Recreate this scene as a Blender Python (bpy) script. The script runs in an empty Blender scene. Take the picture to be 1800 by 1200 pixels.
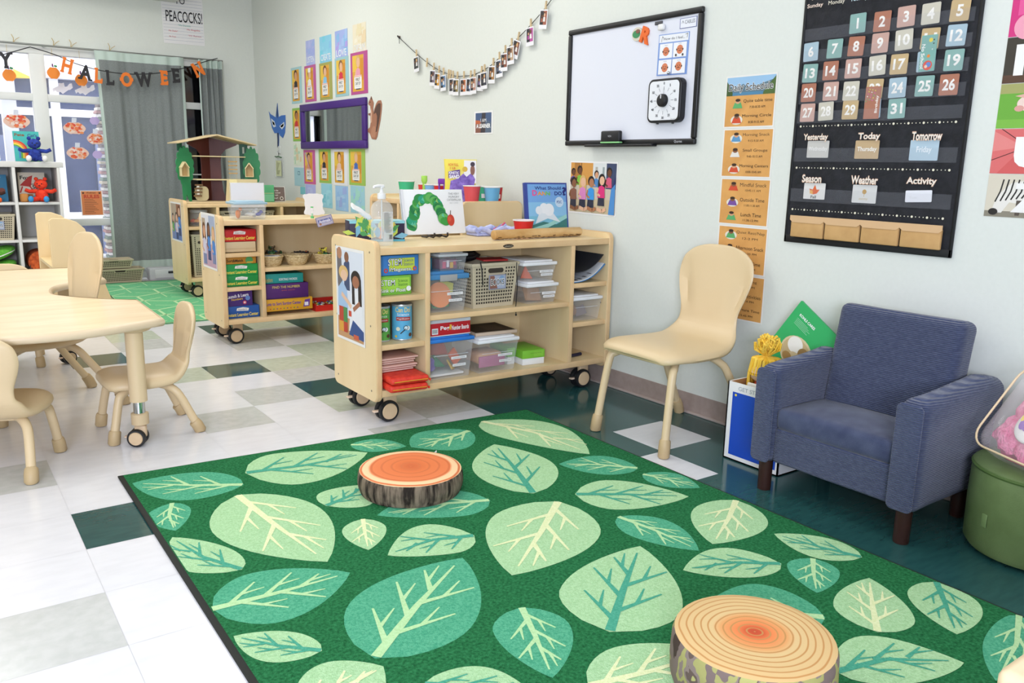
import bpy, bmesh, math, random
from mathutils import Matrix, Vector, noise as mnoise
S = bpy.context.scene
COL = S.collection
PI = math.pi
# ---------------------------------------------------------------- camera
cam_d = bpy.data.cameras.new('camera'); cam = bpy.data.objects.new('camera', cam_d); COL.objects.link(cam)
YAW, PITCH, ROLL, FPX = -0.621524, 0.209986, 0.020755, 1451.0
_f = Vector((-math.sin(YAW)*math.cos(PITCH), math.cos(YAW)*math.cos(PITCH), -math.sin(PITCH)))
_r = Vector((math.cos(YAW), math.sin(YAW), 0)); _u = _r.cross(_f)
_R = math.cos(ROLL)*_r + math.sin(ROLL)*_u; _U = -math.sin(ROLL)*_r + math.cos(ROLL)*_u
cam.matrix_world = Matrix(((_R.x, _U.x, -_f.x, -2.95744), (_R.y, _U.y, -_f.y, -4.7463), (_R.z, _U.z, -_f.z, 1.16028), (0, 0, 0, 1)))
cam_d.sensor_width = 36; cam_d.lens = FPX/1800*36; cam_d.clip_start = .02
S.camera = cam
# ---------------------------------------------------------------- world, lights, exposure
w = bpy.data.worlds.new('world'); S.world = w; w.use_nodes = True
w.node_tree.nodes['Background'].inputs[0].default_value = (.86, .9, 1, 1)
w.node_tree.nodes['Background'].inputs[1].default_value = 5.5
S.view_settings.view_transform = 'Standard'; S.view_settings.look = 'None'
S.view_settings.gamma = 1; S.view_settings.use_curve_mapping = False
S.view_settings.exposure = -0.24
CEIL = 2.95
def area(name, x, y, z, sx, sy, p, rot=(0, 0, 0), col=(1, .985, .94)):
    l = bpy.data.lights.new(name, 'AREA'); l.shape = 'RECTANGLE'; l.size = sx; l.size_y = sy; l.energy = p; l.color = col
    o = bpy.data.objects.new(name, l); COL.objects.link(o); o.location = (x, y, z); o.rotation_euler = rot; return o
for lx in (-1.15, -3.0, -4.9):
    for ly, pw in ((-5.6, 3), (-3.2, 7), (-.8, 20), (1.6, 30)):
        area('ceiling_panel_light', lx, ly, CEIL-.03, .6, 1.2, pw)
area('ceiling_panel_light', -2.2, 3.1, CEIL-.34, 1.2, .5, 10)
# the photographer's softbox, up behind the camera
fl = area('softbox_flash', -4.6, -6.9, 1.6, 1.6, 1.2, 260, (0, 0, 0), (.86, .92, 1.13))
fl.rotation_euler = (Vector((-.2, .8, 1.35))-fl.location).to_track_quat('-Z', 'Y').to_euler()
# ---------------------------------------------------------------- materials
def lin(c):
    c = c.lstrip('#'); v = [int(c[i:i+2], 16)/255 for i in (0, 2, 4)]
    return tuple(x/12.92 if x <= .04045 else ((x+.055)/1.055)**2.4 for x in v)
_M = {}
def C(hexc, rough=.55, metal=0, spec=.4):
    k = (hexc, rough, metal, spec)
    if k not in _M:
        m = bpy.data.materials.new('colour_'+hexc.strip('#')); m.use_nodes = True
        b = m.node_tree.nodes['Principled BSDF']
        b.inputs['Base Color'].default_value = (*[x*.84 for x in lin(hexc)], 1); b.inputs['Roughness'].default_value = rough
        b.inputs['Metallic'].default_value = metal; b.inputs['Specular IOR Level'].default_value = spec
        _M[k] = m
    return _M[k]
def nmat(name, c1, c2, scale=20, stretch=(1, 1, 1), rough=.5, bump=0, detail=4, spec=.4, bscale=None, lo=.35, hi=.65, wave=None, sheen=0):
    """two colours mixed by a noise in object space, with optional bump (noise or wave)"""
    m = bpy.data.materials.new(name); m.use_nodes = True; nt = m.node_tree; N = nt.nodes; L = nt.links
    b = N['Principled BSDF']; b.inputs['Roughness'].default_value = rough; b.inputs['Specular IOR Level'].default_value = spec
    if sheen: b.inputs['Sheen Weight'].default_value = sheen
    tc = N.new('ShaderNodeTexCoord'); mp = N.new('ShaderNodeMapping'); mp.inputs['Scale'].default_value = stretch
    L.new(tc.outputs['Object'], mp.inputs['Vector'])
    n = N.new('ShaderNodeTexNoise'); n.inputs['Scale'].default_value = scale; n.inputs['Detail'].default_value = detail
    L.new(mp.outputs[0], n.inputs['Vector'])
    r = N.new('ShaderNodeValToRGB'); r.color_ramp.elements[0].position = lo; r.color_ramp.elements[1].position = hi
    r.color_ramp.elements[0].color = (*lin(c1), 1); r.color_ramp.elements[1].color = (*lin(c2), 1)
    L.new(n.outputs['Fac'], r.inputs[0]); L.new(r.outputs[0], b.inputs['Base Color'])
    if bump:
        bp = N.new('ShaderNodeBump'); bp.inputs['Strength'].default_value = bump; bp.inputs['Distance'].default_value = .01
        if wave:
            t = N.new('ShaderNodeTexWave'); t.wave_type = 'BANDS'; t.bands_direction = wave; t.inputs['Scale'].default_value = bscale
            t.inputs['Distortion'].default_value = .6; t.inputs['Detail'].default_value = 1
            L.new(tc.outputs['Object'], t.inputs['Vector'])
        else:
            t = N.new('ShaderNodeTexNoise'); t.inputs['Scale'].default_value = bscale or scale*3; t.inputs['Detail'].default_value = 3
            L.new(tc.outputs['Object'], t.inputs['Vector'])
        L.new(t.outputs['Fac'], bp.inputs['Height']); L.new(bp.outputs[0], b.inputs['Normal'])
    return m
def clearmat(name, tint, fac, rough=.15):
    m = bpy.data.materials.new(name); m.use_nodes = True; nt = m.node_tree; N = nt.nodes; L = nt.links
    b = N['Principled BSDF']; b.inputs['Base Color'].default_value = (*lin(tint), 1); b.inputs['Roughness'].default_value = rough
    t = N.new('ShaderNodeBsdfTransparent'); mx = N.new('ShaderNodeMixShader'); mx.inputs[0].default_value = fac
    L.new(t.outputs[0], mx.inputs[1]); L.new(b.outputs[0], mx.inputs[2]); L.new(mx.outputs[0], N['Material Output'].inputs['Surface'])
    return m
MAPLE = nmat('maple_laminate', '#dfc596', '#e6cfa3', 6, (1, 1, .12), .42, 0, 3)
MAPLE_EDGE = nmat('maple_edge_band', '#d5b283', '#dfbe90', 8, (1, 1, 1), .45)
TABLE = nmat('birch_table_laminate', '#e6cba3', '#edd8b4', 3, (1, 6, 1), .3, 0, 5)
PLASTIC = nmat('sand_plastic', '#d2ba92', '#d4bc95', 3, (1, 1, 1), .38)
TAN = C('#d9bf97', .4); TIRE = C('#1e1e20', .5); CHROME = C('#c9cdd0', .12, 1)
CREAM = C('#dfc19a', .4)
WHITE = C('#f4f3f1', .5); BLACK = C('#15151a', .45)
CLEAR = clearmat('clear_plastic', '#eef2f4', .15)
FROST = clearmat('frosted_plastic', '#e9ebec', .34, .3)
# ---------------------------------------------------------------- mesh builder
class MB:
    def __init__(s): s.v = []; s.f = []; s.m = []; s.sm = []; s.mats = []
    def mi(s, m):
        if m not in s.mats: s.mats.append(m)
        return s.mats.index(m)
    def add(s, vs, fs, m, M=None, smooth=False):
        o = len(s.v); i = s.mi(m)
        s.v += [tuple(M @ Vector(v)) if M else tuple(v) for v in vs]
        for f in fs: s.f.append([o+k for k in f]); s.m.append(i); s.sm.append(smooth)
        return s
    def bm(s, bm, m, M=None, smooth=False):
        bm.verts.index_update(); s.add([v.co.copy() for v in bm.verts], [[v.index for v in f.verts] for f in bm.faces], m, M, smooth); bm.free(); return s
    def box(s, c, d, m, bev=0, M=None, seg=2, smooth=None):
        b = bmesh.new(); bmesh.ops.create_cube(b, size=1)
        for v in b.verts: v.co = Vector((v.co.x*d[0]+c[0], v.co.y*d[1]+c[1], v.co.z*d[2]+c[2]))
        if bev: bmesh.ops.bevel(b, geom=b.edges[:], offset=bev, segments=seg, affect='EDGES', profile=.5)
        return s.bm(b, m, M, bool(bev) if smooth is None else smooth)
    def bx(s, x0, x1, y0, y1, z0, z1, m, bev=0, M=None, seg=2):
        return s.box(((x0+x1)/2, (y0+y1)/2, (z0+z1)/2), (x1-x0, y1-y0, z1-z0), m, bev, M, seg)
    def lathe(s, prof, m, n=24, M=None, smooth=True):
        vs = []; fs = []
        for r, z in prof:
            for k in range(n): a = 2*PI*k/n; vs.append((r*math.cos(a), r*math.sin(a), z))
        for i in range(len(prof)-1):
            for k in range(n): fs.append((i*n+k, i*n+(k+1) % n, (i+1)*n+(k+1) % n, (i+1)*n+k))
        fs.append(tuple(range(n-1, -1, -1))); fs.append(tuple((len(prof)-1)*n+k for k in range(n)))
        return s.add(vs, fs, m, M, smooth)
    def tube(s, pts, r, m, n=10, M=None, cap=True):
        pts = [Vector(p) for p in pts]; rs = r if isinstance(r, (list, tuple)) else [r]*len(pts)
        vs = []; fs = []; up = None
        for i, p in enumerate(pts):
            t = (pts[min(i+1, len(pts)-1)]-pts[max(i-1, 0)]).normalized()
            if up is None: up = t.orthogonal().normalized()
            up = (up-t*up.dot(t)).normalized(); q = t.cross(up)
            for k in range(n): a = 2*PI*k/n; vs.append(p+(up*math.cos(a)+q*math.sin(a))*rs[i])
        for i in range(len(pts)-1):
            for k in range(n): fs.append((i*n+k, i*n+(k+1) % n, (i+1)*n+(k+1) % n, (i+1)*n+k))
        if cap: fs.append(tuple(range(n-1, -1, -1))); fs.append(tuple((len(pts)-1)*n+k for k in range(n)))
        return s.add(vs, fs, m, M, True)
    def prism(s, pts, z0, z1, m, M=None, smooth=False, bev=0):
        b = bmesh.new(); n = len(pts)
        lo = [b.verts.new((p[0], p[1], z0)) for p in pts]; hi = [b.verts.new((p[0], p[1], z1)) for p in pts]
        b.faces.new(lo[::-1]); top = b.faces.new(hi)
        for i in range(n): b.faces.new((lo[i], lo[(i+1) % n], hi[(i+1) % n], hi[i]))
        b.normal_update()
        if bev:
            es = [e for e in b.edges if abs(e.verts[0].co.z-e.verts[1].co.z) < 1e-6]
            bmesh.ops.bevel(b, geom=es, offset=bev, segments=3, affect='EDGES', profile=.5)
        bmesh.ops.triangulate(b, faces=[f for f in b.faces if len(f.verts) > 4])
        return s.bm(b, m, M, smooth)
    def ball(s, c, r, m, sc=(1, 1, 1), M=None, sub=2, rough=0, seed=0):
        b = bmesh.new(); bmesh.ops.create_icosphere(b, subdivisions=sub, radius=1)
        for v in b.verts:
            k = 1+rough*mnoise.noise(v.co*2.3+Vector((seed*3.1, seed, 0)))
            v.co = Vector((v.co.x*r*sc[0]*k+c[0], v.co.y*r*sc[1]*k+c[1], v.co.z*r*sc[2]*k+c[2]))
        return s.bm(b, m, M, True)
    def text(s, txt, x, y, m, w=None, h=None, M=None, z=0, bold=0, rot=0, sk=0):
        if 'M' in txt and bold < .03: bold = 0
        vs, fs = glyphs(txt, bold)[:2]; x0, x1, y0, y1 = glyphs(txt, 0)[2:]
        sx = w/(x1-x0) if w else None; sy = h/(y1-y0) if h else None
        sx = sx or sy; sy = sy or sx
        cx, cy = (x0+x1)/2, (y0+y1)/2; ca, sa = math.cos(rot), math.sin(rot); out = []
        for a, b in vs:
            a = (a-cx)*sx; b = (b-cy)*sy; a += sk*b
            out.append((x+a*ca-b*sa, y+a*sa+b*ca, z))
        return s.add(out, fs, m, M)
    def build(s, name, parent=None, loc=(0, 0, 0), rz=0):
        me = bpy.data.meshes.new(name); me.from_pydata(s.v, [], s.f); me.update()
        for m in s.mats: me.materials.append(m)
        me.polygons.foreach_set('material_index', s.m); me.polygons.foreach_set('use_smooth', s.sm); me.update()
        if any(s.sm): me.set_sharp_from_angle(angle=math.radians(50))
        o = bpy.data.objects.new(name, me); COL.objects.link(o)
        if parent: o.parent = parent
        o.location = loc; o.rotation_euler = (0, 0, rz)
        return o
_G = {}
def glyphs(txt, bold=0):
    k = (txt, bold)
    if k not in _G:
        c = bpy.data.curves.new('t', 'FONT'); c.body = txt; c.resolution_u = 3; c.offset = bold
        o = bpy.data.objects.new('t', c); me = o.to_mesh()
        vs = [(v.co.x, v.co.y) for v in me.vertices]; fs = [tuple(p.vertices) for p in me.polygons]
        o.to_mesh_clear(); bpy.data.objects.remove(o); bpy.data.curves.remove(c)
        if not vs: vs = [(0, 0), (1, 0), (1, 1)]; fs = []
        xs = [a for a, _ in vs]; ys = [b for _, b in vs]
        _G[k] = (vs, fs, min(xs), max(xs), min(ys), max(ys))
    return _G[k]
def disc(x, y, rx, ry, n=20, a0=0, a1=2*PI): return [(x+rx*math.cos(a0+(a1-a0)*k/n), y+ry*math.sin(a0+(a1-a0)*k/n)) for k in range(n)]
def flat(mb, items, w, h, M, z0=.0003, dz=.00008):
    """printed matter: items in sheet fractions, each a hair above the last; sizes r, line width and glyph height in parts of w or h"""
    z = z0
    for it in items:
        k = it[0]; z += dz
        if k == 'r':
            _, x0, y0, x1, y1, c = it; mb.add([(x0*w, y0*h, z), (x1*w, y0*h, z), (x1*w, y1*h, z), (x0*w, y1*h, z)], [(0, 1, 2, 3)], cc(c), M)
        elif k in 'co':
            if k == 'c': _, x, y, r, c = it; rx = ry = r*w
            else: _, x, y, rx, ry, c = it; rx *= w; ry *= h
            p = disc(x*w, y*h, rx, ry, 24 if rx > .02 else 12); mb.add([(a, b, z) for a, b in p], [tuple(range(len(p)))], cc(c), M)
        elif k == 'p':
            _, ps, c = it; b = bmesh.new(); b.faces.new([b.verts.new((a*w, d*h, z)) for a, d in ps]); b.normal_update()
            b.faces.ensure_lookup_table()
            if b.faces[0].normal.z < 0: bmesh.ops.reverse_faces(b, faces=b.faces[:])
            bmesh.ops.triangulate(b, faces=b.faces[:]); mb.bm(b, cc(c), M)
        elif k == 'l':
            _, ps, lw, c = it; lw *= w/2
            for (a, b2), (c2, d) in zip(ps, ps[1:]):
                p = Vector((a*w, b2*h)); q = Vector((c2*w, d*h)); t = (q-p)
                if t.length < 1e-7: continue
                nn = Vector((-t.y, t.x)).normalized()*lw
                mb.add([(p.x+nn.x, p.y+nn.y, z), (p.x-nn.x, p.y-nn.y, z), (q.x-nn.x, q.y-nn.y, z), (q.x+nn.x, q.y+nn.y, z)], [(0, 1, 2, 3)], cc(c), M)
        elif k == 't':
            _, x, y, tw, th, t, c = it[:7]; bold = it[7] if len(it) > 7 else 0; rot = it[8] if len(it) > 8 else 0
            mb.text(t, x*w, y*h, cc(c), tw*w if tw else None, th*h if th else None, M, z, bold, rot)
def cc(c): return C(c) if isinstance(c, str) else c
def basis(o, x, y, z): return Matrix(((x[0], y[0], z[0], o[0]), (x[1], y[1], z[1], o[1]), (x[2], y[2], z[2], o[2]), (0, 0, 0, 1)))
def onR(y, z, out=0): return basis((-out, y, z), (0, -1, 0), (0, 0, 1), (-1, 0, 0))        # flat against the wall at x = 0; (y, z) is the lower corner on the far side
def onB(x, z, Y, out=0): return basis((x, Y-out, z), (1, 0, 0), (0, 0, 1), (0, -1, 0))    # facing -Y
def tag(o, label=None, cat=None, group=None, kind=None):
    if label: o['label'] = label
    if cat: o['category'] = cat
    if group: o['group'] = group
    if kind: o['kind'] = kind
    return o
def thing(name, label, cat, loc=(0, 0, 0), rz=0, group=None):
    o = bpy.data.objects.new(name, None); COL.objects.link(o); o.empty_display_size = .05
    o.location = loc; o.rotation_euler = (0, 0, rz); return tag(o, label, cat, group)
def struct(mb, name): return tag(mb.build(name), kind='structure')
def copy_tree(o, parent=None):
    c = o.copy(); COL.objects.link(c)
    if parent: c.parent = parent
    for ch in [k for k in bpy.data.objects if k.parent == o]: copy_tree(ch, c)
    return c
def roundrect(w, h, r, n=5):
    p = []
    for cx, cy, a in ((w-r, h-r, 0), (r, h-r, 90), (r, r, 180), (w-r, r, 270)):
        for k in range(n+1): t = math.radians(a+90*k/n); p.append((cx+r*math.cos(t), cy+r*math.sin(t)))
    return p
def sheet(name, label, cat, M, w, h, col, items=(), th=.0012, group=None, r=0, parent=None):
    mb = MB(); m = cc(col)
    mb.prism(roundrect(w, h, r) if r else [(0, 0), (w, 0), (w, h), (0, h)], 0, th, m, M)
    flat(mb, items, w, h, M, th)
    o = mb.build(name, parent)
    # put the origin on the sheet itself
    c = M @ Vector((w/2, h/2, 0)); o.data.transform(Matrix.Translation(-c)); o.location = c
    return tag(o, label, cat, group) if label else o
rnd = random.Random(7)
SKIN = ('#8a5a3c', '#d9a27c', '#6b4028', '#e8b896', '#b57b54'); HAIR = ('#2a1c14', '#d8b26a', '#1c1512', '#6b4424', '#3a2518')
def kid(x, y, s, sk, hair, shirt, pants=None, long=False, arms=True, asp=1.):
    """a small printed child: s = height of the figure in sheet heights, asp = sheet height/width"""
    it = []; u = s*asp
    if pants: it.append(('p', [(x-.16*u, y), (x+.16*u, y), (x+.13*u, y+.35*s), (x-.13*u, y+.35*s)], pants))
    if long: it.append(('o', x, y+.68*s, .17*u, .3*s, hair))
    it.append(('p', [(x-.17*u, y+.25*s), (x+.17*u, y+.25*s), (x+.14*u, y+.58*s), (x, y+.64*s), (x-.14*u, y+.58*s)], shirt))
    if arms: it.append(('l', [(x-.15*u, y+.55*s), (x-.2*u, y+.38*s), (x-.05*u, y+.3*s)], .07*u, sk))
    it += [('o', x, y+.83*s, .15*u, .165*s, hair), ('o', x+.02*u, y+.78*s, .115*u, .14*s, sk)]
    return it
ORD = 'first second third fourth fifth sixth seventh eighth ninth tenth eleventh twelfth thirteenth fourteenth fifteenth sixteenth seventeenth eighteenth nineteenth twentieth'.split()
# ================================================================ the room
WALL = nmat('sage_wall_paint', '#d1d4cd', '#d3d6cf', 60, (1, 1, 1), .6, .03, 3, .25, 400)
T = .3048
def tilecol(u, v):
    if u >= 2:
        return 'w' if (u, v) in ((3, 7), (2, 8)) else 'd'
    return {(-1, 0): 'd', (-2, 0): 's', (0, 0): 's', (1, -1): 's', (1, 0): 's', (0, 1): 'g', (1, 1): 'd', (0, 2): 'd', (-1, 2): 'g', (-2, 3): 'g', (0, 3): 's', (1, 3): 's', (1, 4): 'g', (0, 5): 'g',
            (0, -2): 'g', (0, -3): 'g', (1, -3): 'g', (0, -4): 'd', (1, -4): 's', (-3, -2): 'd', (-2, -3): 'g', (-2, -4): 's', (-5, 4): 'g', (-5, 8): 'g', (-6, 8): 'g', (-4, 6): 'd', (-8, 2): 'd', (-9, 5): 's', (-7, 11): 'd', (-5, 13): 's', (-3, -6): 's', (-6, -5): 'd', (-8, -7): 'g'}.get((u, v), 'w')
FL = {'w': nmat('white_vinyl_tile', '#d9d8db', '#dfdee1', 9, (1, 3, 1), .17, .012, 8, .5, 5, .3, .6), 'g': nmat('grey_vinyl_tile', '#bbbcb8', '#c5c5c2', 26, (1, 1, 1), .22, .015, 8, .5, 5),
      's': nmat('sage_vinyl_tile', '#b3bba9', '#bec5b4', 26, (1, 1, 1), .22, .015, 8, .5, 5), 'd': nmat('dark_green_vinyl_tile', '#244c4c', '#2a5453', 12, (1, 4, 1), .13, .012, 8, .5, 5)}
mb = MB()
seam = C('#d9d9d6', .4)
X0, Y0, Y1 = -6.1, -7.2, 4.02
for u in range(-16, 5):
    for v in range(-14, 24):
        x0 = max((u-4.7)*T, X0); x1 = min((u+1-4.7)*T, 0); y1 = min(-v*T, Y1); y0 = max(-(v+1)*T, Y0)
        if x1 > x0 and y1 > y0: mb.add([(x0, y0, 0), (x1, y0, 0), (x1, y1, 0), (x0, y1, 0)], [(0, 1, 2, 3)], FL[tilecol(u, v)])
sm = C('#cbcacd', .3)
for u in range(-15, 2): x = (u-4.7)*T; mb.add([(x-.0007, Y0, .0002), (x+.0007, Y0, .0002), (x+.0007, Y1, .0002), (x-.0007, Y1, .0002)], [(0, 1, 2, 3)], sm)
for v in range(-13, 24): y = -v*T; mb.add([(X0, y-.0007, .0002), ((2-4.7)*T, y-.0007, .0002), ((2-4.7)*T, y+.0007, .0002), (X0, y+.0007, .0002)], [(0, 1, 2, 3)], sm)
mb.bx(X0, 0, Y0, Y1, -.1, -.002, C('#8a8a86'))
struct(mb, 'floor')
struct(MB().bx(0, .12, Y0-.1, Y1+.12, -.1, CEIL+.1, WALL), 'wall_right')
struct(MB().bx(X0-.12, X0, Y0-.1, Y1+.12, -.1, CEIL+.1, WALL), 'wall_left')
struct(MB().bx(X0, 0, Y0-.12, Y0, -.1, CEIL+.1, WALL), 'wall_front')
WX0, WX1, WZ1 = -3.7, -.4, 2.09
struct(MB().bx(WX1, 0, Y1, Y1+.12, -.1, CEIL, WALL).bx(X0, WX0, Y1, Y1+.12, -.1, CEIL, WALL).bx(WX0, WX1, Y1, Y1+.12, WZ1, CEIL, WALL).bx(WX0, WX1, Y1, Y1+.12, -.1, .06, WALL), 'wall_back')
struct(MB().bx(X0, 0, Y0, Y1, CEIL, CEIL+.1, nmat('ceiling_tile', '#eeeeea', '#f4f4f0', 80, rough=.9)), 'ceiling')
struct(MB().bx(-3.6, -.75, 3.45, Y1, 2.62, CEIL, WALL), 'trim_1')
VB = nmat('taupe_vinyl_base', '#98877f', '#a08f87', 30, rough=.35)
struct(MB().bx(-.004, 0, Y0, Y1, .0, .1, VB, 0).bx(-.016, 0, Y0, Y1, 0, .012, C('#b7a79f', .35), .003), 'baseboard_right')
struct(MB().bx(-.4, 0, Y1-.004, Y1, 0, .1, VB), 'baseboard_back')
# glazed front: frame, glass
FR = C('#e4e5e2', .35); GL = clearmat('window_glass', '#dfe6f2', .1, .03); DGL = C('#0c0d10', .08, 0, .6)
mb = MB(); y0, y1 = Y1-.02, Y1+.08
mb.bx(WX0, WX1, y0, y1, WZ1-.045, WZ1+.035, FR, .004)
for a, b in ((-3.0, -2.88), (-2.02, -1.9), (-.8, -.735), (-.43, WX1), (WX0, WX0+.05)): mb.bx(a, b, y0+.003, y1-.003, .06, WZ1-.04, FR, .004)
for a, b in ((1.64, 1.705), (.52, .585), (.06, .12)): mb.bx(WX0, WX1, y0+.01, y1-.01, a, b, FR, .004)
for z in (1.0, 1.35): mb.bx(-.735, -.43, y0+.02, y1-.02, z, z+.012, FR)
fr = struct(mb, 'window_1')
pane = MB().bx(WX0, -.8, Y1+.03, Y1+.036, .06, WZ1, GL).build('glass_pane'); tag(pane, kind='structure'); pane.parent = fr
pane = MB().bx(-.735, -.43, Y1+.04, Y1+.046, .06, WZ1, DGL).build('dark_pane'); tag(pane, 'dark tinted glass beside the corner', kind='structure'); pane.parent = fr
# porch and facade outside the glass
NAVY = nmat('facade_dark_glass', '#2b3150', '#3a4160', 2.2, rough=.12, detail=3)
PW = C('#f1f0f4', .5); mb = MB()
mb.bx(-7, 1, 7.4, 7.5, -.1, 2.1, NAVY).bx(-7, 1, 7.3, 7.5, 2.1, 4.2, PW).bx(-7, 1, 7.25, 7.3, 2.1, 2.2, C('#c9c6d6'))
for x in (-3.75, -2.62, -1.42, -.35): mb.bx(x-.05, x+.05, 7.33, 7.4, -.1, 2.1, PW)
for z in (.36, 1.65): mb.bx(-7, 1, 7.34, 7.4, z, z+.09, PW)
for x, wd in ((-2.2, .25), (-1.0, .2), (-3.2, .3)): mb.bx(x, x+wd, 7.37, 7.4, -.1, 1.4, C('#6f7796', .3))
struct(mb, 'exterior_facade')
struct(MB().bx(-7, 1, 4.3, 9, -.3, -.15, C('#8d8c90')), 'exterior_pavement')
struct(MB().bx(-2.18, -2.05, 5.1, 5.25, -.1, 2.3, PW), 'exterior_column')
mb = MB(); 
mb.add([(-3.4, 6.2, 2.75), (-1.75, 6.2, 2.0), (-2.45, 6.6, 1.98), (-3.5, 6.7, 2.2), (-3.4, 6.2, 1.98)], [(0, 1, 4), (1, 2, 4), (2, 3, 4), (0, 4, 3), (0, 3, 2, 1)], C('#f4c542'))
tag(mb.build('awning'), 'yellow awning outside the glazed front', 'awning')
random.seed(2); mb = MB()
for k in range(56):
    z = -.1+k*.033; c = ('#c9bda6', '#8e7f78', '#d8d2c8', '#b58c86', '#e6e2dc', '#7c8a7a')[k*5 % 6]
    mb.bx(-1.41+.01*(k*7 % 3), -1.1, 4.62, 4.8, z, z+.029, C(c), .003)
tag(mb.build('stone_pier'), 'pier of thin stacked stones outside, beside the curtain edge', 'pier')
# ================================================================ curtains, rod
CUR = nmat('grey_curtain_cloth', '#757a79', '#7f8483', 120, (1, 1, 1), .85, .15, 3, .15, 900); HEM = C('#c3d3ca', .8)
def curtain(name, label, x0, x1, z0, z1, nf, amp, lean, seed, edge):
    t = thing(name, label, 'curtain', ((x0+x1)/2, 3.93, z0)); r = random.Random(seed); ph = [r.random()*6 for _ in range(4)]
    nx, nz = nf*14, 26; W = x1-x0
    def P(i, j, off=0):
        a = i/nx; b = j/nz; s = (a-.5)*W*(1-.03*math.sin(b*PI))+lean*(1-b)
        g = 1 if nf > 4 else .5
        fold = amp*(2.0*mnoise.noise(Vector((a*nf*1.15+seed, b*.8, 0)))*g+1.1*mnoise.noise(Vector((a*nf*2.6, b*1.7, seed)))+(.2 if g == 1 else .8)*math.sin(a*nf*2*PI+ph[0]+.6*math.sin(b*2+ph[1])))+.004*mnoise.noise(Vector((a*9, b*9, 3)))
        return (s, fold+off, b*(z1-z0))
    mb = MB(); hm = MB()
    for tgt, jr, ir in ((mb, (2, nz-2), (1, nx-1) if edge else (1, nx)), ):
        pass
    for off in (0, .004):
        vs = [P(i, j, off) for j in range(nz+1) for i in range(nx+1)]
        fm = []; fh = []
        for j in range(nz):
            for i in range(nx):
                q = (j*(nx+1)+i, j*(nx+1)+i+1, (j+1)*(nx+1)+i+1, (j+1)*(nx+1)+i)
                if off: q = q[::-1]
                (fh if (j < 1 or j >= nz-1 or i < max(1, nx//28) or (edge and i >= nx-max(1, nx//28))) else fm).append(q)
        mb.add(vs, fm, CUR, None, True); hm.add(vs, fh, HEM, None, True)
    mb.build('curtain_panel', t); tag(hm.build('hem', t), 'pale mint hem and edge binding')
    return t
curtain('curtain', 'wide grey curtain with mint hem, hung behind the doll house shelf', -1.5, -.72, .1, 2.11, 6, .016, .02, 3, True)
curtain('curtain', 'narrow grey curtain gathered in the corner by the painted wall', -.58, -.36, .1, 2.11, 4, .02, 0, 5, False)
curtain('curtain', 'grey curtain edge beside the book shelf by the glass', -2.78, -2.42, .1, 2.11, 4, .02, 0.08, 8, True)
t = thing('curtain_rod', 'thin curtain rod running above the window glass', 'curtain rod', (-1.9, 3.95, 2.115))
MB().tube([(-1.7, 0, 0), (1.56, 0, 0)], .009, C('#8d8f8c', .3, .6)).build('rod', t)
for x in (-1.6, 0, 1.5): MB().bx(x-.01, x+.01, 0, .05, -.01, .01, FR).build('bracket', t)
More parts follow.
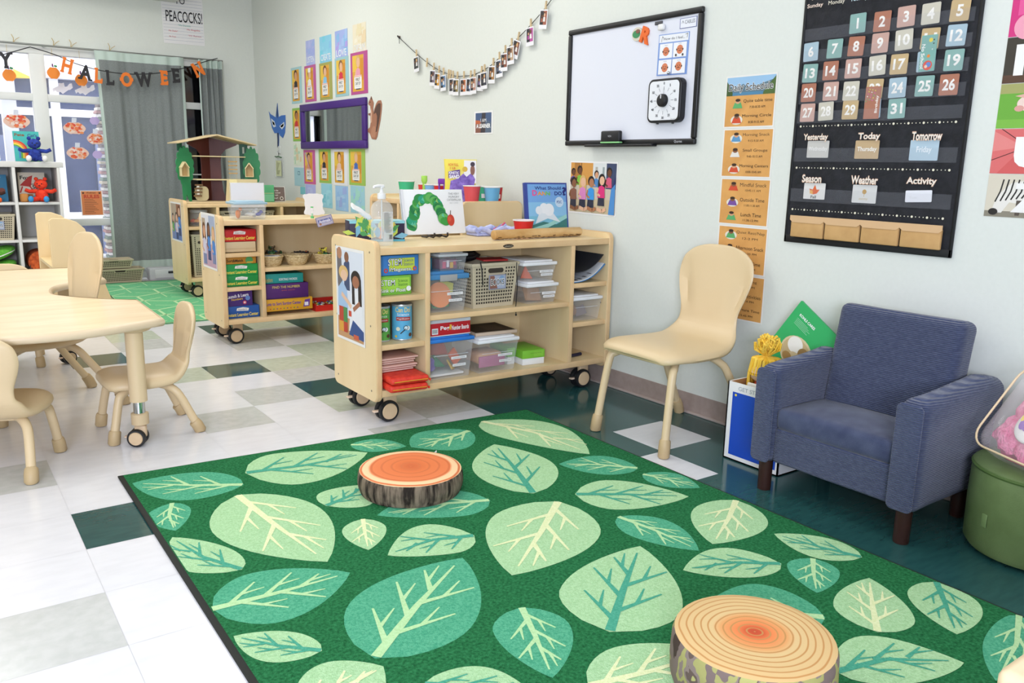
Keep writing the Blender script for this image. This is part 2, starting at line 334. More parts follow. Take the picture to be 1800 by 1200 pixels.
# ================================================================ rugs
RUG = nmat('green_rug_pile', '#19562f', '#348352', 120, (1, 1, 1), .95, .6, 6, .1, 330, .3, .7)
RL = {'L': nmat('light_leaf_pile', '#a4cf99', '#badfae', 150, (1, 1, 1), .95, .6, 6, .1, 330), 'T': nmat('teal_leaf_pile', '#48a07c', '#65b891', 150, (1, 1, 1), .95, .6, 6, .1, 330),
      'c': nmat('cream_vein_pile', '#e2eab0', '#eef3c4', 150, rough=.95, bump=.5), 't': nmat('teal_vein_pile', '#3f9d81', '#53ae90', 150, rough=.95, bump=.5), 'l': nmat('pale_vein_pile', '#b3dc9f', '#c3e6b0', 150, rough=.95, bump=.5)}
LEAVES = [(-2.101, -1.9, -2.431, -1.672, 0.269, 0.015, 0.44, 'Tl'), (-2.06, -1.788, -1.575, -1.826, 0.365, -0.027, 0.32, 'Lt'), (-2.15, -1.98, -2.085, -2.619, 0.357, -0.007, 0.42, 'Lc'), (-2.356, -1.932, -2.401, -2.164, 0.138, -0.015, 0.38, 'Tl'), (-2.308, -2.531, -2.421, -2.207, 0.169, 0.024, 0.43, 'Lt'), (-2.445, -2.702, -2.057, -2.716, 0.295, -0.007, 0.37, 'Tl'), (-2.186, -3.136, -1.739, -2.814, 0.348, 0.01, 0.4, 'Tl'), (-2.277, -3.038, -2.433, -2.859, 0.131, 0.01, 0.44, 'Lt'), (-2.398, -3.193, -2.183, -3.176, 0.23, -0.017, 0.48, 'Lc'), (-2.138, -3.286, -1.954, -3.46, 0.157, 0.009, 0.46, 'Lt'), (-1.594, -1.702, -1.407, -1.843, 0.161, 0.002, 0.43, 'Tl'), (-1.072, -1.806, -1.395, -1.861, 0.288, 0.017, 0.55, 'Tl'), (-0.953, -1.718, -0.819, -2.324, 0.31, 0.055, 0.37, 'Lc'), (-1.263, -2.532, -1.082, -2.015, 0.328, -0.006, 0.47, 'Lt'), (-1.928, -2.237, -1.729, -2.137, 0.215, -0.016, 0.37, 'Lt'), (-1.427, -2.498, -1.817, -2.401, 0.241, -0.026, 0.34, 'Tl'), (-1.868, -2.401, -1.951, -2.616, 0.14, -0.002, 0.36, 'Lc'), (-1.627, -2.705, -1.919, -2.679, 0.228, -0.035, 0.36, 'Lt'), (-1.231, -2.636, -1.678, -2.984, 0.369, 0.006, 0.39, 'Lc'), (-1.141, -2.618, -0.808, -2.856, 0.272, 0.008, 0.33, 'Lt'), (-0.763, -2.55, -0.999, -2.346, 0.21, -0.017, 0.44, 'Tl'), (-0.794, -2.605, -0.711, -2.821, 0.153, 0.007, 0.43, 'Tl'), (-0.688, -2.971, -1.033, -3.164, 0.252, 0.008, 0.42, 'Lc'), (-1.143, -2.846, -1.104, -3.172, 0.186, 0.012, 0.39, 'Tl'), (-1.642, -3.36, -1.235, -3.049, 0.336, 0.004, 0.33, 'Lt'), (-0.96, -3.367, -1.24, -3.233, 0.191, -0.028, 0.43, 'Lt'), (-1.758, -3.14, -1.881, -3.431, 0.2, 0.003, 0.33, 'Tl'), (-1.833, -3.5, -1.48, -3.567, 0.236, -0.009, 0.4, 'Lc'), (-1.118, -3.624, -1.31, -3.398, 0.299, 0.012, 0.53, 'Tl'), (-0.715, -3.478, -0.806, -3.223, 0.166, 0.009, 0.42, 'Lt'), (-0.849, -3.398, -1.023, -3.533, 0.148, -0.003, 0.32, 'Tl'), (-1.067, -3.742, -0.818, -3.565, 0.202, 0.003, 0.34, 'Lc'), (-0.674, -3.686, -0.904, -3.861, 0.184, 0.001, 0.39, 'Lt'), (-0.66, -3.907, -1.027, -4.013, 0.139, 0.016, 0.51, 'Tl'), (-1.31, -3.782, -1.016, -3.935, 0.199, 0.037, 0.44, 'Lt')]
LEAVES += [(-2.1, -4.2, -2.3, -3.9, .3, 0, .4, 'Tl'), (-1.5, -4.15, -1.85, -3.95, .25, 0, .4, 'Lc')]
RX0, RX1, RY0, RY1 = -2.46, -.658, -4.35, -1.62
def rugy(x): return -1.565-(x+2.46)/1.8*.105
mb = MB(); hz = .009
out = [(RX0, RY0), (RX1, RY0), (RX1, rugy(RX1)), (RX0, rugy(RX0))]
mb.prism(out, .0005, hz, C('#22241f', .8), bev=.003)
i = .012; mb.add([(RX0+i*1.4, RY0+i, hz+.0004), (RX1-i*.7, RY0+i, hz+.0004), (RX1-i*.7, rugy(RX1)-i*.5, hz+.0004), (RX0+i*1.4, rugy(RX0)-i*.5, hz+.0004)], [(0, 1, 2, 3)], RUG)
def clampin(p): return (min(max(p[0], RX0+.02), RX1-.012), min(max(p[1], RY0+.02), rugy(p[0])-.012))
for n, (bx, by, tx, ty, wd, mid, fr, k) in enumerate(LEAVES):
    d = Vector((tx-bx, ty-by)); L = d.length; d /= L; q = Vector((-d.y, d.x)); r = random.Random(n)
    bend = mid
    def pt(a, b): return (bx+d.x*a*L+q.x*b, by+d.y*a*L+q.y*b)
    ol = []
    for s in (1, -1):
        for j in range(17):
            a = j/16
            # blunt at the stem end, pointed at the tip
            wv = math.sin(PI/2*min(a/fr, 1))**.62 if a < fr else (math.cos(PI/2*(a-fr)/(1-fr)))**.85
            ol.append((a, s, wv)) if s == 1 else ol.append((1-a, s, None))
    pts = []
    for j in range(33):
        a = j/16 if j <= 16 else 2-j/16; s = 1 if j <= 16 else -1
        wv = math.sin(PI/2*a/fr)**.62 if a < fr else max(0, math.cos(PI/2*(a-fr)/(1-fr)))**.85
        pts.append(clampin(pt(a, s*wv*wd/2+mid*math.sin(PI*a))))
    pts = pts[:-1]
    ded = [p for j, p in enumerate(pts) if j == 0 or (Vector(p)-Vector(pts[j-1])).length > 1e-4]
    z = hz+.0009+.00002*n
    b = bmesh.new(); f = b.faces.new([b.verts.new((x, y, z)) for x, y in ded]); b.normal_update()
    if f.normal.z < 0: bmesh.ops.reverse_faces(b, faces=[f])
    bmesh.ops.triangulate(b, faces=b.faces[:]); mb.bm(b, RL[k[0]])
    V = RL[k[1]]; zz = [hz+.0018+.00002*n]
    def stroke(a0, b0, a1, b1, w0, w1):
        p, e = Vector(pt(a0, b0)), Vector(pt(a1, b1)); t = (e-p).normalized(); nn = Vector((-t.y, t.x)); zz[0] += .000002
        p = Vector(clampin(p)); e = Vector(clampin(e))
        mb.add([(*(p-nn*w0), zz[0]), (*(e-nn*w1), zz[0]), (*(e+nn*w1), zz[0]), (*(p+nn*w0), zz[0])], [(0, 1, 2, 3)], V)
    wv = .0125*(wd/.3)**.6
    stroke(.012, 0, .45, mid*.9, wv, wv*.7); stroke(.45, mid*.9, .9, mid*.3, wv*.7, wv*.2)
    for a, s, ln in ((.12, 1, .3), (.2, -1, .32), (.36, 1, .34), (.48, -1, .3), (.62, 1, .22)):
        m0 = mid*math.sin(PI*a); l = ln*L; e = (a+l*.8/L, m0+s*min(wd*.31, l*.75)*(1 if a < .5 else .7))
        stroke(a, m0, e[0], e[1], wv*.65, wv*.22)
        c = (a+.45*(e[0]-a), m0+.45*(e[1]-m0)); stroke(c[0], c[1], c[0]+.17, c[1]+s*wd*.02, wv*.45, wv*.15)
tag(mb.build('leaf_rug'), 'large dark green rug patterned with pale and teal leaves', 'rug')
mb = MB(); G2 = nmat('mid_green_rug', '#5fae7b', '#6dba87', 90, rough=.95, bump=.4); GLN = C('#bfe8b0', .9)
gx0, gx1, gy0, gy1 = -1.72, -.2, 1.4, 3.66
mb.bx(gx0, gx1, gy0, gy1, .0005, .008, G2, .003)
def gline(ps, wd=.012):
    for (a, b), (c, d) in zip(ps, ps[1:]):
        p, e = Vector((a, b)), Vector((c, d)); t = (e-p).normalized(); nn = Vector((-t.y, t.x))*wd
        mb.add([(*(p-nn), .0086), (*(e-nn), .0086), (*(e+nn), .0086), (*(p+nn), .0086)], [(0, 1, 2, 3)], GLN)
def inr(p): return (min(max(p[0], gx0+.01), gx1-.01), min(max(p[1], gy0+.01), gy1-.01))
for hx in range(-1, 5):
    for hy in range(-1, 8):
        cx, cy = gx0+.2+hx*.42+(hy % 2)*.21, gy0+.1+hy*.37; rr = .245
        hexa = [(cx+rr*math.cos(PI/6+k*PI/3), cy+rr*math.sin(PI/6+k*PI/3)) for k in range(7)]
        gline([inr(p) for p in hexa[:4]], .011); gline([inr((cx, cy)), inr(hexa[1])], .005); gline([inr((cx-.05, cy)), inr(hexa[3])], .006); gline([inr((cx+.03, cy-.02)), inr(hexa[5])], .006)
tag(mb.build('hexagon_rug'), 'mid green rug with pale hexagon lines near the curtains', 'rug')
# ================================================================ log cushions
def ring_mat(name, cols, scale, dark):
    m = bpy.data.materials.new(name); m.use_nodes = True; nt = m.node_tree; N = nt.nodes; L = nt.links; b = N['Principled BSDF']; b.inputs['Roughness'].default_value = .7
    tc = N.new('ShaderNodeTexCoord'); sp = N.new('ShaderNodeMapping'); sp.inputs['Scale'].default_value = (1, 1, 0); L.new(tc.outputs['Object'], sp.inputs[0])
    nz = N.new('ShaderNodeTexNoise'); nz.inputs['Scale'].default_value = 5; L.new(sp.outputs[0], nz.inputs['Vector'])
    ad = N.new('ShaderNodeVectorMath'); ad.operation = 'SCALE'; ad.inputs['Scale'].default_value = .02; L.new(nz.outputs['Color'], ad.inputs[0])
    s2 = N.new('ShaderNodeVectorMath'); L.new(sp.outputs[0], s2.inputs[0]); L.new(ad.outputs[0], s2.inputs[1])
    s3 = N.new('ShaderNodeVectorMath'); s3.operation = 'SUBTRACT'; s3.inputs[1].default_value = (.01, .01, .0); L.new(s2.outputs[0], s3.inputs[0])
    ln = N.new('ShaderNodeVectorMath'); ln.operation = 'LENGTH'; L.new(s3.outputs[0], ln.inputs[0])
    r = N.new('ShaderNodeValToRGB'); e = r.color_ramp.elements
    mul = N.new('ShaderNodeMath'); mul.operation = 'MULTIPLY'; mul.inputs[1].default_value = 1/.2; L.new(ln.outputs['Value'], mul.inputs[0]); L.new(mul.outputs[0], r.inputs[0])
    e[0].position = 0; e[0].color = (*lin(cols[0][1]), 1); e[1].position = 1; e[1].color = (*lin(cols[-1][1]), 1)
    for p, c in cols[1:-1]: x = e.new(p); x.color = (*lin(c), 1)
    wv = N.new('ShaderNodeTexWave'); wv.wave_type = 'RINGS'; wv.rings_direction = 'Z'; wv.inputs['Scale'].default_value = scale; wv.inputs['Distortion'].default_value = .6; wv.inputs['Detail'].default_value = 1; L.new(s3.outputs[0], wv.inputs['Vector'])
    rr = N.new('ShaderNodeValToRGB'); rr.color_ramp.elements[0].position = .02; rr.color_ramp.elements[1].position = .22; L.new(wv.outputs['Fac'], rr.inputs[0])
    mx = N.new('ShaderNodeMix'); mx.data_type = 'RGBA'; mx.inputs['A'].default_value = (*lin(dark), 1); L.new(rr.outputs[0], mx.inputs['Factor']); L.new(r.outputs[0], mx.inputs['B'])
    L.new(mx.outputs['Result'], b.inputs['Base Color']); return m
LOGR = ring_mat('red_cedar_rings', [(0, '#c65a28'), (.3, '#dc7238'), (.72, '#e07a44'), (.76, '#efc596'), (1, '#f2cfa0')], 9, '#cf6a36')
LOGY = ring_mat('pale_pine_rings', [(0, '#a8331a'), (.1, '#cc5228'), (.2, '#e5844a'), (.36, '#dd9f62'), (.45, '#d9ba84'), (1, '#d6b27a')], 19, '#c08a4e')
BARK = nmat('furrowed_bark', '#2a221d', '#80705f', 55, (1, 1, .1), .9, .8, 6, .2, 40, .38, .62)
def camo():
    m = nmat('patchy_sycamore_bark', '#4a3c36', '#b4b070', 11, (1, 1, .7), .85, .2, 3, .2)
    r = [n for n in m.node_tree.nodes if n.type == 'VALTORGB'][0].color_ramp; r.interpolation = 'CONSTANT'
    r.elements[0].position = 0; r.elements[1].position = .62
    for p, c in ((.38, '#7f6e69'), (.49, '#a8a468'), (.55, '#8d7d76'), (.59, '#6a5a52')): x = r.elements.new(p); x.color = (*lin(c), 1)
    return m
CAMO = camo()
def log(loc, R, h, top, side, label, rot, tilt=0):
    t = thing('log_cushion', label, 'cushion', loc, rot); n = 40
    prof = [(R*.96, .0), (R, .02), (R*1.015, h*.5), (R, h-.014), (R*.975, h-.003)]
    MB().lathe(prof, side, n).build('bark_side', t)
    mb = MB(); ps = [(0, h+.004)]+[(R*k/10, h+.004-.004*(k/10)**4) for k in range(1, 10)]+[(R*.975, h-.003)]
    vs = [(0, 0, h+.004)]; fs = []
    for rr, z in ps[1:]:
        for k in range(n): a = 2*PI*k/n; vs.append((rr*math.cos(a), rr*math.sin(a), z))
    for k in range(n): fs.append((0, 1+k, 1+(k+1) % n))
    for i in range(9):
        for k in range(n): a = 1+i*n; fs.append((a+k, a+n+k, a+n+(k+1) % n, a+(k+1) % n))
    mb.add(vs, fs, top, None, True).build('wood_grain_top', t); return t
t = log((-1.612, -2.258, hz+.004), .187, .08, LOGR, BARK, 'round log cushion with orange red ringed top on the leaf rug', .6)
MB().tube([(.187, -.01, .07), (.205, -.005, .075), (.2, .01, .06)], .002, WHITE, 6).build('tag', t)
log((-1.518, -3.70, hz+.004), .182, .125, LOGY, CAMO, 'round log cushion with pale yellow ringed top and patchy bark', 1.9)
# ================================================================ chairs
def spl(P, t):
    n = len(P)-1; x = t*n; i = min(int(x), n-1); f = x-i
    a, b, c, d = P[max(i-1, 0)], P[i], P[i+1], P[min(i+2, n)]
    return [b[k]+.5*f*(c[k]-a[k]+f*(2*a[k]-5*b[k]+4*c[k]-d[k]+f*(3*(b[k]-c[k])+d[k]-a[k]))) for k in range(len(b))]
def make_chair(name, label, sw, sh, bh, foot=.0, flute=2.2, group=None, rs=.30):
    """sw: width scale, sh: seat height, bh: height of the back above the seat"""
    t = thing(name, label, 'chair', group=group); k = sw
    P = [(.242*k, sh-.032, .15*k, .008), (.240*k, sh-.030, .165*k, .028), (.232*k, sh-.026, .18*k, .044), (.212*k, sh-.020, .2*k, .056), (.16*k, sh-.015, .22*k, .061), (.06*k, sh-.019, .228*k, .062), (-.06*k, sh-.021, .222*k, .06), (-.14*k, sh-.012, .203*k, .054),
         (-.188*k, sh+.022, .183*k, .044), (-.21*k, sh+bh*.16, .163*k, .034), (-.222*k, sh+bh*.3, .163*k, .032), (-.238*k, sh+bh*.48, .188*k, .036), (-.252*k, sh+bh*.66, .205*k, .036), (-.263*k, sh+bh*.82, .194*k, .034), (-.269*k, sh+bh*.90, .164*k, .031), (-.273*k, sh+bh*.95, .129*k, .028), (-.275*k, sh+bh*.98, .088*k, .023), (-.2765*k, sh+bh*.994, .048*k, .016), (-.277*k, sh+bh, .014*k, .006)]
    nr = 60; nc = 22; rows = []
    for j in range(nr+1):
        a = j/nr; x, z, hw, th = spl(P, a); x1, z1 = spl(P, min(a+.004, 1))[:2]; x0, z0 = spl(P, max(a-.004, 0))[:2]
        tv = Vector((x1-x0, 0, z1-z0)).normalized(); nv = Vector((tv.z, 0, -tv.x))
        if nv.z < 0 and a < .4: nv = -nv
        if a >= .4 and nv.x < 0: nv = -nv
        ring = []
        for i in range(nc):
            an = 2*PI*i/nc; c, s = math.cos(an), math.sin(an)
            v = math.copysign(abs(c)**.55, c); hN = math.copysign(abs(s)**.8, s)*th/2
            dish = .012*k*(v*v)*max(0, min(1, (a-.5)/.12))*max(0, min(1, (.97-a)/.1))
            drop = -.012*abs(v)**6*max(0, min(1, (.40-a)/.14))
            fl = -.010*k*flute*math.exp(-((abs(v)-.8)/.1)**2)*math.exp(-((a-.62)/.08)**2) if s > 0 else 0
            p = Vector((x, v*hw, z))+nv*(hN+dish+drop+fl); ring.append(p)
        rows.append(ring)
    cut = 29
    for nm, r0, r1 in (('seat', 0, cut), ('backrest', cut, nr)):
        vs = [p for r in rows[r0:r1+1] for p in r]; fs = []
        for j in range(r1-r0):
            for i in range(nc): fs.append((j*nc+i, j*nc+(i+1) % nc, (j+1)*nc+(i+1) % nc, (j+1)*nc+i))
        fs.append(tuple(range(nc)) if r0 == 0 else tuple(range(nc))); fs.append(tuple((r1-r0)*nc+i for i in range(nc-1, -1, -1)))
        b = bmesh.new(); vv = [b.verts.new(v) for v in vs]
        for f in fs: b.faces.new([vv[i] for i in f])
        bmesh.ops.recalc_face_normals(b, faces=b.faces[:]); MB().bm(b, PLASTIC, None, True).build(nm, t)
    zs = sh-.045; r = .0172
    for sx, sy in ((1, 1), (1, -1), (-1, 1), (-1, -1)):
        if sx > 0: pts = [(.07*k, sy*.1*k, zs), (.12*k, sy*.14*k, zs-.004), (.165*k, sy*.175*k, zs-.02*k), (.187*k, sy*.187*k, zs-.06*k), (.225*k, sy*.205*k, .05*k), (.23*k, sy*.208*k, .018)]
        else: pts = [(-.05*k, sy*.1*k, zs), (-.085*k, sy*.135*k, zs-.006), (-.12*k, sy*.165*k, zs-.03*k), (-.155*k, sy*.185*k, zs-.08*k), (-(rs-.02)*k, sy*.205*k, .05*k), (-rs*k, sy*.208*k, .018)]
        fine = [spl(pts, q/16) for q in range(17)]
        lg = MB().tube(fine, r, PLASTIC, 12).build('leg', t)
        e = Vector(pts[-1]); d = (Vector(pts[-2])-e).normalized()
        MB().tube([e-d*.0+Vector((0, 0, -.0165)), e+Vector((0, 0, -.012)), e+d*.03*k, e+d*.052*k, e+d*.058*k], [r*1.15, r*1.42, r*1.42, r*1.36, r*1.2], nmat_plug, 12).build('foot_cap', lg)
    MB().bx(-.07*k, .09*k, -.11*k, .11*k, sh-.062, sh-.04, PLASTIC, .004).build('seat_plate', t)
    return t
nmat_plug = C('#cbb084', .45)
c = make_chair('moulded_chair', 'large sand plastic chair standing against the wall beside the storage shelf', 1.02, .425, .41)
c.location = (-.34, -2.29, 0); c.rotation_euler = (0, 0, PI)
c = make_chair('moulded_chair', 'tall sand plastic chair tucked into the notch of the horseshoe table', 1.0, .36, .45); c.location = (-2.575, -.42, 0); c.rotation_euler = (0, 0, PI+.2)
small = make_chair('moulded_chair', 'small sand plastic chair side on beside the table leg with caster', .72, .262, .285, rs=.25); small.location = (-2.235, -1.02, 0); small.rotation_euler = (0, 0, PI)
c = copy_tree(small); c.location = (-2.795, -1.235, 0); c.rotation_euler = (0, 0, 1.17); c['label'] = 'small sand plastic chair pushed up to the front edge of the table'
c = copy_tree(small); c.location = (-2.62, .62, 0); c.rotation_euler = (0, 0, -PI/2-.1); c['label'] = 'sand plastic chair behind the table, only its back top showing'
# ================================================================ horseshoe table
t = thing('horseshoe_table', 'horseshoe shaped birch table on beige legs with casters', 'table', (-2.6, -.36, 0))
def rel(ps): return [(x+2.6, y+.36) for x, y in ps]
inner = [spl([(-2.19, -.737, 0), (-2.316, -.633, 0), (-2.425, -.5, 0), (-2.488, -.36, 0), (-2.46, -.16, 0), (-2.36, -.02, 0), (-2.19, .06, 0)], q/24)[:2] for q in range(25)]
outer = [spl([(-2.19, .60, 0), (-2.42, .64, 0), (-2.8, .62, 0), (-3.15, .42, 0), (-3.36, 0, 0), (-3.38, -.5, 0), (-3.22, -1.02, 0), (-2.96, -1.30, 0), (-2.72, -1.38, 0), (-2.48, -1.375, 0), (-2.2, -1.26, 0)], q/44)[:2] for q in range(45)]
ol = rel(inner+outer)
mb = MB().prism(ol, .498, .528, TABLE, smooth=False); mb.build('tabletop', t)
eb = MB(); n = len(ol)
cen = [Vector(p) for p in ol]; ring = []
area2 = sum(ol[i][0]*ol[(i+1) % n][1]-ol[(i+1) % n][0]*ol[i][1] for i in range(n)); sg = 1 if area2 > 0 else -1
for i in range(n):
    tv = (cen[(i+1) % n]-cen[i-1]).normalized(); nv = Vector((tv.y, -tv.x))*sg
    for q in range(7):
        a = -PI/2+PI*q/6; ring.append((cen[i].x+nv.x*(-.004+.014*math.cos(a)), cen[i].y+nv.y*(-.004+.014*math.cos(a)), .513+.0168*math.sin(a)))
eb.add(ring, [(i*7+q, ((i+1) % n)*7+q, ((i+1) % n)*7+q+1, i*7+q+1) for i in range(n) for q in range(6)], C('#ead3b0', .35), None, True); eb.build('edge_band', t)
def caster(parent, x, y, ztop, rw, ang, lever=True, name='caster'):
    """twin wheel caster under ztop"""
    ca = MB().tube([(0, 0, ztop), (0, 0, ztop-.02)], .008, CHROME, 8)
    ca.bx(-rw*.62, rw*.62, -.012, .012, rw*1.0, max(ztop-.012, rw*1.7), CREAM, .006)
    if lever: ca.bx(-rw*1.75, -rw*.3, -.012, .012, rw*.95, rw*1.12, C('#efd3b8', .4), .003)
    o = ca.build(name, parent, (x, y, 0), ang)
    for s in (1, -1):
        M = Matrix.Translation((-rw*.35, s*.019, rw)) @ Matrix.Rotation(-s*PI/2, 4, 'X')
        wh = MB().lathe([(rw*.72, -.012), (rw*.94, -.011), (rw, -.005), (rw, .006), (rw*.94, .012), (rw*.76, .0125)], TIRE, 28, M).build('wheel', o)
        # hub cap belongs to the wheel's own mesh level
        MB().lathe([(rw*.74, -.01), (rw*.76, .0125), (rw*.7, .0165), (rw*.01, .0175)], CREAM, 28, M).build('hub_cap', o)
    return o
for lx, ly, an in ((-2.306, -1.228, -.5), (-2.335, .47, .4), (-3.1, -.9, 2), (-3.1, .2, 2.4)):
    lg = MB().lathe([(.034, .19), (.034, .5)], PLASTIC, 20, Matrix.Translation((lx+2.6, ly+.36, 0))).lathe([(.036, .477), (.06, .485), (.075, .497)], PLASTIC, 20, Matrix.Translation((lx+2.6, ly+.36, 0))).build('leg', t)
    MB().lathe([(.023, .12), (.023, .2)], CHROME, 20, Matrix.Translation((lx+2.6, ly+.36, 0))).build('chrome_sleeve', lg)
    MB().lathe([(.026, .092), (.034, .094), (.034, .138), (.027, .141)], TAN, 20, Matrix.Translation((lx+2.6, ly+.36, 0))).build('collar', lg)
    caster(t, lx+2.6, ly+.36, .1, .037, an)
t = thing('side_table', 'corner of a birch table at the near edge of the leaf rug', 'table', (-1.45, -4.75, 0))
mb = MB(); mb.bx(-.42, .5, -.42, .42, .49, .53, TABLE, .014).build('tabletop', t)
for x in (-.32, .4):
    for y in (-.32, .32): MB().lathe([(.028, .0), (.03, .02), (.034, .49)], PLASTIC, 16, Matrix.Translation((x, y, 0))).build('leg', t)
# ================================================================ storage shelves
SCREW = C('#8d8474', .35, .5)
def shelf_unit(label, loc, L, D, ztop, rz=0, divs=(), shelves=(), zb=.165, cast=True, pz=(.11, .03), name='storage_shelf'):
    """local x along the front, y into the depth, open front at y = 0"""
    t = thing(name, label, 'shelf', loc, rz); th = .028
    def panel(x0):
        M = basis((x0, 0, pz[0]), (0, 1, 0), (0, 0, 1), (1, 0, 0))
        o = MB().prism(roundrect(D, ztop+pz[1]-pz[0], .035), 0, th, MAPLE_EDGE, M, bev=.006)
        mb = MB(); mb.prism([(a*.0+ (a-D/2)*.985+D/2, (b-.36)*.988+.36) for a, b in roundrect(D, ztop+pz[1]-pz[0], .035)], -.0008, th+.0008, MAPLE, M)
        for a in (.05, D-.05):
            for b in (.05, (ztop-pz[0])*.5, ztop-pz[0]-.02): mb.lathe([(.005, -.0018), (.004, -.0025)], SCREW, 8, M @ Matrix.Translation((a, b, 0)))
        p = o.build('end_panel', t); mb.build('panel_face', p); return p
    panel(0); panel(L-th)
    x0, x1 = th, L-th
    def board(nm, a, b, y0, y1, z0, z1): MB().bx(a, b, y0+.004, y1, z0, z1, MAPLE).bx(a, b, y0, y0+.004, z0, z1, MAPLE_EDGE, .0015).build(nm, t)
    board('top_board', x0, x1, .004, D-.004, ztop-.03, ztop); board('bottom_board', x0, x1, .004, D-.02, zb-.03, zb)
    MB().bx(x0, x1, D-.022, D-.01, zb-.03, ztop-.03, MAPLE).build('back_board', t)
    for d in divs: board('divider', d-.0125, d+.0125, .004, D-.022, zb, ztop-.03)
    ed = [x0]+[v for d in divs for v in (d-.0125, d+.0125)]+[x1]
    for bay, z in shelves: board('shelf_board', ed[2*bay], ed[2*bay+1], .012, D-.022, z-.024, z)
    if cast:
        for x, y in ((.055, .08), (.055, D-.09), (L-.16, .08), (L-.16, D-.09)): caster(t, x+.05, y, zb-.03, .05, .12 if y > .2 else .02)
    return t
A0 = Vector((-1.385, -1.53, 0)); LA, DA = 1.372, .46
BAYS = ((0, .585), (0, .37), (1, .483), (2, .575), (2, .37))
sa = shelf_unit('wheeled maple storage shelf with science boxes, books and hand sanitizer on its top', A0, LA, DA, .80, 0, (.262, 1.105), BAYS)
MB().prism([(a*.6, b) for a, b in disc(0, 0, .05, .009, 20)], 0, .002, C('#3a3128', .3, .4), basis((.70, .003, .785), (1, 0, 0), (0, 0, 1), (0, -1, 0))).text('Lakeshore', 0, 0, C('#cfc6b0'), .045, None, basis((.70, .0005, .785), (1, 0, 0), (0, 0, 1), (0, -1, 0)), .0003).build('name_plate', sa)
B0 = Vector((-1.46, .46, 0))
shelf_unit('wheeled maple storage shelf with learning games and wicker baskets, standing behind the front one', B0, LA, .45, .79, 0, (.262, 1.105), BAYS)
C0 = Vector((-1.175, 2.42, .0087))
shelf_unit('wheeled maple storage shelf on the green rug carrying the wooden doll house', C0, 1.17, .5, .785, 0, (.275, .83), ((0, .595), (1, .595), (2, .6)))
D0 = Vector((-.45, .452, 0))
shelf_unit('tall maple shelf along the wall carrying paper cups and a bag of sand', D0, 1.19, .42, .935, -PI/2, (.4, .8), ((0, .8), (0, .65), (1, .8), (1, .6), (2, .7)), pz=(.11, .02))
def poster(label, M, w, h, items, name='photo_poster', cat='poster'): return sheet(name, label, cat, M, w, h, '#f3f2ee', items, .001)
def endM(loc, y, z, out=.0025): return basis((loc[0]-out, loc[1]+y, loc[2]+z), (0, -1, 0), (0, 0, 1), (-1, 0, 0))   # on a shelf's outer end panel, seen from -X
pos = [('r', .04, .03, .96, .97, '#dfe6ef'), ('r', .04, .03, .96, .25, '#c99a6a'), ('p', [(.04, .97), (.2, .97), (.24, .62), (.14, .45), (.06, .6)], '#6f6a6c'), ('c', .14, .93, .09, '#b98563'), ('p', [(.3, .55), (.5, .55), (.5, .85), (.42, .88), (.3, .83)], '#3f4f72'), ('c', .4, .9, .08, '#8a5b40')]
pos += [('p', [(.06, .35), (.42, .35), (.4, .55), (.24, .64), (.08, .56)], '#a9c7e6'), ('o', .28, .73, .17, .075, '#e2bd78'), ('o', .3, .7, .12, .06, '#ecc4a4'), ('p', [(.45, .12), (.97, .12), (.95, .5), (.75, .6), (.55, .52)], '#eef0f2'), ('o', .72, .69, .17, .09, '#241b18'), ('p', [(.58, .42), (.68, .42), (.66, .7), (.58, .7)], '#241b18'), ('p', [(.8, .42), (.92, .42), (.9, .7), (.8, .7)], '#241b18'), ('o', .72, .66, .12, .065, '#a96f50'), ('p', [(.45, .08), (.97, .06), (.97, .16), (.6, .25)], '#33528c'),
        ('l', [(.2, .5), (.45, .42), (.55, .38)], .07, '#ecc4a4'), ('l', [(.85, .45), (.62, .36)], .07, '#a96f50'), ('r', .1, .2, .26, .36, '#c2452f'), ('r', .26, .2, .4, .36, '#4f8d4b'), ('r', .1, .09, .26, .2, '#e0a33c'), ('r', .26, .09, .4, .2, '#c2452f'), ('r', .45, .28, .55, .34, '#d84f35'), ('r', .62, .05, .8, .1, '#d06040')]
poster('photo poster of two girls stacking blocks, on the end of the front storage shelf', endM(A0, .405, .345), .3, .435, pos)
def crowd(seed, n, bg, rows=1):
    r = random.Random(seed); it = [('r', .04, .04, .96, .96, bg[0]), ('r', .04, .45, .96, .96, bg[1]), ('r', .55, .6, .96, .96, bg[2]), ('r', .06, .62, .3, .9, '#b9a58c')]
    for k in range(n):
        q = r.randrange(5); x = .18+.66*k/max(1, n-1)+r.uniform(-.04, .04)
        it += kid(x, .05+r.uniform(0, .12), r.uniform(.6, .78), SKIN[q], HAIR[r.randrange(5)], r.choice(('#e07aa8', '#4a88cf', '#6fae57', '#e6a23c', '#8e6fc0', '#d6d3e6', '#f1f0ef')), r.choice(('#3b4a74', '#5c4a44', '#7f8bb0')), q != 2, True, 1.0)
    return it
poster('photo poster of children in pale shirts, on the end of the learning games shelf', endM(B0, .39, .47), .31, .355, crowd(3, 3, ('#c8a7b8', '#e3e4ea', '#a9b6cf')))
poster('photo poster of children in blue shirts, on the end of the doll house shelf', endM(C0, .43, .46), .34, .33, crowd(9, 3, ('#6f87c0', '#b7a68f', '#9c6a48')))
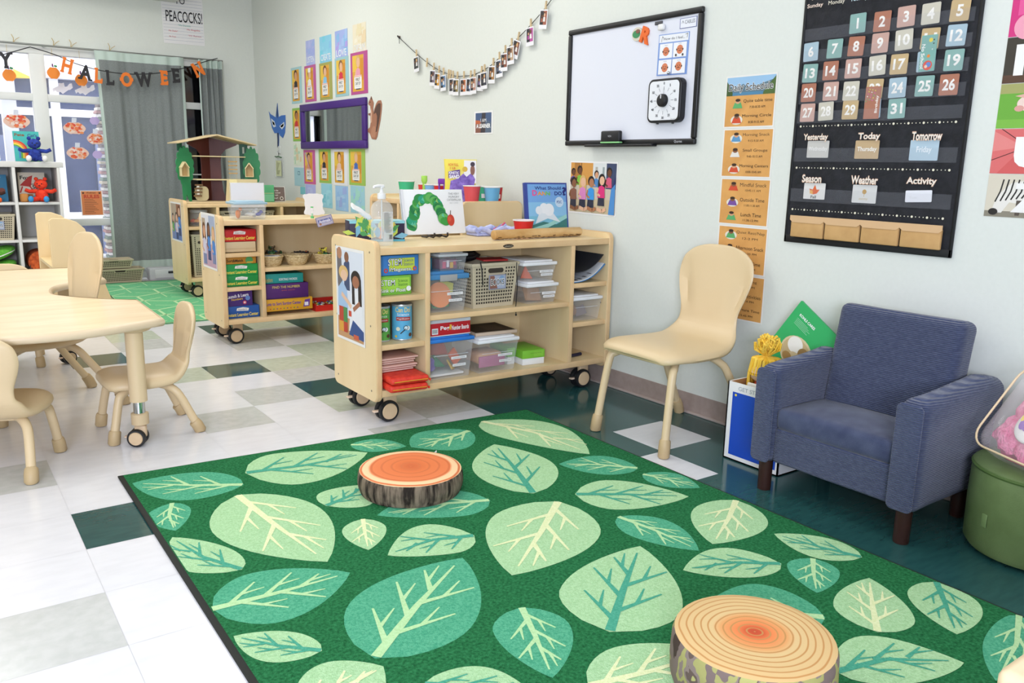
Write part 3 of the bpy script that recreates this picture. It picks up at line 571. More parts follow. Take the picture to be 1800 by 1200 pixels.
# ---------------------------------------------------------------- generic box, bin, basket, cup makers
def FM(loc, x, y, z): return basis((loc[0]+x, loc[1]+y, loc[2]+z), (1, 0, 0), (0, 0, 1), (0, -1, 0))
def carton(name, label, cat, loc, size, col, items=(), top=None, rz=0, group=None, side=None, lid=None, bev=.0015):
    """box with its printed front at local y = 0; loc is the front lower corner"""
    t = thing(name, label, cat, loc, rz, group) if lid else None
    w, d, h = size; mb = MB().bx(0, w, 0, d, 0, h if not lid else h*.45, cc(col), bev)
    flat(mb, items, w, h, basis((0, 0, 0), (1, 0, 0), (0, 0, 1), (0, -1, 0)), .0006)
    if top: flat(mb, top, w, d, basis((0, 0, h), (1, 0, 0), (0, 1, 0), (0, 0, 1)), .0006)
    if lid:
        mb.build('box_base', t); lb = MB().bx(-.002, w+.002, -.002, d+.002, h*.45, h, cc(lid), bev); flat(lb, side or (), w, h, basis((0, -.002, 0), (1, 0, 0), (0, 0, 1), (0, -1, 0)), .0006); lb.build('box_lid', t); return t
    return tag(mb.build(name, None, loc, rz), label, cat, group)
def bin_(label, loc, w, d, h, lidc='#f2f3f4', labels=True, mat=None, lidh=.022, group=None, rz=0, clasp=None, name='storage_bin'):
    t = thing(name, label, 'storage bin', loc, rz, group); m = mat or CLEAR; k = .88; th = .0025; hh = h-lidh
    mb = MB(); o = [(-w/2*k, -d/2*k, 0), (w/2*k, -d/2*k, 0), (w/2*k, d/2*k, 0), (-w/2*k, d/2*k, 0), (-w/2, -d/2, hh), (w/2, -d/2, hh), (w/2, d/2, hh), (-w/2, d/2, hh)]
    mb.add(o, [(3, 2, 1, 0), (0, 1, 5, 4), (1, 2, 6, 5), (2, 3, 7, 6), (3, 0, 4, 7)], m)
    for z in (.62,):
        q = k+(1-k)*z; mb.bx(-w/2*q+.02, w/2*q-.02, -d/2*q-.0015, -d/2*q, hh*z, hh*z+.003, FROST)
    mb.build('bin_body', t)
    lb = MB().bx(-w/2-.006, w/2+.006, -d/2-.006, d/2+.006, hh-.004, hh+lidh*.6, cc(lidc), .004).bx(-w/2+.012, w/2-.012, -d/2+.012, d/2-.012, hh+lidh*.5, h, cc(lidc), .004)
    if clasp: lb.bx(-w*.2, w*.22, -d/2-.011, -d/2-.004, hh-.012, hh+lidh*.55, cc(clasp), .003)
    lb.build('bin_lid', t)
    if labels:
        q = k+(1-k)*.45; sl = MB()
        for i, (tx, dx) in enumerate((('CLASSROOM MATERIALS', .02), ('PLEASE RETURN', .03))):
            M = basis((dx-.02, -d/2*(k+(1-k)*(.6-.22*i))-.0035, hh*(.5-.2*i)), (1, 0, 0), (0, .0, 1), (0, -1, 0))
            ww = .085-.012*i; sl.prism([(0, 0), (ww, 0), (ww, .0125), (0, .0125)], 0, .0006, WHITE, M).text(tx, ww/2, .00625, C('#333333'), ww*.85, .0048, M, .0009)
        sl.build('paper_labels', t)
    return t
def basket(label, loc, w, d, h, rz=0, sign=None, group=None):
    t = thing('plastic_basket', label, 'basket', loc, rz, group); k = .86; m = C('#cbbfa3', .5); hole = C('#3a332a', .8)
    mb = MB(); th = .004
    def side(a, b):   # a, b lower corners of the outer face; perforations are dark recesses
        pass
    o = []
    for s, q in ((0, 0), (th, th)):
        for z, kk in ((0, k), (h, 1)): o += [(-w/2*kk+s, -d/2*kk+s, z+(q if z == 0 else 0)), (w/2*kk-s, -d/2*kk+s, z+(q if z == 0 else 0)), (w/2*kk-s, d/2*kk-s, z+(q if z == 0 else 0)), (-w/2*kk+s, d/2*kk-s, z+(q if z == 0 else 0))]
    mb.add(o, [(3, 2, 1, 0), (0, 1, 5, 4), (1, 2, 6, 5), (2, 3, 7, 6), (3, 0, 4, 7), (8, 9, 10, 11), (9, 8, 12, 13), (10, 9, 13, 14), (11, 10, 14, 15), (8, 11, 15, 12), (4, 5, 13, 12), (5, 6, 14, 13), (6, 7, 15, 14), (7, 4, 12, 15)], m)
    nx = max(8, int(w/.0155)); nz = max(5, int(h/.0155)); ny = max(6, int(d/.0155))
    for j in range(1, nz-1):
        z = h*(j+.5)/nz; kk = k+(1-k)*z/h
        for i in range(1, nx-1):
            x = (-.5+(i+.5)/nx)*w*kk
            if j > nz*.68 and abs(x) < .055 and j < nz-1: continue
            a = .0046; mb.add([(x-a, -d/2*kk-.0004, z-a), (x+a, -d/2*kk-.0004, z-a), (x+a, -d/2*kk-.0012, z+a), (x-a, -d/2*kk-.0012, z+a)], [(0, 1, 2, 3)], hole)
        for i in range(1, ny-1):
            y = (-.5+(i+.5)/ny)*d*kk; a = .0046
            mb.add([(-w/2*kk-.0004, y+a, z-a), (-w/2*kk-.0004, y-a, z-a), (-w/2*kk-.0012, y-a, z+a), (-w/2*kk-.0012, y+a, z+a)], [(0, 1, 2, 3)], hole)
    mb.prism([(a, b) for a, b in roundrect(.09, .022, .011)], 0, .0016, hole, basis((-.045, -d/2*.985-.001, h*.79), (1, 0, 0), (0, 0, 1), (0, -1, 0)))
    mb.build('basket_body', t)
    MB().bx(-w/2-.004, w/2+.004, -d/2-.004, -d/2+.004, h-.012, h+.003, m, .002).bx(-w/2-.004, w/2+.004, d/2-.004, d/2+.004, h-.012, h+.003, m, .002).bx(-w/2-.004, -w/2+.004, -d/2, d/2, h-.012, h+.003, m, .002).bx(w/2-.004, w/2+.004, -d/2, d/2, h-.012, h+.003, m, .002).build('rim', t)
    if sign:
        M = basis((-.045, -d/2-.006, h*.42), (1, 0, 0), (0, .0, 1), (0, -1, 0)); sb = MB().prism([(0, 0), (.1, 0), (.1, .07), (0, .07)], 0, .002, C('#8d93a8'), M)
        flat(sb, [('r', .05, .06, .95, .94, '#aab2c6'), ('p', [(.05, .06), (.5, .06), (.3, .94), (.05, .94)], '#8b5f52'), ('c', .75, .7, .16, '#7fa3c8'), ('t', .5, .5, .8, .42, sign, '#f4f2ee', .05), ('t', .5, .5, .78, .38, sign, '#1e2230', .01)], .1, .07, M, .002)
        sb.build('picture_label', t)
    return t
def cup(name, label, loc, r, h, col, label_strip=False, group=None):
    t = thing(name, label, 'cup', loc, 0, group)
    MB().lathe([(r*.72, 0), (r*.73, .002), (r*.97, h-.004), (r*.94, h-.004), (r*.7, .006)], cc(col), 24).build('cup_wall', t)
    MB().lathe([(r*.97, h-.006), (r*1.04, h-.004), (r*1.04, h), (r*.97, h), (r*.94, h-.005)], WHITE, 24).build('rolled_rim', t)
    if label_strip:
        mb = MB(); n = 6; z0, z1 = h*.3, h*.55; vs = []
        for i in range(n+1):
            a = -PI/2-.9+1.1*i/n
            for z in (z0, z1): rr = (r*.73+(r*.97-r*.73)*z/h)+.001; vs.append((rr*math.cos(a), rr*math.sin(a), z))
        mb.add(vs, [(2*i, 2*i+2, 2*i+3, 2*i+1) for i in range(n)], WHITE); mb.build('label_strip', t)
    return t
def at(o, x, y, z): return (o[0]+x, o[1]+y, o[2]+z)
# ---------------------------------------------------------------- contents of the front shelf
carton('game_box', 'blue science game box with yellow panel, on top of the green one', 'box', at(A0, .028+.012, .06, .672), (.205, .26, .088), '#3f86cf',
       [('r', .28, .2, .9, .86, '#cfe04a'), ('t', .42, .66, .34, .34, 'STEM', '#203a6b', .035), ('t', .42, .66, .33, .32, 'STEM', '#ffffff', .005), ('t', .75, .74, .24, .16, 'Science', '#2a4f8f'), ('t', .75, .54, .24, .16, 'Station', '#2a4f8f'), ('t', .56, .26, .5, .24, 'Magnets', '#203a6b', .035), ('t', .56, .26, .49, .22, 'Magnets', '#ffffff', .005), ('c', .2, .25, .05, '#d8402f'), ('c', .2, .25, .025, '#3f86cf'), ('c', .9, .3, .05, '#d8402f'), ('c', .9, .3, .025, '#3f86cf')], [('r', .1, .1, .9, .9, '#5a9fe0')])
carton('game_box', 'green science game box under the blue one', 'box', at(A0, .032, .05, .586), (.17, .26, .084), '#7cc043',
       [('r', .1, .2, .95, .9, '#a5d94a'), ('t', .32, .66, .4, .32, 'STEM', '#1d5a2a', .035), ('t', .32, .66, .39, .3, 'STEM', '#ffffff', .005), ('t', .75, .74, .28, .16, 'Science', '#20662f'), ('t', .75, .54, .28, .16, 'Station', '#20662f'), ('t', .47, .25, .74, .22, 'Sink or Float', '#1d5a2a', .035), ('t', .47, .25, .73, .2, 'Sink or Float', '#ffffff', .005), ('c', .92, .3, .07, '#f2f5f0')])
def canister(label, loc, r, h, col, col2, txt):
    t = thing('canister', label, 'canister', loc, -.35); MB().lathe([(r, .004), (r, h-.008)], cc(col), 28).build('can_wall', t)
    MB().lathe([(r*1.01, 0), (r*1.03, .002), (r*1.01, .006)], C('#cfd3d6', .3, .7), 28).build('bottom_rim', t); MB().lathe([(r*1.01, h-.01), (r*1.03, h-.006), (r*1.01, h), (r*.9, h-.003)], C('#cfd3d6', .3, .7), 28).build('top_rim', t)
    mb = MB()
    def wrap(its):
        k = MB(); flat(k, its, 2*r, h, Matrix.Identity(4), 0)
        for fi, f in enumerate(k.f):
            vs = []
            for i in f:
                x, y, z = k.v[i]; a = (x-r)/r*1.0; rr = r+.0006+z; vs.append((rr*math.sin(a), -rr*math.cos(a), y))
            mb.add(vs, [tuple(range(len(vs)))], k.mats[k.m[fi]])
    its = [('t', .5, .86, .8, .13, 'Can Do!', '#f6e08a', .02), ('t', .5, .73, .62, .07, 'Science', '#ffffff')]
    its += [('r', .14+.02*k, .56+.0, .14+.02*(k+1), .66, '#b5342c') for k in range(36)]+[('t', .5, .61, .6, .055, txt, '#ffffff')]+[('c', .25, .33, .1, '#e8e6c8'), ('c', .72, .35, .11, '#f2f4f4'), ('l', [(.36, .2), (.55, .3), (.62, .34)], .05, '#1d1d1d'), ('c', .62, .36, .12, '#1d1d1d'), ('c', .62, .36, .09, '#cfe9f2'), ('c', .85, .16, .1, '#5b3b2a'), ('c', .15, .12, .06, col2)]
    wrap(its); mb.build('printed_wrap', t); return t
canister('blue science canister with magnifier picture', at(A0, .180, .1, .371), .046, .165, '#5fb3dd', '#e8c53f', 'Magnification')
canister('green science canister beside the blue one', at(A0, .081, .12, .371), .044, .16, '#63b04c', '#d33b2e', 'Magnetism')
for k in range(6): carton('pink_board', 'thin pink board, %s from the top of its stack' % ORD[k] if k else 'thin pink board, topmost of its stack', 'board', at(A0, .034-.004*(k % 2), .03+.008*(k % 3), .2945-.0115*k), (.19-.006*(k % 3), .24, .0085), '#d9a796', [('r', 0, .3, 1, .7, '#e9c8ba')], group='pink boards in the lowest cubby')
for k, lb in ((0, 'red zipped fabric case on top of the other red case'), (1, 'red zipped fabric case lying at the bottom of the cubby')):
    t = thing('zipped_case', lb, 'case', at(A0, .139, .085, .1668+.035*(1-k)), -.05-.04*k)
    RED = nmat('red_nylon', '#c92a20', '#e0402c', 40, rough=.45, bump=.2)
    MB().bx(-.093, .093, -.16, .13, 0, .033, RED, .014, None, 4).build('case_body', t)
    MB().tube([(-.08, -.1605, .015), (0, -.163, .016), (.083, -.161, .015), (.0935, -.14, .015), (.0935, .0, .015)], .0022, C('#e0a22e', .4), 6).build('zip', t)
    MB().bx(.088, .094, -.169, -.159, .008, .018, RED).build('zip_pull', t)
# second bay, upper
b1 = bin_('clear bin with blue lid holding an orange foam disc, upper shelf of the front unit', at(A0, .395, .16, .4835), .222, .21, .192, '#4b8cc0', True, None, .034, clasp='#a9a9a6')
def shape(name, label, mb, grp): return tag(mb, label, 'foam shape', grp)
FG = 'foam shapes in the clear bins'
def foam(label, cx, cy, cz, kind, col, s, tilt=(1.3, 0, 0), grp=FG, nm='foam_shape'):
    mb = MB(); p = {'disc': disc(0, 0, s, s, 24), 'tri': [(-s, -s*.8), (s, -s*.8), (0, s)], 'sq': [(-s, -s*.7), (s, -s*.7), (s, s*.7), (-s, s*.7)]}[kind]
    mb.prism(p, -.004, .004, C(col, .8)); o = mb.build(nm, None, (cx, cy, cz)); o.rotation_euler = tilt; return tag(o, label, 'foam shape')
def f3(o, x, y, z): return o[0]+x, o[1]+y, z
foam('orange foam disc seen through the blue lidded bin', *f3(A0, .375, .095, .56), 'disc', '#ee8c43', .06)
foam('yellow foam piece behind the orange disc in the blue lidded bin', *f3(A0, .435, .135, .59), 'sq', '#d9d64c', .038, (1.2, .3, 0))
foam('pink foam piece standing at the side of the blue lidded bin', *f3(A0, .44, .15, .55), 'sq', '#d0607a', .04, (1.35, 1.2, 0))
foam('green foam piece lying low in the blue lidded bin', *f3(A0, .395, .15, .515), 'sq', '#55a852', .05, (.5, 0, .2))
foam('green foam piece leaning in the corner of the blue lidded bin', *f3(A0, .345, .16, .55), 'tri', '#4c9f57', .035, (1.3, .6, 0))
bin_('small clear bin of markers with red label frame on the blue lidded bin', at(A0, .43, .14, .676), .15, .15, .085, '#d9dcdf', False, CLEAR, .016)
carton('counting_block', 'pink and purple marker pieces inside the small clear bin', 'craft pieces', at(A0, .385, .1, .679), (.09, .08, .045), '#7e4a68', [('r', .1, .1, .3, .8, '#d8567a'), ('r', .35, .2, .5, .9, '#f2e9ef'), ('r', .55, .1, .75, .7, '#e2b23d'), ('r', .75, .4, .9, .8, '#c43b5d')], [('r', .1, .1, .4, .5, '#e9e2ea'), ('r', .5, .4, .9, .9, '#d8567a')])
carton('card_box', 'small teal card box behind the little marker bin', 'box', at(A0, .288, .12, .678), (.062, .1, .055), '#2f86a8', [('r', .3, .25, .75, .75, '#7fc0d8')])
bk = basket('beige perforated basket labelled BOOKS in the front shelf', at(A0, .663, .19, .4835), .275, .27, .215, .03, 'BOOKS')
carton('picture_book', 'red edged book lying across the beige BOOKS basket', 'book', at(A0, .63, .11, .703), (.13, .1, .008), '#c03030', (), [('r', 0, 0, 1, 1, '#a82a2c')], -.2)
mb = MB()
for k in range(7): mb.ball((.02*math.sin(k*2.1), .015*math.cos(k*1.7), .03+.008*(k % 3)), .05, BLACK, (1.3, .9, .5), None, 2, .25, k)
tag(mb.build('black_pouch', None, at(A0, .60, .24, .685)), 'black fabric pouch bulging out of the beige basket', 'pouch')
tag(MB().tube([(0, 0, 0), (-.006, -.006, -.03), (.004, -.004, -.12), (-.002, -.002, -.22), (.002, 0, -.258)], .0022, BLACK, 6).ball((.002, 0, -.26), .005, BLACK).build('shoe_lace', None, at(A0, .775, .035, .70)), 'black cord hanging down over the shelf edge beside the basket', 'cord')
tag(MB().tube([(0, 0, .0), (.006, -.004, -.04), (.012, -.004, -.11)], .003, BLACK, 6).build('bag_strap', None, at(A0, .57, .044, .71)), 'short black strap hanging down the front of the beige basket', 'cord')
bin_('white lidded clear bin with orange pieces, upper of two beside the basket', at(A0, .93, .17, .596), .2, .24, .105, '#f2f3f4', True, CLEAR)
bin_('white lidded clear bin with brown pieces, under the other beside the basket', at(A0, .945, .165, .4835), .19, .24, .11, '#f2f3f4', True, CLEAR)
foam('orange foam wedge inside the upper white lidded bin', *f3(A0, .9, .13, .63), 'tri', '#e8673a', .036, (1.2, .1, 0))
foam('tan card inside the lower white lidded bin', *f3(A0, .935, .12, .52), 'sq', '#b58a63', .05, (1.0, .1, 0))
# second bay, lower
bin_('clear bin with bright blue lid under the red game box', at(A0, .407, .165, .1658), .24, .26, .205, '#2f7fd6', True, CLEAR, .022)
for lb, x, y, z, kd, cl, s, tl in (('purple foam piece at the end of the bright blue lidded bin', .335, .12, .225, 'disc', '#7a56b5', .035, (1.2, .4, 0)), ('orange foam strip standing in the bright blue lidded bin', .47, .115, .25, 'sq', '#e2683a', .036, (1.3, 1.0, 0)), ('green foam piece in the middle of the bright blue lidded bin', .385, .135, .232, 'tri', '#3f9a62', .038, (.8, .2, .4)), ('red foam piece near the rim of the bright blue lidded bin', .40, .18, .292, 'sq', '#c9583c', .06, (.9, .1, .1)), ('yellow foam bit low in the bright blue lidded bin', .45, .115, .21, 'tri', '#dcb53e', .03, (.9, .2, .8))):
    foam(lb, *f3(A0, x, y, z), kd, cl, s, tl)
carton('foam_tray', 'white tray lying at the bottom of the bright blue lidded bin', 'tray', at(A0, .31, .075, .172), (.19, .15, .01), '#eceae4')
carton('game_box', 'red game box with white edges on the bright blue lid', 'box', at(A0, .285, .05, .3725), (.235, .25, .078), '#c8202a',
       [('r', 0, .8, 1, 1, '#d9dbe0'), ('r', 0, 0, 1, .05, '#eeeeee'), ('t', .4, .45, .2, .3, 'Peg', '#ffffff', .02), ('p', [(.5, .35), (.54, .35), (.56, .65), (.51, .68)], '#f0b63a'), ('t', .76, .45, .4, .26, 'Number Boards', '#ffffff', .02), ('r', .1, .14, .24, .5, '#f4f4f4')]+[('r', .115+.014*k, .2, .122+.014*k, .44, '#222222') for k in range(8)], [('r', .1, .1, .95, .95, '#2e5ea8'), ('r', .1, .5, .5, .95, '#30343e')])
bin_('white lidded clear bin with pink folded pieces, beside the bright blue one', at(A0, .672, .16, .1658), .235, .26, .175, '#f2f3f4', True, CLEAR)
t = thing('folded_felt', 'pink and tan felt folded inside the wide white lidded bin', 'felt', at(A0, .655, .13, .2))
MB().bx(-.075, .07, -.065, .07, 0, .06, C('#d3a27c', .9), .02).build('tan_layer', t)
MB().bx(-.078, .072, -.078, -.066, -.01, .045, C('#b76a8c', .9), .004).build('pink_layer', t)
carton('picture_board', 'thin framed picture board lying on the wide white lidded bin', 'board', at(A0, .57, .08, .3425), (.24, .22, .016), '#cdb8a2', (), [('r', .03, .05, .97, .95, '#4a3a32'), ('r', .4, .2, .8, .7, '#5f4b40')], -.06)
carton('card_box', 'long lime green box with white base at the front of the lower bay', 'box', at(A0, .85, .07, .1658), (.13, .2, .075), '#f3f3f0', (), None, -.08, None, [('r', .5, .55, .95, .9, '#8fcf45'), ('t', .6, .8, .5, .08, 'counting cards', '#3f6f22')], '#83c83c')
carton('card_box', 'lime green box set back behind the long lime one', 'box', at(A0, .798, .13, .1658), (.042, .18, .085), '#f3f3f0', (), None, -.08, None, (), '#7cc23a')
# third bay
mb = MB()
def bent(mb, x0, x1, y0, y1, z, rise, m, th=.002, n=14, M=None):
    vs = []
    for o in (0, th):
        for i in range(n+1):
            a = i/n; x = x0+(x1-x0)*a; zz = z+rise*a**2.5+o
            vs += [(x, y0, zz), (x, y1, zz)]
    N = 2*(n+1); fs = []
    for i in range(n): fs += [(2*i, 2*i+1, 2*i+3, 2*i+2), (N+2*i, N+2*i+2, N+2*i+3, N+2*i+1), (2*i, 2*i+2, N+2*i+2, N+2*i), (2*i+1, N+2*i+1, N+2*i+3, 2*i+3)]
    fs += [(0, N, N+1, 1), (2*n, 2*n+1, N+2*n+1, N+2*n)]
    mb.add(vs, fs, m, M, True)
for lb, dz, c, xi in (('blue edged paper chart curling up in the top cubby', 0, '#4d8fd0', 0), ('white printed chart on the blue edged one', .004, '#eef0f2', .012), ('glossy dark leaflet behind the curled charts', .05, '#2c3038', .02)):
    mb = MB(); bent(mb, 0, .215-xi, 0, .28, 0, .085, C(c, .3), .003)
    if xi == .012:
        for k in range(4):
            x = .04+.032*k; zz = .085*(x/.203)**2.5+.0036; mb.box((x, .035, zz), (.02, .03, .0008), C('#3a2c28'), 0, Matrix.Rotation(0, 4, 'Y')); mb.box((x, .09, zz), (.02, .05, .0008), C('#c9ccd0'))
    tag(mb.build('paper_chart', None, at(A0, 1.122+xi*.3, .02, .578+dz)), lb, 'chart')
bin_('white lidded clear bin alone in the narrow end cubby', at(A0, 1.235, .15, .3705), .2, .23, .135, '#f2f3f4', False, CLEAR)
foam('brown foam piece in the end cubby bin', *f3(A0, 1.19, .11, .42), 'disc', '#a57a58', .035, (1.2, .2, 0)); foam('grey foam piece in the end cubby bin', *f3(A0, 1.25, .11, .41), 'sq', '#8b7a78', .035, (1.1, -.2, 0))
tag(MB().tube([(0, 0, 0), (.13, .02, 0)], .009, C('#1d1d3a', .4), 12).build('marker_pen', None, at(A0, 1.13, .08, .1748)), 'dark marker pen lying at the bottom of the end cubby', 'marker')
# ================================================================ on top of the front shelf (z = .80)
ZA = .8003
t = thing('tissue_box', 'tissue box with leafy jungle print on the front shelf', 'tissue box', (-1.212, -1.18, ZA), -.24)
mb = MB().bx(-.13, .13, -.055, .055, 0, .095, C('#2e2440'), .003)
r = random.Random(5); its = [('r', 0, .88, 1, 1, '#8fd0dc'), ('r', 0, 0, 1, .1, '#5fb6c9'), ('r', .35, .3, .8, .6, '#76c4d6')]
for k in range(60):
    x, y, a = r.uniform(.08, .8), r.uniform(.12, .7), r.uniform(0, PI); l = r.uniform(.3, .55); c = r.choice(('#8fc24a', '#c5d85a', '#4f9f5a', '#e9d86a', '#7fb8d0'))
    its.append(('p', [(x, y), (x+.3*l*math.cos(a+.35), y+1.6*l*math.sin(a+.35)*.5), (x+.5*l*math.cos(a), y+2.6*l*math.sin(a)*.5), (x+.3*l*math.cos(a-.35), y+1.6*l*math.sin(a-.35)*.5)], c))
its += [('o', .55, .42, .06, .3, '#e88b3c'), ('o', .5, .45, .05, .25, '#3f9ac0'), ('o', .6, .4, .015, .1, '#2e2440')]
flat(mb, [(*i[:1], *i[1:]) for i in its], .26, .095, basis((-.13, -.055, 0), (1, 0, 0), (0, 0, 1), (0, -1, 0)), .0006)
flat(mb, [('r', .1, .1, .6, .9, '#8fc24a'), ('o', .6, .5, .25, .3, '#e88b3c'), ('r', 0, .85, 1, 1, '#8fd0dc')], .11, .095, basis((.13, -.055, 0), (0, 1, 0), (0, 0, 1), (1, 0, 0)), .0006)
mb.bx(-.13, .13, -.055, .055, .0952, .0958, C('#9fd5de')); mb.build('printed_box', t)
mb = MB(); vs = []; n = 12
for i in range(n+1):
    a = i/n
    for j in range(7):
        b = j/6-.5; x = -.02-.085*a**1.2+.012*math.sin(5*b); y = b*(.07+.03*a); z = .094+.09*a-.02*a*a+.012*math.sin(b*9+a*3)
        vs.append((x, y, z))
f = [(i*7+j, i*7+j+1, (i+1)*7+j+1, (i+1)*7+j) for i in range(n) for j in range(6)]
mb.add(vs, f, C('#f6f5f3', .9), None, True); o = mb.build('tissue', t); s = o.modifiers.new('thick', 'SOLIDIFY'); s.thickness = .002
t = thing('hand_sanitizer', 'clear pump bottle of hand sanitizer at the end of the front shelf', 'bottle', (-1.285, -1.40, ZA), .35)
GEL = clearmat('clear_gel_bottle', '#e9ecea', .26, .08)
mb = MB(); pr = roundrect(.104, .066, .024, 6)
def sec(k, z): return [((a-.052)*k, (b-.033)*k, z) for a, b in pr]
ss = [sec(.96, 0), sec(1, .006), sec(1, .155), sec(.93, .172), sec(.7, .188), sec(.36, .198), sec(.3, .206)]; N = len(pr)
mb.add([p for s_ in ss for p in s_], [(i*N+k, i*N+(k+1) % N, (i+1)*N+(k+1) % N, (i+1)*N+k) for i in range(len(ss)-1) for k in range(N)]+[tuple(range(N-1, -1, -1)), tuple((len(ss)-1)*N+k for k in range(N))], GEL, None, True)
mb.build('bottle_body', t)
mb = MB(); M = basis((-.03, -.034, .02), (1, 0, 0), (0, 0, 1), (0, -1, 0)); mb.prism([(0, 0), (.064, 0), (.064, .13), (0, .13)], 0, .0006, FROST, M)
flat(mb, [('r', .12, .94-.034*k, .12+.76*(.6+.4*((k*37) % 10)/10), .955-.034*k, '#8c8f8f') for k in range(19)]+[('r', .6+.035*k, .06, .618+.035*k, .22, '#333333') for k in range(9)]+[('t', .5, .3, .5, .03, 'HAND SANITIZER', '#777a7a')], .064, .13, M, .0008); mb.build('back_label', t)
mb = MB().lathe([(.018, .204), (.019, .206), (.019, .226), (.012, .229), (.008, .232), (.006, .245), (.006, .252)], WHITE, 20)
mb.tube([(.0, 0, .252), (0, 0, .258)], .012, WHITE, 14).tube([(.012, 0, .258), (-.02, 0, .260), (-.045, 0, .257), (-.05, 0, .25)], [.008, .008, .006, .005], WHITE, 10); mb.tube([(0, 0, .2), (0, 0, .03)], .003, C('#dfe3e3'), 8); mb.build('pump', t)
# picture book on a small easel
def easel(label, loc, rz=0, w=.075):
    t = thing('book_easel', label, 'easel', loc, rz); m = C('#2a211c', .4)
    for s in (-1, 1):
        x = s*w*.5; MB().tube([(x, -.05, .028), (x, -.052, .012), (x, -.04, .006), (x, .0, .009), (x, .03, .02), (x, .05, .09), (x*.6, .055, .13)], .0045, m, 8).tube([(x, .0, .009), (x, .02, .003), (x, .07, .003)], .0045, m, 8).build('foot', t)
    MB().tube([(-w*.5, .0, .012), (w*.5, 0, .012)], .004, m, 8).build('crossbar', t); return t
easel('small dark wooden easel holding the white picture book', (-.885, -1.185, ZA+.003), .03)
def book(label, M, w, h, th, cover, items, spine='#dddddd', pages='#f2efe6', cat='book', name='picture_book'):
    t = thing(name, label, cat); t.matrix_world = M
    mb = MB().bx(0, w, 0, h, th-.0025, th, cc(cover), .0008).bx(0, w, 0, h, 0, .0025, cc(cover), .0008).bx(0, .003, 0, h, 0, th, cc(spine), .0008); flat(mb, items, w, h, Matrix.Translation((0, 0, th)), .0002); mb.build('cover', t)
    MB().bx(.003, w-.004, .003, h-.003, .0025, th-.0025, cc(pages)).build('pages', t); return t
def lean(x, y, z, tilt, rz=0):
    return Matrix.Translation((x, y, z)) @ Matrix.Rotation(rz, 4, 'Z') @ Matrix.Rotation(PI/2-tilt, 4, 'X')
g = []
r = random.Random(11); GR = ('#2f8f4a', '#46a84e', '#1f7a45', '#63b45a', '#2aa37c', '#3c9a3f')
pth = [(a_*.88+.01, b_) for a_, b_ in [(.10, .24), (.15, .2), (.17, .35), (.2, .52), (.27, .68), (.36, .78), (.46, .82), (.56, .78), (.63, .66), (.66, .5), (.7, .37), (.75, .28)]]
for k in range(40):
    x, y, q = spl([(*p, 0) for p in pth], k/39); g.append(('o', x+r.uniform(-.02, .02), y+r.uniform(-.03, .03), r.uniform(.06, .09), r.uniform(.09, .13), r.choice(GR)))
for k in range(14):
    x, y, q = spl([(*p, 0) for p in pth], r.random()); g.append(('p', [(x, y), (x+.03, y+.06), (x+.05, y-.05)], r.choice(('#8cc66a', '#1d6a3f', '#5fc2a0'))))
g += [('o', .76, .3, .06, .13, '#c8412c'), ('o', .74, .33, .03, .06, '#d8563a'), ('l', [(.76, .42), (.77, .52)], .012, '#5a4630'), ('t', .85, .9, .18, .045, 'THE VERY', '#8d9291'), ('t', .85, .83, .18, .045, 'HUNGRY', '#8d9291'), ('t', .845, .76, .235, .045, 'CATERPILLAR', '#8d9291'), ('r', 0, 0, .04, 1, '#e9e9ec'), ('t', .84, .69, .14, .025, 'ERIC CARLE', '#b9bcbb')]
book('white picture book with a green leafy arch and red fruit, propped on the easel', lean(-1.072, -1.2, ZA+.021, .2, .02), .352, .218, .011, '#f6f6f5', g)
d = [('r', 0, 0, 1, 1, '#3d4fa0'), ('r', .06, .03, .97, .97, '#8fc8ec'), ('r', .06, .03, .97, .35, '#7fc4dd'), ('p', [(.06, .03), (.97, .03), (.97, .3), (.7, .18), (.4, .24), (.06, .16)], '#3f7f7a'), ('p', [(.06, .1), (.5, .2), (.97, .38), (.97, .3), (.5, .12)], '#9fd8d0'),
     ('r', .06, .62, .97, .97, '#79aee6'), ('c', .8, .62, .1, '#cfe6f6'), ('t', .8, .62, .12, .05, 'P2C', '#2c4f9a', .02), ('t', .54, .895, .62, .06, 'What Should', '#23307a', .02), ('t', .22, .8, .1, .1, 'D', '#ea5a9a', .04), ('t', .39, .79, .2, .07, 'AN', '#f0a04a', .04), ('t', .53, .79, .1, .07, 'N', '#7ac36a', .04), ('t', .62, .79, .08, .07, 'Y', '#7aa4e6', .04), ('t', .78, .79, .17, .07, 'DO', '#23307a', .03), ('t', .935, .83, .075, .15, '?', '#23307a', .04),
     ('t', .26, .08, .32, .03, 'Ganit & Adir Levy', '#ffffff', .02), ('p', [(.2, .2), (.5, .3), (.8, .22), (.62, .42), (.45, .5), (.3, .4)], '#e3edf2'), ('c', .42, .5, .1, '#f3f7f8'), ('c', .54, .47, .12, '#f3f7f8'), ('c', .3, .46, .08, '#eef3f5')]
book('blue picture book standing upright beside the rainstick, title ending DO?', lean(-.335, -1.185, ZA+.001, .14, -.03), .278, .272, .02, '#3d4fa0', d, '#33438c')
t = thing('fabric_tray', 'pale blue fabric lined tray behind the rainstick', 'tray', (-.51, -1.125, ZA+.001)); mb = MB()
BL = nmat('pale_blue_cloth', '#9fa6d2', '#c4c8e4', 25, rough=.9, bump=.4)
for s, y in ((1, -.055), (-1, .055)): mb.tube([(-.125+.025*k, y+.006*math.sin(k*1.9), .026+.012*math.sin(k*1.3)+(.012 if k > 8 else 0)) for k in range(11)], .014, BL, 8)
for x in (-.125, .125): mb.tube([(x, -.055, .03), (x, 0, .026), (x, .055, .03)], .014, BL, 8)
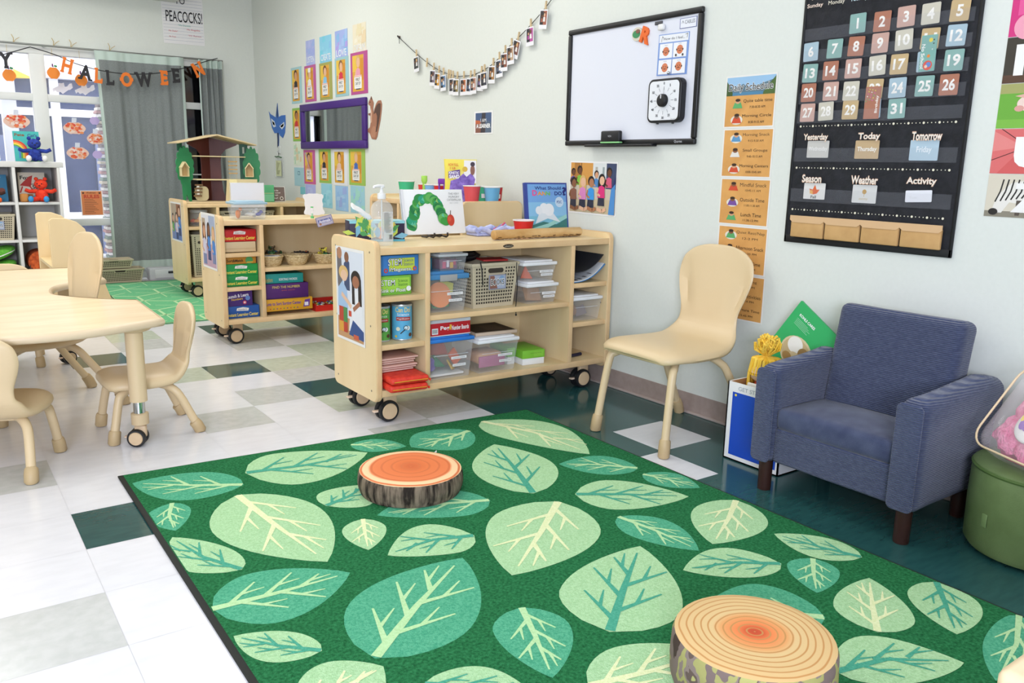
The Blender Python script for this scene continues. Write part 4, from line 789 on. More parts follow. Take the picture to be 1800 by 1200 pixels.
mb.bx(-.125, .125, -.055, .055, 0, .016, BL, .005); mb.build('cloth_lining', t)
mb = MB(); [mb.tube([(.0+.02*k, -.02, .03+.005*k), (.05+.02*k, .01, .04+.01*k)], .005, C(('#e05a7a', '#7aa0e0', '#e05a7a')[k]), 6) for k in range(3)]; tag(mb.build('craft_ribbon', None, (-.51, -1.125, ZA+.001)), 'pink ribbon scraps in the pale blue tray', 'ribbon')
cup('paper_cup', 'red paper cup on its own behind the rainstick', (-.395, -1.25, ZA), .055, .085, '#d9261f')
t = thing('rainstick', 'natural wooden rainstick lying along the front shelf top', 'rainstick', (-.40, -1.385, ZA+.0265), .03)
RS = nmat('cactus_wood', '#b98d52', '#d3b07a', 14, (.4, 1, 1), .6, .3); mb = MB()
mb.tube([(-.285, 0, 0), (-.28, 0, 0), (-.1, .002, .001), (.1, .0, .0), (.28, .001, 0), (.288, 0, 0)], [.015, .0235, .023, .024, .023, .014], RS, 18); mb.build('stick', t)
mb = MB(); r = random.Random(4)
for k in range(110):
    x = -.265+.53*r.random(); a = r.choice((-2.6, -2.1, -1.6, -1.1, -.6, .2, 1.2))+r.uniform(-.08, .08); M = Matrix.Translation((x, 0, 0)) @ Matrix.Rotation(a, 4, 'X'); mb.box((0, .0237, 0), (.014, .0012, .0028), C('#5a3818', .7), 0, M)
mb.build('thorn_marks', t)
# ================================================================ games shelf (second unit)
def game(label, x, z, w, h, d, col, its, yo=.05, rz=0, top=None): return carton('game_box', label, 'box', at(B0, x, yo, z), (w, d, h), col, its, top, rz)
def ilc(sub, c): return [('t', .5, .25, .92, .36, 'Instant Learning Center', '#f6df5a', .02), ('p', [(.3, .62), (.66, .58), (.68, .8), (.5, .9), (.32, .84)], '#f3efe9'), ('t', .49, .72, .26, .14, sub, c)]
game('red learning game box in the top cubby of the games shelf', .036, .656, .205, .075, .26, '#cf1f22', ilc('Initiation Sounds', '#b02020')+[('r', 0, .9, 1, 1, '#b0181c')])
game('pale wooden tray box under the red learning box', .036, .5905, .2, .063, .26, '#d8c09a', [('r', 0, .3, 1, .34, '#bfa277')])
game('orange games box on the two green learning boxes', .034, .5145, .2, .042, .26, '#c98a2c', [('t', .33, .5, .5, .4, 'Sort&Match', '#4a3212', .03), ('c', .78, .5, .12, '#4f9f5a'), ('r', .7, .1, .9, .3, '#e0b23c')])
game('green learning game box, upper of the green pair', .032, .442, .212, .071, .26, '#1f9a48', ilc('Shapes', '#1d6a35'))
game('green learning game box, lower of the green pair', .032, .372, .212, .069, .26, '#178c40', ilc('Bugs & Insects', '#1d6a35')+[('c', .03, .7, .03, '#d5302c')])
game('purple game box on the blue box in the lowest cubby', .03, .2445, .17, .098, .24, '#4b2b78', [('t', .45, .68, .8, .2, 'Launch & Learn', '#f2eef8', .03, .08), ('t', .42, .46, .42, .13, 'Numbers', '#f2c53c', .02, .08), ('c', .82, .5, .09, '#6a8fd0'), ('c', .7, .22, .07, '#d8506a'), ('c', .7, .22, .035, '#f3e9ee')])
game('blue learning game box at the bottom of the cubby', .03, .1665, .212, .077, .26, '#2559a8', ilc('Numbers', '#1d3f80'))
game('teal lift top box crossing the purple number box', .278, .372, .27, .062, .24, '#2aa39a', [('t', .62, .4, .45, .24, 'SORTING WORDS', '#f1f6f4', .02), ('t', .14, .4, .2, .5, 'Lakeshore', '#e6c44a')], .07, -.05, [('r', .03, .05, .97, .95, '#1d857e')])
game('deep purple lift top game box under the teal one', .276, .272, .30, .098, .25, '#54246e', [('t', .5, .78, .62, .16, 'FIND THE NUMBER', '#e9d45a', .02), ('t', .54, .55, .3, .08, 'quick search', '#d8662f'), ('r', 0, 0, 1, .08, '#43195a')], .05, -.02)
game('yellow sorting centre box at the bottom of the wide bay', .275, .19, .33, .08, .27, '#e0a52a', [('t', .4, .58, .72, .34, 'Lots to Sort Sorting Center', '#5a3a9a', .02), ('p', [(.8, .2), (.93, .24), (.95, .85), (.84, .8)], '#6a3f9a'), ('r', .83, .3, .91, .6, '#efeaf4')]+[('c', .12+.07*k, .2, .012, ('#c0302c', '#2f8f4a', '#6a3f9a')[k % 3]) for k in range(9)], .05)
t = thing('counter_tray', 'red tray of small counters beside the yellow sorting box', 'tray', at(B0, .735, .15, .1655)); RD = C('#cf2a20', .4)
MB().bx(-.105, .105, -.1, .1, 0, .006, RD).bx(-.11, -.104, -.1, .1, 0, .05, RD).bx(.104, .11, -.1, .1, 0, .05, RD).bx(-.11, .11, -.104, -.098, 0, .04, RD).bx(-.11, .11, .098, .104, 0, .06, RD).bx(-.003, .003, -.1, .1, 0, .036, RD).build('divided_tray', t)
mb = MB(); r = random.Random(8)
for k in range(150): mb.ball((r.choice((-1, 1))*r.uniform(.013, .093), r.uniform(-.086, .086), .012+r.random()*.028), .008, C(r.choice(('#e6c23a', '#3a9a4a', '#d8d4c8', '#c0402c', '#e08a3a', '#3a6ab0'))), (1, 1, .7), None, 1)
tag(mb.build('plastic_counters', None, at(B0, .735, .15, .166)), 'heap of tiny coloured counters filling the red tray', 'counters', None, 'stuff')
WICK = nmat('woven_wicker', '#b69a6a', '#dcc79c', 70, (1, 1, 2.2), .8, .7, 2, .2, 120)
def wick(label, x, y, rx, h, dark=0):
    t = thing('wicker_basket', label, 'basket', at(B0, x, y, .4835)); m = WICK
    MB().lathe([(rx*.68, 0), (rx*.86, h*.3), (rx, h*.94), (rx*.97, h), (rx*.92, h*.94), (rx*.62, h*.2)], m, 30).build('basket_bowl', t)
    pts = [(rx*.985*math.cos(a), rx*.985*math.sin(a), h+.002*math.sin(a*24)) for a in [2*PI*k/48 for k in range(49)]]; MB().tube(pts, .006, m, 6).build('braided_rim', t); return t
wick('pale wicker basket at the divider, holding paper cards', .36, .12, .073, .062)
wick('pale wicker basket in the middle of the row, holding clear plastic', .53, .12, .078, .062)
wick('wicker basket at the end of the row, heaped with plastic animals', .735, .12, .085, .062)
wick('low wicker basket behind the row, in the gap before the animal basket', .625, .27, .07, .055)
wick('low wicker basket at the back, behind the middle basket', .43, .28, .08, .06)
carton('paper_card', 'white paper cards lying in the basket by the divider', 'cards', at(B0, .31, .08, .54), (.1, .07, .01), '#e8e9ec', (), [('r', .2, .2, .7, .8, '#9aa2b4')], .1)
def heap(label, x, y, cols, n, s, seed, z=.53):
    r = random.Random(seed); grp = 'toy animals in '+label.split(' in ')[1]
    for k in range(n):
        c = r.choice(cols); mb = MB(); m = C(c, .45); a = r.uniform(0, 6)
        mb.ball((0, 0, .012), .014, m, (1.7, .8, .8)).ball((.024, 0, .022), .008, m).tube([(.014, .007, .01), (.018, .01, -.006)], .003, m, 6).tube([(.014, -.007, .01), (.018, -.01, -.006)], .003, m, 6).tube([(-.014, .007, .01), (-.018, .01, -.006)], .003, m, 6).tube([(-.014, -.007, .01), (-.018, -.01, -.006)], .003, m, 6).tube([(-.022, 0, .014), (-.038, .004, .02)], [.004, .0015], m, 6)
        an = k*2*PI/6+seed; rr_ = 0 if k == 0 else s*.95 if k < 7 else s*.45; o = mb.build('toy_animal', None, at(B0, x+rr_*math.cos(an), y+rr_*math.sin(an)*.9, z+(.034 if k >= 7 else 0)), a); o.scale = (.72, .72, .95); o.rotation_euler = (r.uniform(-.3, .3), r.uniform(-.3, .3), an+PI/2+r.uniform(-.2, .2))
        tag(o, label, 'toy', grp)
heap('small plastic toy animal heaped in the end basket', .735, .12, ('#e6cf3a', '#2f7a4a', '#4a3a2a', '#e8d84a', '#3f8f5f'), 10, .05, 1)
heap('small plastic toy animal heaped in the back basket', .43, .28, ('#3f6a3a', '#3a6a8a', '#5a4a30', '#4a7a44'), 9, .05, 2, .54)
heap('small plastic toy animal heaped in the gap basket', .625, .27, ('#2a2a2a', '#c0602c', '#3a3a3a'), 7, .045, 3)
# on top of the games shelf
ZB = .7903
bin_('clear bin of white and orange toys on the games shelf top', (-1.235, .62, ZB), .205, .16, .115, '#a9c6d6', False, CLEAR, .018)
for lb, x, c, s in (('orange toy at the end of the clear bin on the games shelf', -1.285, '#f08a3c', (.8, .8, 1.3)), ('white toy lying in the clear bin on the games shelf', -1.22, '#f2f0ee', (1.8, .7, .6)), ('white toy standing in the clear bin on the games shelf', -1.18, '#ece9ea', (.7, .7, 1.2)), ('violet toy in the corner of the clear bin on the games shelf', -1.17, '#5d62b8', (1, .8, .6))):
    o = MB().ball((0, 0, 0), .021, C(c), s, None, 2, .25, int(x*50)).ball((.02*s[0], 0, .022*s[2]), .012, C(c)).build('soft_toy', None, (x, .6 if 'corner' in lb or 'lying' in lb else .645, ZB+.03)); tag(o, lb, 'toy')
t = thing('sign_holder', 'clear sign holder with blank white card behind the toy bin', 'sign holder', (-1.175, .78, ZB))
MB().bx(-.115, .115, -.003, .003, 0, .225, CLEAR).bx(-.115, .115, -.035, .035, 0, .004, CLEAR).build('acrylic_stand', t)
MB().bx(-.11, .11, -.0045, -.0035, .065, .222, C('#eeedf2')).build('card', t)
t = thing('dry_erase_plaque', 'white wavy edged blank plaque standing on the games shelf', 'plaque', (-.745, .70, ZB+.012))
q_ = [(0, .073), (.03, .074), (.05, .068), (.062, .07), (.074, .06), (.072, .046), (.064, .034), (.062, .02), (.066, .0)]
hq = [(x, y+.07) for x, y in q_]+[(x, .07-y) for x, y in q_[-2::-1]]
ol = hq+[(-x, y) for x, y in hq[-2:0:-1]]
MB().prism(ol, -.003, .003, C('#f4f2f4', .3), basis((0, 0, 0), (1, 0, 0), (0, .14, .99), (0, -.99, .14))).build('plaque_board', t)
MB().prism([(-.02, 0), (.02, 0), (0, .1)], 0, .003, WHITE, basis((0, .012, 0), (1, 0, 0), (0, .3, .95), (0, -.95, .3))).build('strut', t)
t = thing('sand_timer', 'small green ended sand timer before the wavy plaque', 'timer', (-.825, .545, ZB)); gm = C('#5fc878', .4)
MB().lathe([(.011, 0), (.011, .012)], gm, 14).build('base_cap', t); MB().lathe([(.009, .068), (.009, .076)], gm, 14).build('top_cap', t)
MB().lathe([(.007, .012), (.0075, .03), (.002, .04), (.0075, .05), (.007, .068)], CLEAR, 14).lathe([(.005, .013), (.005, .026), (.001, .032)], C('#8fd8a0'), 12).build('glass', t)
sheet('picture_label', 'loose picture label tilted on the front edge of the games shelf', 'label', Matrix.Translation((-.825, .452, .735)) @ Matrix.Rotation(-.22, 4, 'Y') @ basis((0, 0, 0), (1, 0, 0), (0, .2, .98), (0, -.98, .2)), .115, .062, '#8f86a8', [('r', .04, .06, .96, .94, '#c3b9c9'), ('r', .1, .3, .9, .7, '#6a6fa8'), ('t', .5, .5, .7, .3, 'Animals', '#e9e4f0', .04), ('c', .2, .25, .07, '#b0785a')], .002)
# ================================================================ doll house shelf (third unit)
ZC = .7941
t = thing('jar', 'clear jar of red and green pieces in the doll house shelf', 'jar', at(C0, .15, .14, .597))
MB().lathe([(.075, 0), (.08, .01), (.08, .1), (.07, .115)], CLEAR, 24).build('jar_body', t); MB().lathe([(.073, .112), (.074, .13), (.07, .134)], FROST, 24).build('jar_lid', t)
r = random.Random(3); 
for k in range(9):
    c = r.choice(('#d8562c', '#3f9a4a', '#e0902c', '#5a3a2a')); o = MB().ball((0, 0, 0), .022, C(c), (1.4, .9, .8), None, 1, .2, k).build('soft_block', None, at(C0, .15+.045*math.cos(k*2.4), .14+.045*math.sin(k*2.4), .618+.022*(k % 3))); tag(o, 'coloured foam piece inside the clear jar', 'toy', 'pieces in the clear jar')
o = MB().ball((0, 0, .012), .018, C('#3fb04a'), (1, 1.6, .7)).build('soft_block', None, at(C0, .215, .04, .5955)); tag(o, 'bright green piece lying beside the clear jar', 'toy')
basket('tall beige basket in the lower cubby of the doll house shelf', at(C0, .152, .2, .1675), .185, .3, .36)
basket('beige basket in the middle bay of the doll house shelf, by the divider', at(C0, .40, .22, .597), .2, .25, .12)
basket('beige basket in the middle bay of the doll house shelf, beyond the toy bin', at(C0, .68, .22, .597), .22, .25, .12)
# doll house
t = thing('doll_house', 'wooden tree house doll house with brown trunk and green trees', 'doll house', (-.815, 2.68, ZC))
BR = nmat('stained_brown_ply', '#4f211b', '#602b24', 12, (1, 1, .2), .4); PLY = C('#dcc499', .5); PL2 = C('#ecd9a8', .5); GRN = C('#2f8a55', .5); GRD = C('#1d5a40', .5)
MB().bx(-.325, .335, -.17, .2, 0, .012, PLY, .003).build('base_board', t)
def trunk(half):
    s = half; p = [(0, .012), (s*.135, .012), (s*.105, .1), (s*.095, .2), (s*.095, .35), (s*.105, .41), (s*.14, .45), (s*.23, .487), (s*.24, .50), (0, .553)]
    return p if s > 0 else p[::-1]
for s in (1, -1):
    # two boards meeting at the trunk's corner, opening towards the room
    M = Matrix.Translation((-.03, .11, 0)) @ Matrix.Rotation(-s*.45, 4, 'Z') @ basis((0, 0, 0), (1, 0, 0), (0, 0, 1), (0, -1, 0))
    MB().prism(trunk(s), 0, .01, BR, M).build('trunk_board', t)
for s in (1, -1):
    M = Matrix.Translation((-.03, 0, .566)) @ Matrix.Rotation(s*.225, 4, 'Y')
    MB().bx(*((0, .335) if s > 0 else (-.335, 0)), -.17, .17, -.005, .006, PLY, .002, M).build('roof_board', t)
for z, x0, x1 in ((.385, -.22, .22), (.19, -.2, .28)): MB().bx(x0, x1, -.1, .13, z, z+.009, PL2, .002).build('floor_board', t)
def tree(w, h, z0, seed):
    p = []
    for k in range(84):
        a = 2*PI*k/84; rr = .95+.13*abs(math.sin(7*a)); p.append((w*rr*math.cos(a), z0+h*rr*math.sin(a)))
    return p
M = Matrix.Translation((-.285, -.06, 0)) @ Matrix.Rotation(.25, 4, 'Z') @ basis((0, 0, 0), (1, 0, 0), (0, 0, 1), (0, -1, 0))
tr = MB().prism(tree(.075, .155, .305, 1), 0, .012, GRN, M).prism([(-.03, .012), (-.012, .012), (0, .07), (.025, .012), (.045, .012), (.04, .2), (-.035, .2)], .001, .011, GRN, M).bx(-.055, -.012, -.004, .008, .43, .5, GRD, .001, M @ basis((0, 0, 0), (1, 0, 0), (0, 0, -1), (0, 1, 0))).build('tree_board', t)
def bird(parent, M):
    w, h, d = .07, .075, .035; mb = MB()
    mb.bx(-w/2, w/2, 0, .004, 0, d, PL2, 0, M).bx(-w/2, -w/2+.006, 0, h, 0, d, PL2, 0, M).bx(w/2-.006, w/2, 0, h, 0, d, PL2, 0, M).bx(-w/2, w/2, 0, h, 0, .004, C('#caa873'), 0, M)
    for s in (1, -1): mb.bx(0, s*.06, -.004, .004, -.002, d+.006, PL2, 0, M @ Matrix.Translation((0, h+.045, 0)) @ Matrix.Rotation(-s*.95, 4, 'Z')) if s > 0 else mb.bx(-.06, 0, -.004, .004, -.002, d+.006, PL2, 0, M @ Matrix.Translation((0, h+.045, 0)) @ Matrix.Rotation(.95, 4, 'Z'))
    mb.prism([(-w/2, h), (w/2, h), (0, h+.045)], 0, .004, C('#caa873'), M); mb.build('bird_box', parent)
bird(tr, M @ Matrix.Translation((-.02, .22, .012)))
M = Matrix.Translation((.235, -.0, 0)) @ Matrix.Rotation(-.35, 4, 'Z') @ basis((0, 0, 0), (1, 0, 0), (0, 0, 1), (0, -1, 0))
MB().prism([(-.035, .012), (.035, .012), (.035, .5), (-.035, .5)], -.001, .010, GRD, M).prism([(-.008, .42), (.008, .42), (.008, .475), (-.008, .475)], .010, .0112, C('#c9cfbf'), M).build('door_post', t)
tr = MB().prism(tree(.07, .17, .30, 1), .0, .012, GRN, Matrix.Translation((.285, -.05, 0)) @ Matrix.Rotation(-.3, 4, 'Z') @ basis((0, 0, 0), (1, 0, 0), (0, 0, 1), (0, -1, 0))).build('tree_board', t)
bird(tr, Matrix.Translation((.255, -.075, .22)) @ Matrix.Rotation(-.3, 4, 'Z') @ basis((0, 0, 0), (1, 0, 0), (0, 0, 1), (0, -1, 0)))
mb = MB(); [mb.tube([(.06, -.09, .19+.0), (.06, -.09, .195)], .002, PL2, 6)]
for k in range(4): mb.bx(.075, .15, -.085, -.07, .245+.033*k, .255+.033*k, C('#c9a066'))
for x in (.083, .141): mb.tube([(x, -.078, .2), (x, -.078, .39)], .0016, C('#d8c6a0'), 6)
mb.build('rope_ladder', t)
MB().prism([(0, 0), (.02, .19), (.28, .19), (.28, 0)], 0, .01, PL2, basis((.03, -.1, .012), (1, 0, 0), (0, 0, 1), (0, -1, 0))).build('wall_board', t)
MB().add([(.065, -.11, .2), (.13, -.11, .2), (.13, -.16, .1), (.065, -.16, .1), (.17, -.165, .014), (.08, -.165, .014)], [(0, 1, 2, 3), (3, 2, 4, 5)], C('#f0dfa6', .4)).add([(.065, -.11, .195), (.13, -.11, .195), (.13, -.155, .095), (.065, -.155, .095), (.17, -.16, .013), (.08, -.16, .013)], [(3, 2, 1, 0), (5, 4, 2, 3)], C('#f0dfa6', .4)).build('slide', t)
mb = MB(); mb.prism(roundrect(.11, .12, .035), 0, .01, C('#c9b98f'), basis((-.225, -.11, .02), (1, 0, 0), (0, 0, 1), (0, -1, 0)))
mb.build('rock_panel', t)
mb = MB()
for k in range(4): mb.bx(-.24+.004*k, -.175+.004*k, -.135, -.122, .055+.03*k, .068+.03*k, C('#7a5a3a'))
for k in range(3): mb.bx(-.215, -.195, -.139, -.136, .072+.03*k, .084+.03*k, C('#e8e4d8'))
mb.build('climbing_ladder', t)
carton('green_card_tray', 'translucent green tray standing behind the sign holder', 'tray', (-.455, 2.66, ZC), (.13, .03, .15), clearmat('green_plastic', '#66c48a', .75), [('r', .05, .5, .95, .53, '#d9d7a0'), ('r', .05, .05, .95, .45, '#7fcfa0')])
t = thing('letter_sign', 'brown framed question sign on the doll house shelf', 'sign', (-.31, 2.70, ZC))
Ms = basis((-.095, 0, 0), (1, 0, 0), (0, .12, .99), (0, -.99, .12)); mb = MB().prism([(0, 0), (.195, 0), (.195, .135), (0, .135)], 0, .008, C('#e9e4dc'), Ms)
flat(mb, [('r', .03, .04, .97, .96, '#3a3230'), ('r', .05, .07, .95, .93, '#7b6a63')]+[('t', .47, .75-.17*k, (.42, .6, .36, .34)[k], .1, ('What is the', 'longest tunnel', 'you can', 'make?')[k], '#efe9e4', .02) for k in range(4)]+[('c', .82, .22, .09, '#d8d0c4'), ('c', .82, .22, .045, '#4a3a34')], .195, .135, Ms, .008); mb.build('sign_board', t)
MB().bx(-.03, .03, .0, .06, 0, .006, C('#3a3230')).build('stand', t)
# ================================================================ wall shelf with cups (fourth unit): world positions
ZD = .9353
cup('paper_cup', 'green paper cup alone at the far end of the wall shelf', (-.27, .26, ZD), .056, .11, '#3fbf8a')
cup('paper_cup', 'small red paper cup beside the lime paddle', (-.22, .12, ZD), .035, .095, '#d8423f', True)
cup('paper_cup', 'blue paper cup between the lime and purple tools', (-.23, .0, ZD), .042, .095, '#7fb4e6', True)
cup('paper_cup', 'red paper cup with label beside the purple tool', (-.22, -.1, ZD), .042, .095, '#d3222a', True)
cup('paper_cup', 'green paper cup beside the bag of purple sand', (-.16, -.51, ZD), .042, .1, '#3fb487', True)
cup('paper_cup', 'red paper cup with label, between green cup and big red cup', (-.12, -.59, ZD), .04, .1, '#c9262c', True)
cup('paper_cup', 'large light red paper cup on the wall shelf corner', (-.29, -.585, ZD), .052, .105, '#e2565c')
cup('paper_cup', 'light blue paper cup on the wall shelf corner by the wall', (-.19, -.648, ZD), .05, .1, '#6fb6e0')
LIME = C('#a8dc5a', .4); PUR = C('#7a2fb0', .4)
tag(MB().tube([(0, 0, 0), (0, 0, .1)], .012, LIME, 10).lathe([(.014, .1), (.02, .115), (.02, .145), (.017, .148)], LIME, 14).build('sand_tool', None, (-.24, .07, ZD)), 'lime green sand tool with knob end among the cups', 'sand tool')
t = MB().bx(-.025, .025, -.008, .008, .1, .135, PUR, .006).bx(-.022, -.012, -.007, .007, 0, .105, PUR, .003).bx(.012, .022, -.007, .007, 0, .105, PUR, .003).build('sand_tool', None, (-.25, -.17, ZD), -.9); tag(t, 'purple forked sand tool standing beside the bag of sand', 'sand tool')
tag(MB().lathe([(.03, 0), (.033, .03), (.022, .055), (.012, .06)], LIME, 16).build('sand_mould', None, (-.28, -.24, ZD)), 'lime green sand mould before the bag of sand', 'sand mould')
t = thing('sand_bag', 'yellow printed bag of purple play sand standing on the wall shelf', 'bag', (-.25, -.39, ZD), -.62)
PS = nmat('purple_play_sand', '#5b3f96', '#8d72c8', 30, rough=.5, bump=.6, detail=6)
mb = MB(); n = 10; rows = []
for j in range(11):
    z = .255*j/10; th = .05*(math.sin(PI*min(1, (j+1.2)/11))**.6)*(1 if j < 9 else .4); hw = .1-.006*math.sin(PI*j/10)
    rows.append([(hw*math.cos(a)*(abs(math.cos(a))**-.4 if abs(math.cos(a)) > .05 else 1)*.75 if False else hw*math.copysign(abs(math.cos(a))**.5, math.cos(a)), th/2*math.copysign(abs(math.sin(a))**.9, math.sin(a)), z) for a in [2*PI*k/20 for k in range(20)]])
mb.add([p for r_ in rows for p in r_], [(j*20+k, j*20+(k+1) % 20, (j+1)*20+(k+1) % 20, (j+1)*20+k) for j in range(10) for k in range(20)]+[tuple(range(19, -1, -1)), tuple(200+k for k in range(20))], C('#f2e05a', .3), None, True)
mb.build('printed_bag', t)
Ms = basis((-.1, -.028, .002), (1, 0, 0), (0, -.0, 1), (0, -1, 0)); mb = MB()
flat(mb, [('r', .62, .45, .99, .99, '#f0eef0'), ('t', .3, .88, .3, .06, 'NOW FULL', '#e07a2c', .03), ('t', .28, .8, .16, .05, '1 LB', '#e07a2c', .03), ('p', [(.2, .0), (.86, .0), (.96, .55), (.85, .7), (.7, .6), (.6, .68), (.45, .56), (.22, .5), (.18, .25)], PS), ('p', [(.15, .56), (.5, .6), (.5, .77), (.15, .72)], '#5a3a90'), ('t', .32, .69, .3, .06, 'KINETIC', '#f3f0f6', .03), ('t', .33, .6, .3, .08, 'SAND', '#f3f0f6', .05), ('c', .65, .78, .08, '#d8b23a'), ('o', .88, .76, .07, .12, '#8a5a4a'), ('c', .88, .9, .07, '#3a2a3a')], .2, .25, Ms, .001); mb.build('front_print', t)
carton('sand_tray', 'clear tray with orange scraps on the wall shelf', 'tray', (-.44, -.545, ZD), (.12, .1, .02), CLEAR, ())
o = MB().ball((0, 0, .012), .03, C('#e8745a'), (1.2, .8, .4), None, 2, .4, 2).ball((-.04, .02, .01), .02, C('#dfe3ea'), (1.3, 1, .5), None, 2, .3, 1).build('sand_lump', None, (-.38, -.50, ZD+.021)); tag(o, 'orange and white lump of sand in the clear tray', 'sand lump')
carton('game_box', 'green box lying in the open bay of the wall shelf', 'box', (-.43, .1, .6505), (.2, .25, .04), '#4a9a4a', rz=0)
# ================================================================ armchair, ottoman, box
CORD = nmat('blue_corduroy', '#3a4260', '#4c5470', 60, (1, 1, 3), .92, .65, 5, .12, 50, .35, .7, 'Z', .25)
WORN = nmat('worn_blue_corduroy', '#363d58', '#484f68', 18, rough=.95, bump=.35, detail=6, spec=.1, bscale=500, sheen=.25)
DW = C('#3a211b', .4)
t = thing('armchair', 'small navy corduroy armchair with dark wooden legs against the wall', 'armchair', (-.29, -3.205, 0))
def soft(x0, x1, y0, y1, z0, z1, m, bev, name, M=None, puff=0, cuts=6, parent=None, shape=None):
    b = bmesh.new(); bmesh.ops.create_cube(b, size=1)
    for v in b.verts: v.co = Vector(((x0+x1)/2+v.co.x*(x1-x0), (y0+y1)/2+v.co.y*(y1-y0), (z0+z1)/2+v.co.z*(z1-z0)))
    bmesh.ops.bevel(b, geom=b.edges[:], offset=bev, segments=4, affect='EDGES', profile=.5)
    bmesh.ops.subdivide_edges(b, edges=[e for e in b.edges if e.calc_length() > .05], cuts=cuts, use_grid_fill=True)
    for v in b.verts:
        a = (v.co.x-x0)/(x1-x0); c = (v.co.y-y0)/(y1-y0); d = (v.co.z-z0)/(z1-z0)
        if puff: v.co.z += puff*math.sin(PI*max(0, min(1, a)))*math.sin(PI*max(0, min(1, c)))*(1 if d > .5 else 0)
        if shape: shape(v.co)
        v.co += Vector((mnoise.noise(v.co*7), mnoise.noise(v.co*7+Vector((9, 0, 0))), mnoise.noise(v.co*7+Vector((0, 9, 0)))))*.003
    return MB().bm(b, m, M, True).build(name, parent or t)
# local x: -.24 front ... +.27 wall
for s in (1, -1):
    y0, y1 = (.225, .308) if s > 0 else (-.315, -.225)
    def arm_shape(v, s=s):
        t_ = max(0, min(1, (v.z-.115)/.365)); q = max(0, min(1, (v.x+.24)/.49))
        v.z += .045*q*t_*(1-max(0, (q-.8)/.2)**2*.9); v.x -= .03*(1-t_)*q
        u = max(0, min(1, (v.z-.33)/.08))*min(1, q*4); v.y += (s*.018*u if s < 0 else 0)*1*math.sin(PI*min(1, max(0, (v.z-.30)/.24)))
    soft(-.235, .25 if s < 0 else .14, y0, y1, .115, .475, CORD, .03, 'arm', None, 0, 5, None, arm_shape)
    fp = MB().prism(roundrect(y1-y0-.004, .35, .02), 0, .012, CORD, basis((-.238, y1-.002, .118), (0, -1, 0), (0, 0, 1), (-1, 0, 0)), True, .005); fp.build('arm_front', t)
soft(-.225, .06, -.23, .23, .245, .325, WORN, .022, 'seat_cushion', None, .025)
soft(-.222, .15, -.23, .23, .12, .25, CORD, .012, 'front_rail')
MB_ = Matrix.Translation((.10, 0, .3)) @ Matrix.Rotation(.16, 4, 'Y')
soft(-.055, .055, -.232, .232, -.05, .385, CORD, .03, 'backrest', MB_)
for x, y in ((-.2, .268), (-.2, -.268), (.17, .26), (.17, -.26)): MB().lathe([(.023, 0), (.0245, .004), (.0255, .13)], DW, 16, Matrix.Translation((x, y, 0))).build('leg', t)
# ottoman
GV = nmat('green_vinyl', '#64784a', '#6e8353', 14, rough=.45, bump=.1, bscale=260)
t = thing('ottoman', 'round green vinyl ottoman beside the armchair', 'ottoman', (-.205, -3.745, 0))
MB().lathe([(.185, .012), (.197, .03), (.2, .16), (.198, .262), (.192, .277)], GV, 48).build('side_cover', t)
MB().lathe([(.196, .273), (.196, .281), (.18, .291), (.1, .297), (.01, .298)], GV, 48).lathe([(.199, .269), (.201, .274), (.197, .278)], C('#59753c', .5), 48).build('top_pad', t)
a = 2.76; MB().box((0, 0, 0), (.004, .02, .042), C('#7f9862', .3), .002, Matrix.Rotation(a, 4, 'Z') @ Matrix.Translation((.2015, 0, .125))).build('pull_tab', t)
for k in range(4): MB().lathe([(.015, 0), (.015, .014)], BLACK, 10, Matrix.Translation((.13*math.cos(k*PI/2+.6), .13*math.sin(k*PI/2+.6), 0))).build('foot', t)
# bag with plush on the ottoman
t = thing('plastic_bag', 'clear plastic bag with pale piping leaning on the ottoman', 'bag', (-.335, -3.60, .325))
Mt = Matrix.Rotation(-.42, 4, 'Z') @ Matrix.Rotation(.62, 4, 'Y')
FILM = clearmat('clear_film', '#f6eef2', .16, .06)
mb = MB().prism(roundrect(.36, .30, .06, 6), -.052, .05, FILM, Mt @ basis((0, 0, 0), (0, -1, 0), (0, 0, 1), (-1, 0, 0)), True, .03); mb.build('film_shell', t)
pr = roundrect(.36, .30, .06, 6); pts = [Mt @ basis((0, 0, 0), (0, -1, 0), (0, 0, 1), (-1, 0, 0)) @ Vector((a, b, .05)) for a, b in pr+pr[:1]]
MB().tube(pts, .0035, C('#e9cfa8', .3), 8).build('piping', t)
MB().prism([(a*.93+.012, b*.9+.015) for a, b in roundrect(.36, .30, .06, 6)], -.046, -.043, C('#e8688f', .5), Mt @ basis((0, 0, 0), (0, -1, 0), (0, 0, 1), (-1, 0, 0))).build('pink_back_panel', t)
PNK = nmat('pink_plush', '#d8588a', '#f09ab8', 30, rough=.95, bump=1, detail=6, bscale=120)
mb = MB()
for k, (y, z, r_) in enumerate(((-.07, .075, .068), (-.15, .06, .06), (-.24, .075, .065), (-.08, .165, .068), (-.17, .2, .07), (-.26, .17, .068), (-.13, .12, .06))): mb.ball((.008, y-.004, z+.012), r_*.95, PNK, (.42, 1, 1), Mt, 3, .3, k)
o = mb.build('pink_plush', None, (-.335, -3.60, .325)); tag(o, 'fluffy pink plush toy inside the clear bag', 'plush toy')
mb = MB().ball((-.034, -.15, .12), .06, C('#f0ece8'), (.22, 1, 1), Mt, 3)
o = mb.build('toy_ball', None, (-.335, -3.60, .325))
o2 = MB(); Mx = Mt @ basis((-.0478, -.105, .07), (0, -1, 0), (0, 0, 1), (-1, 0, 0))
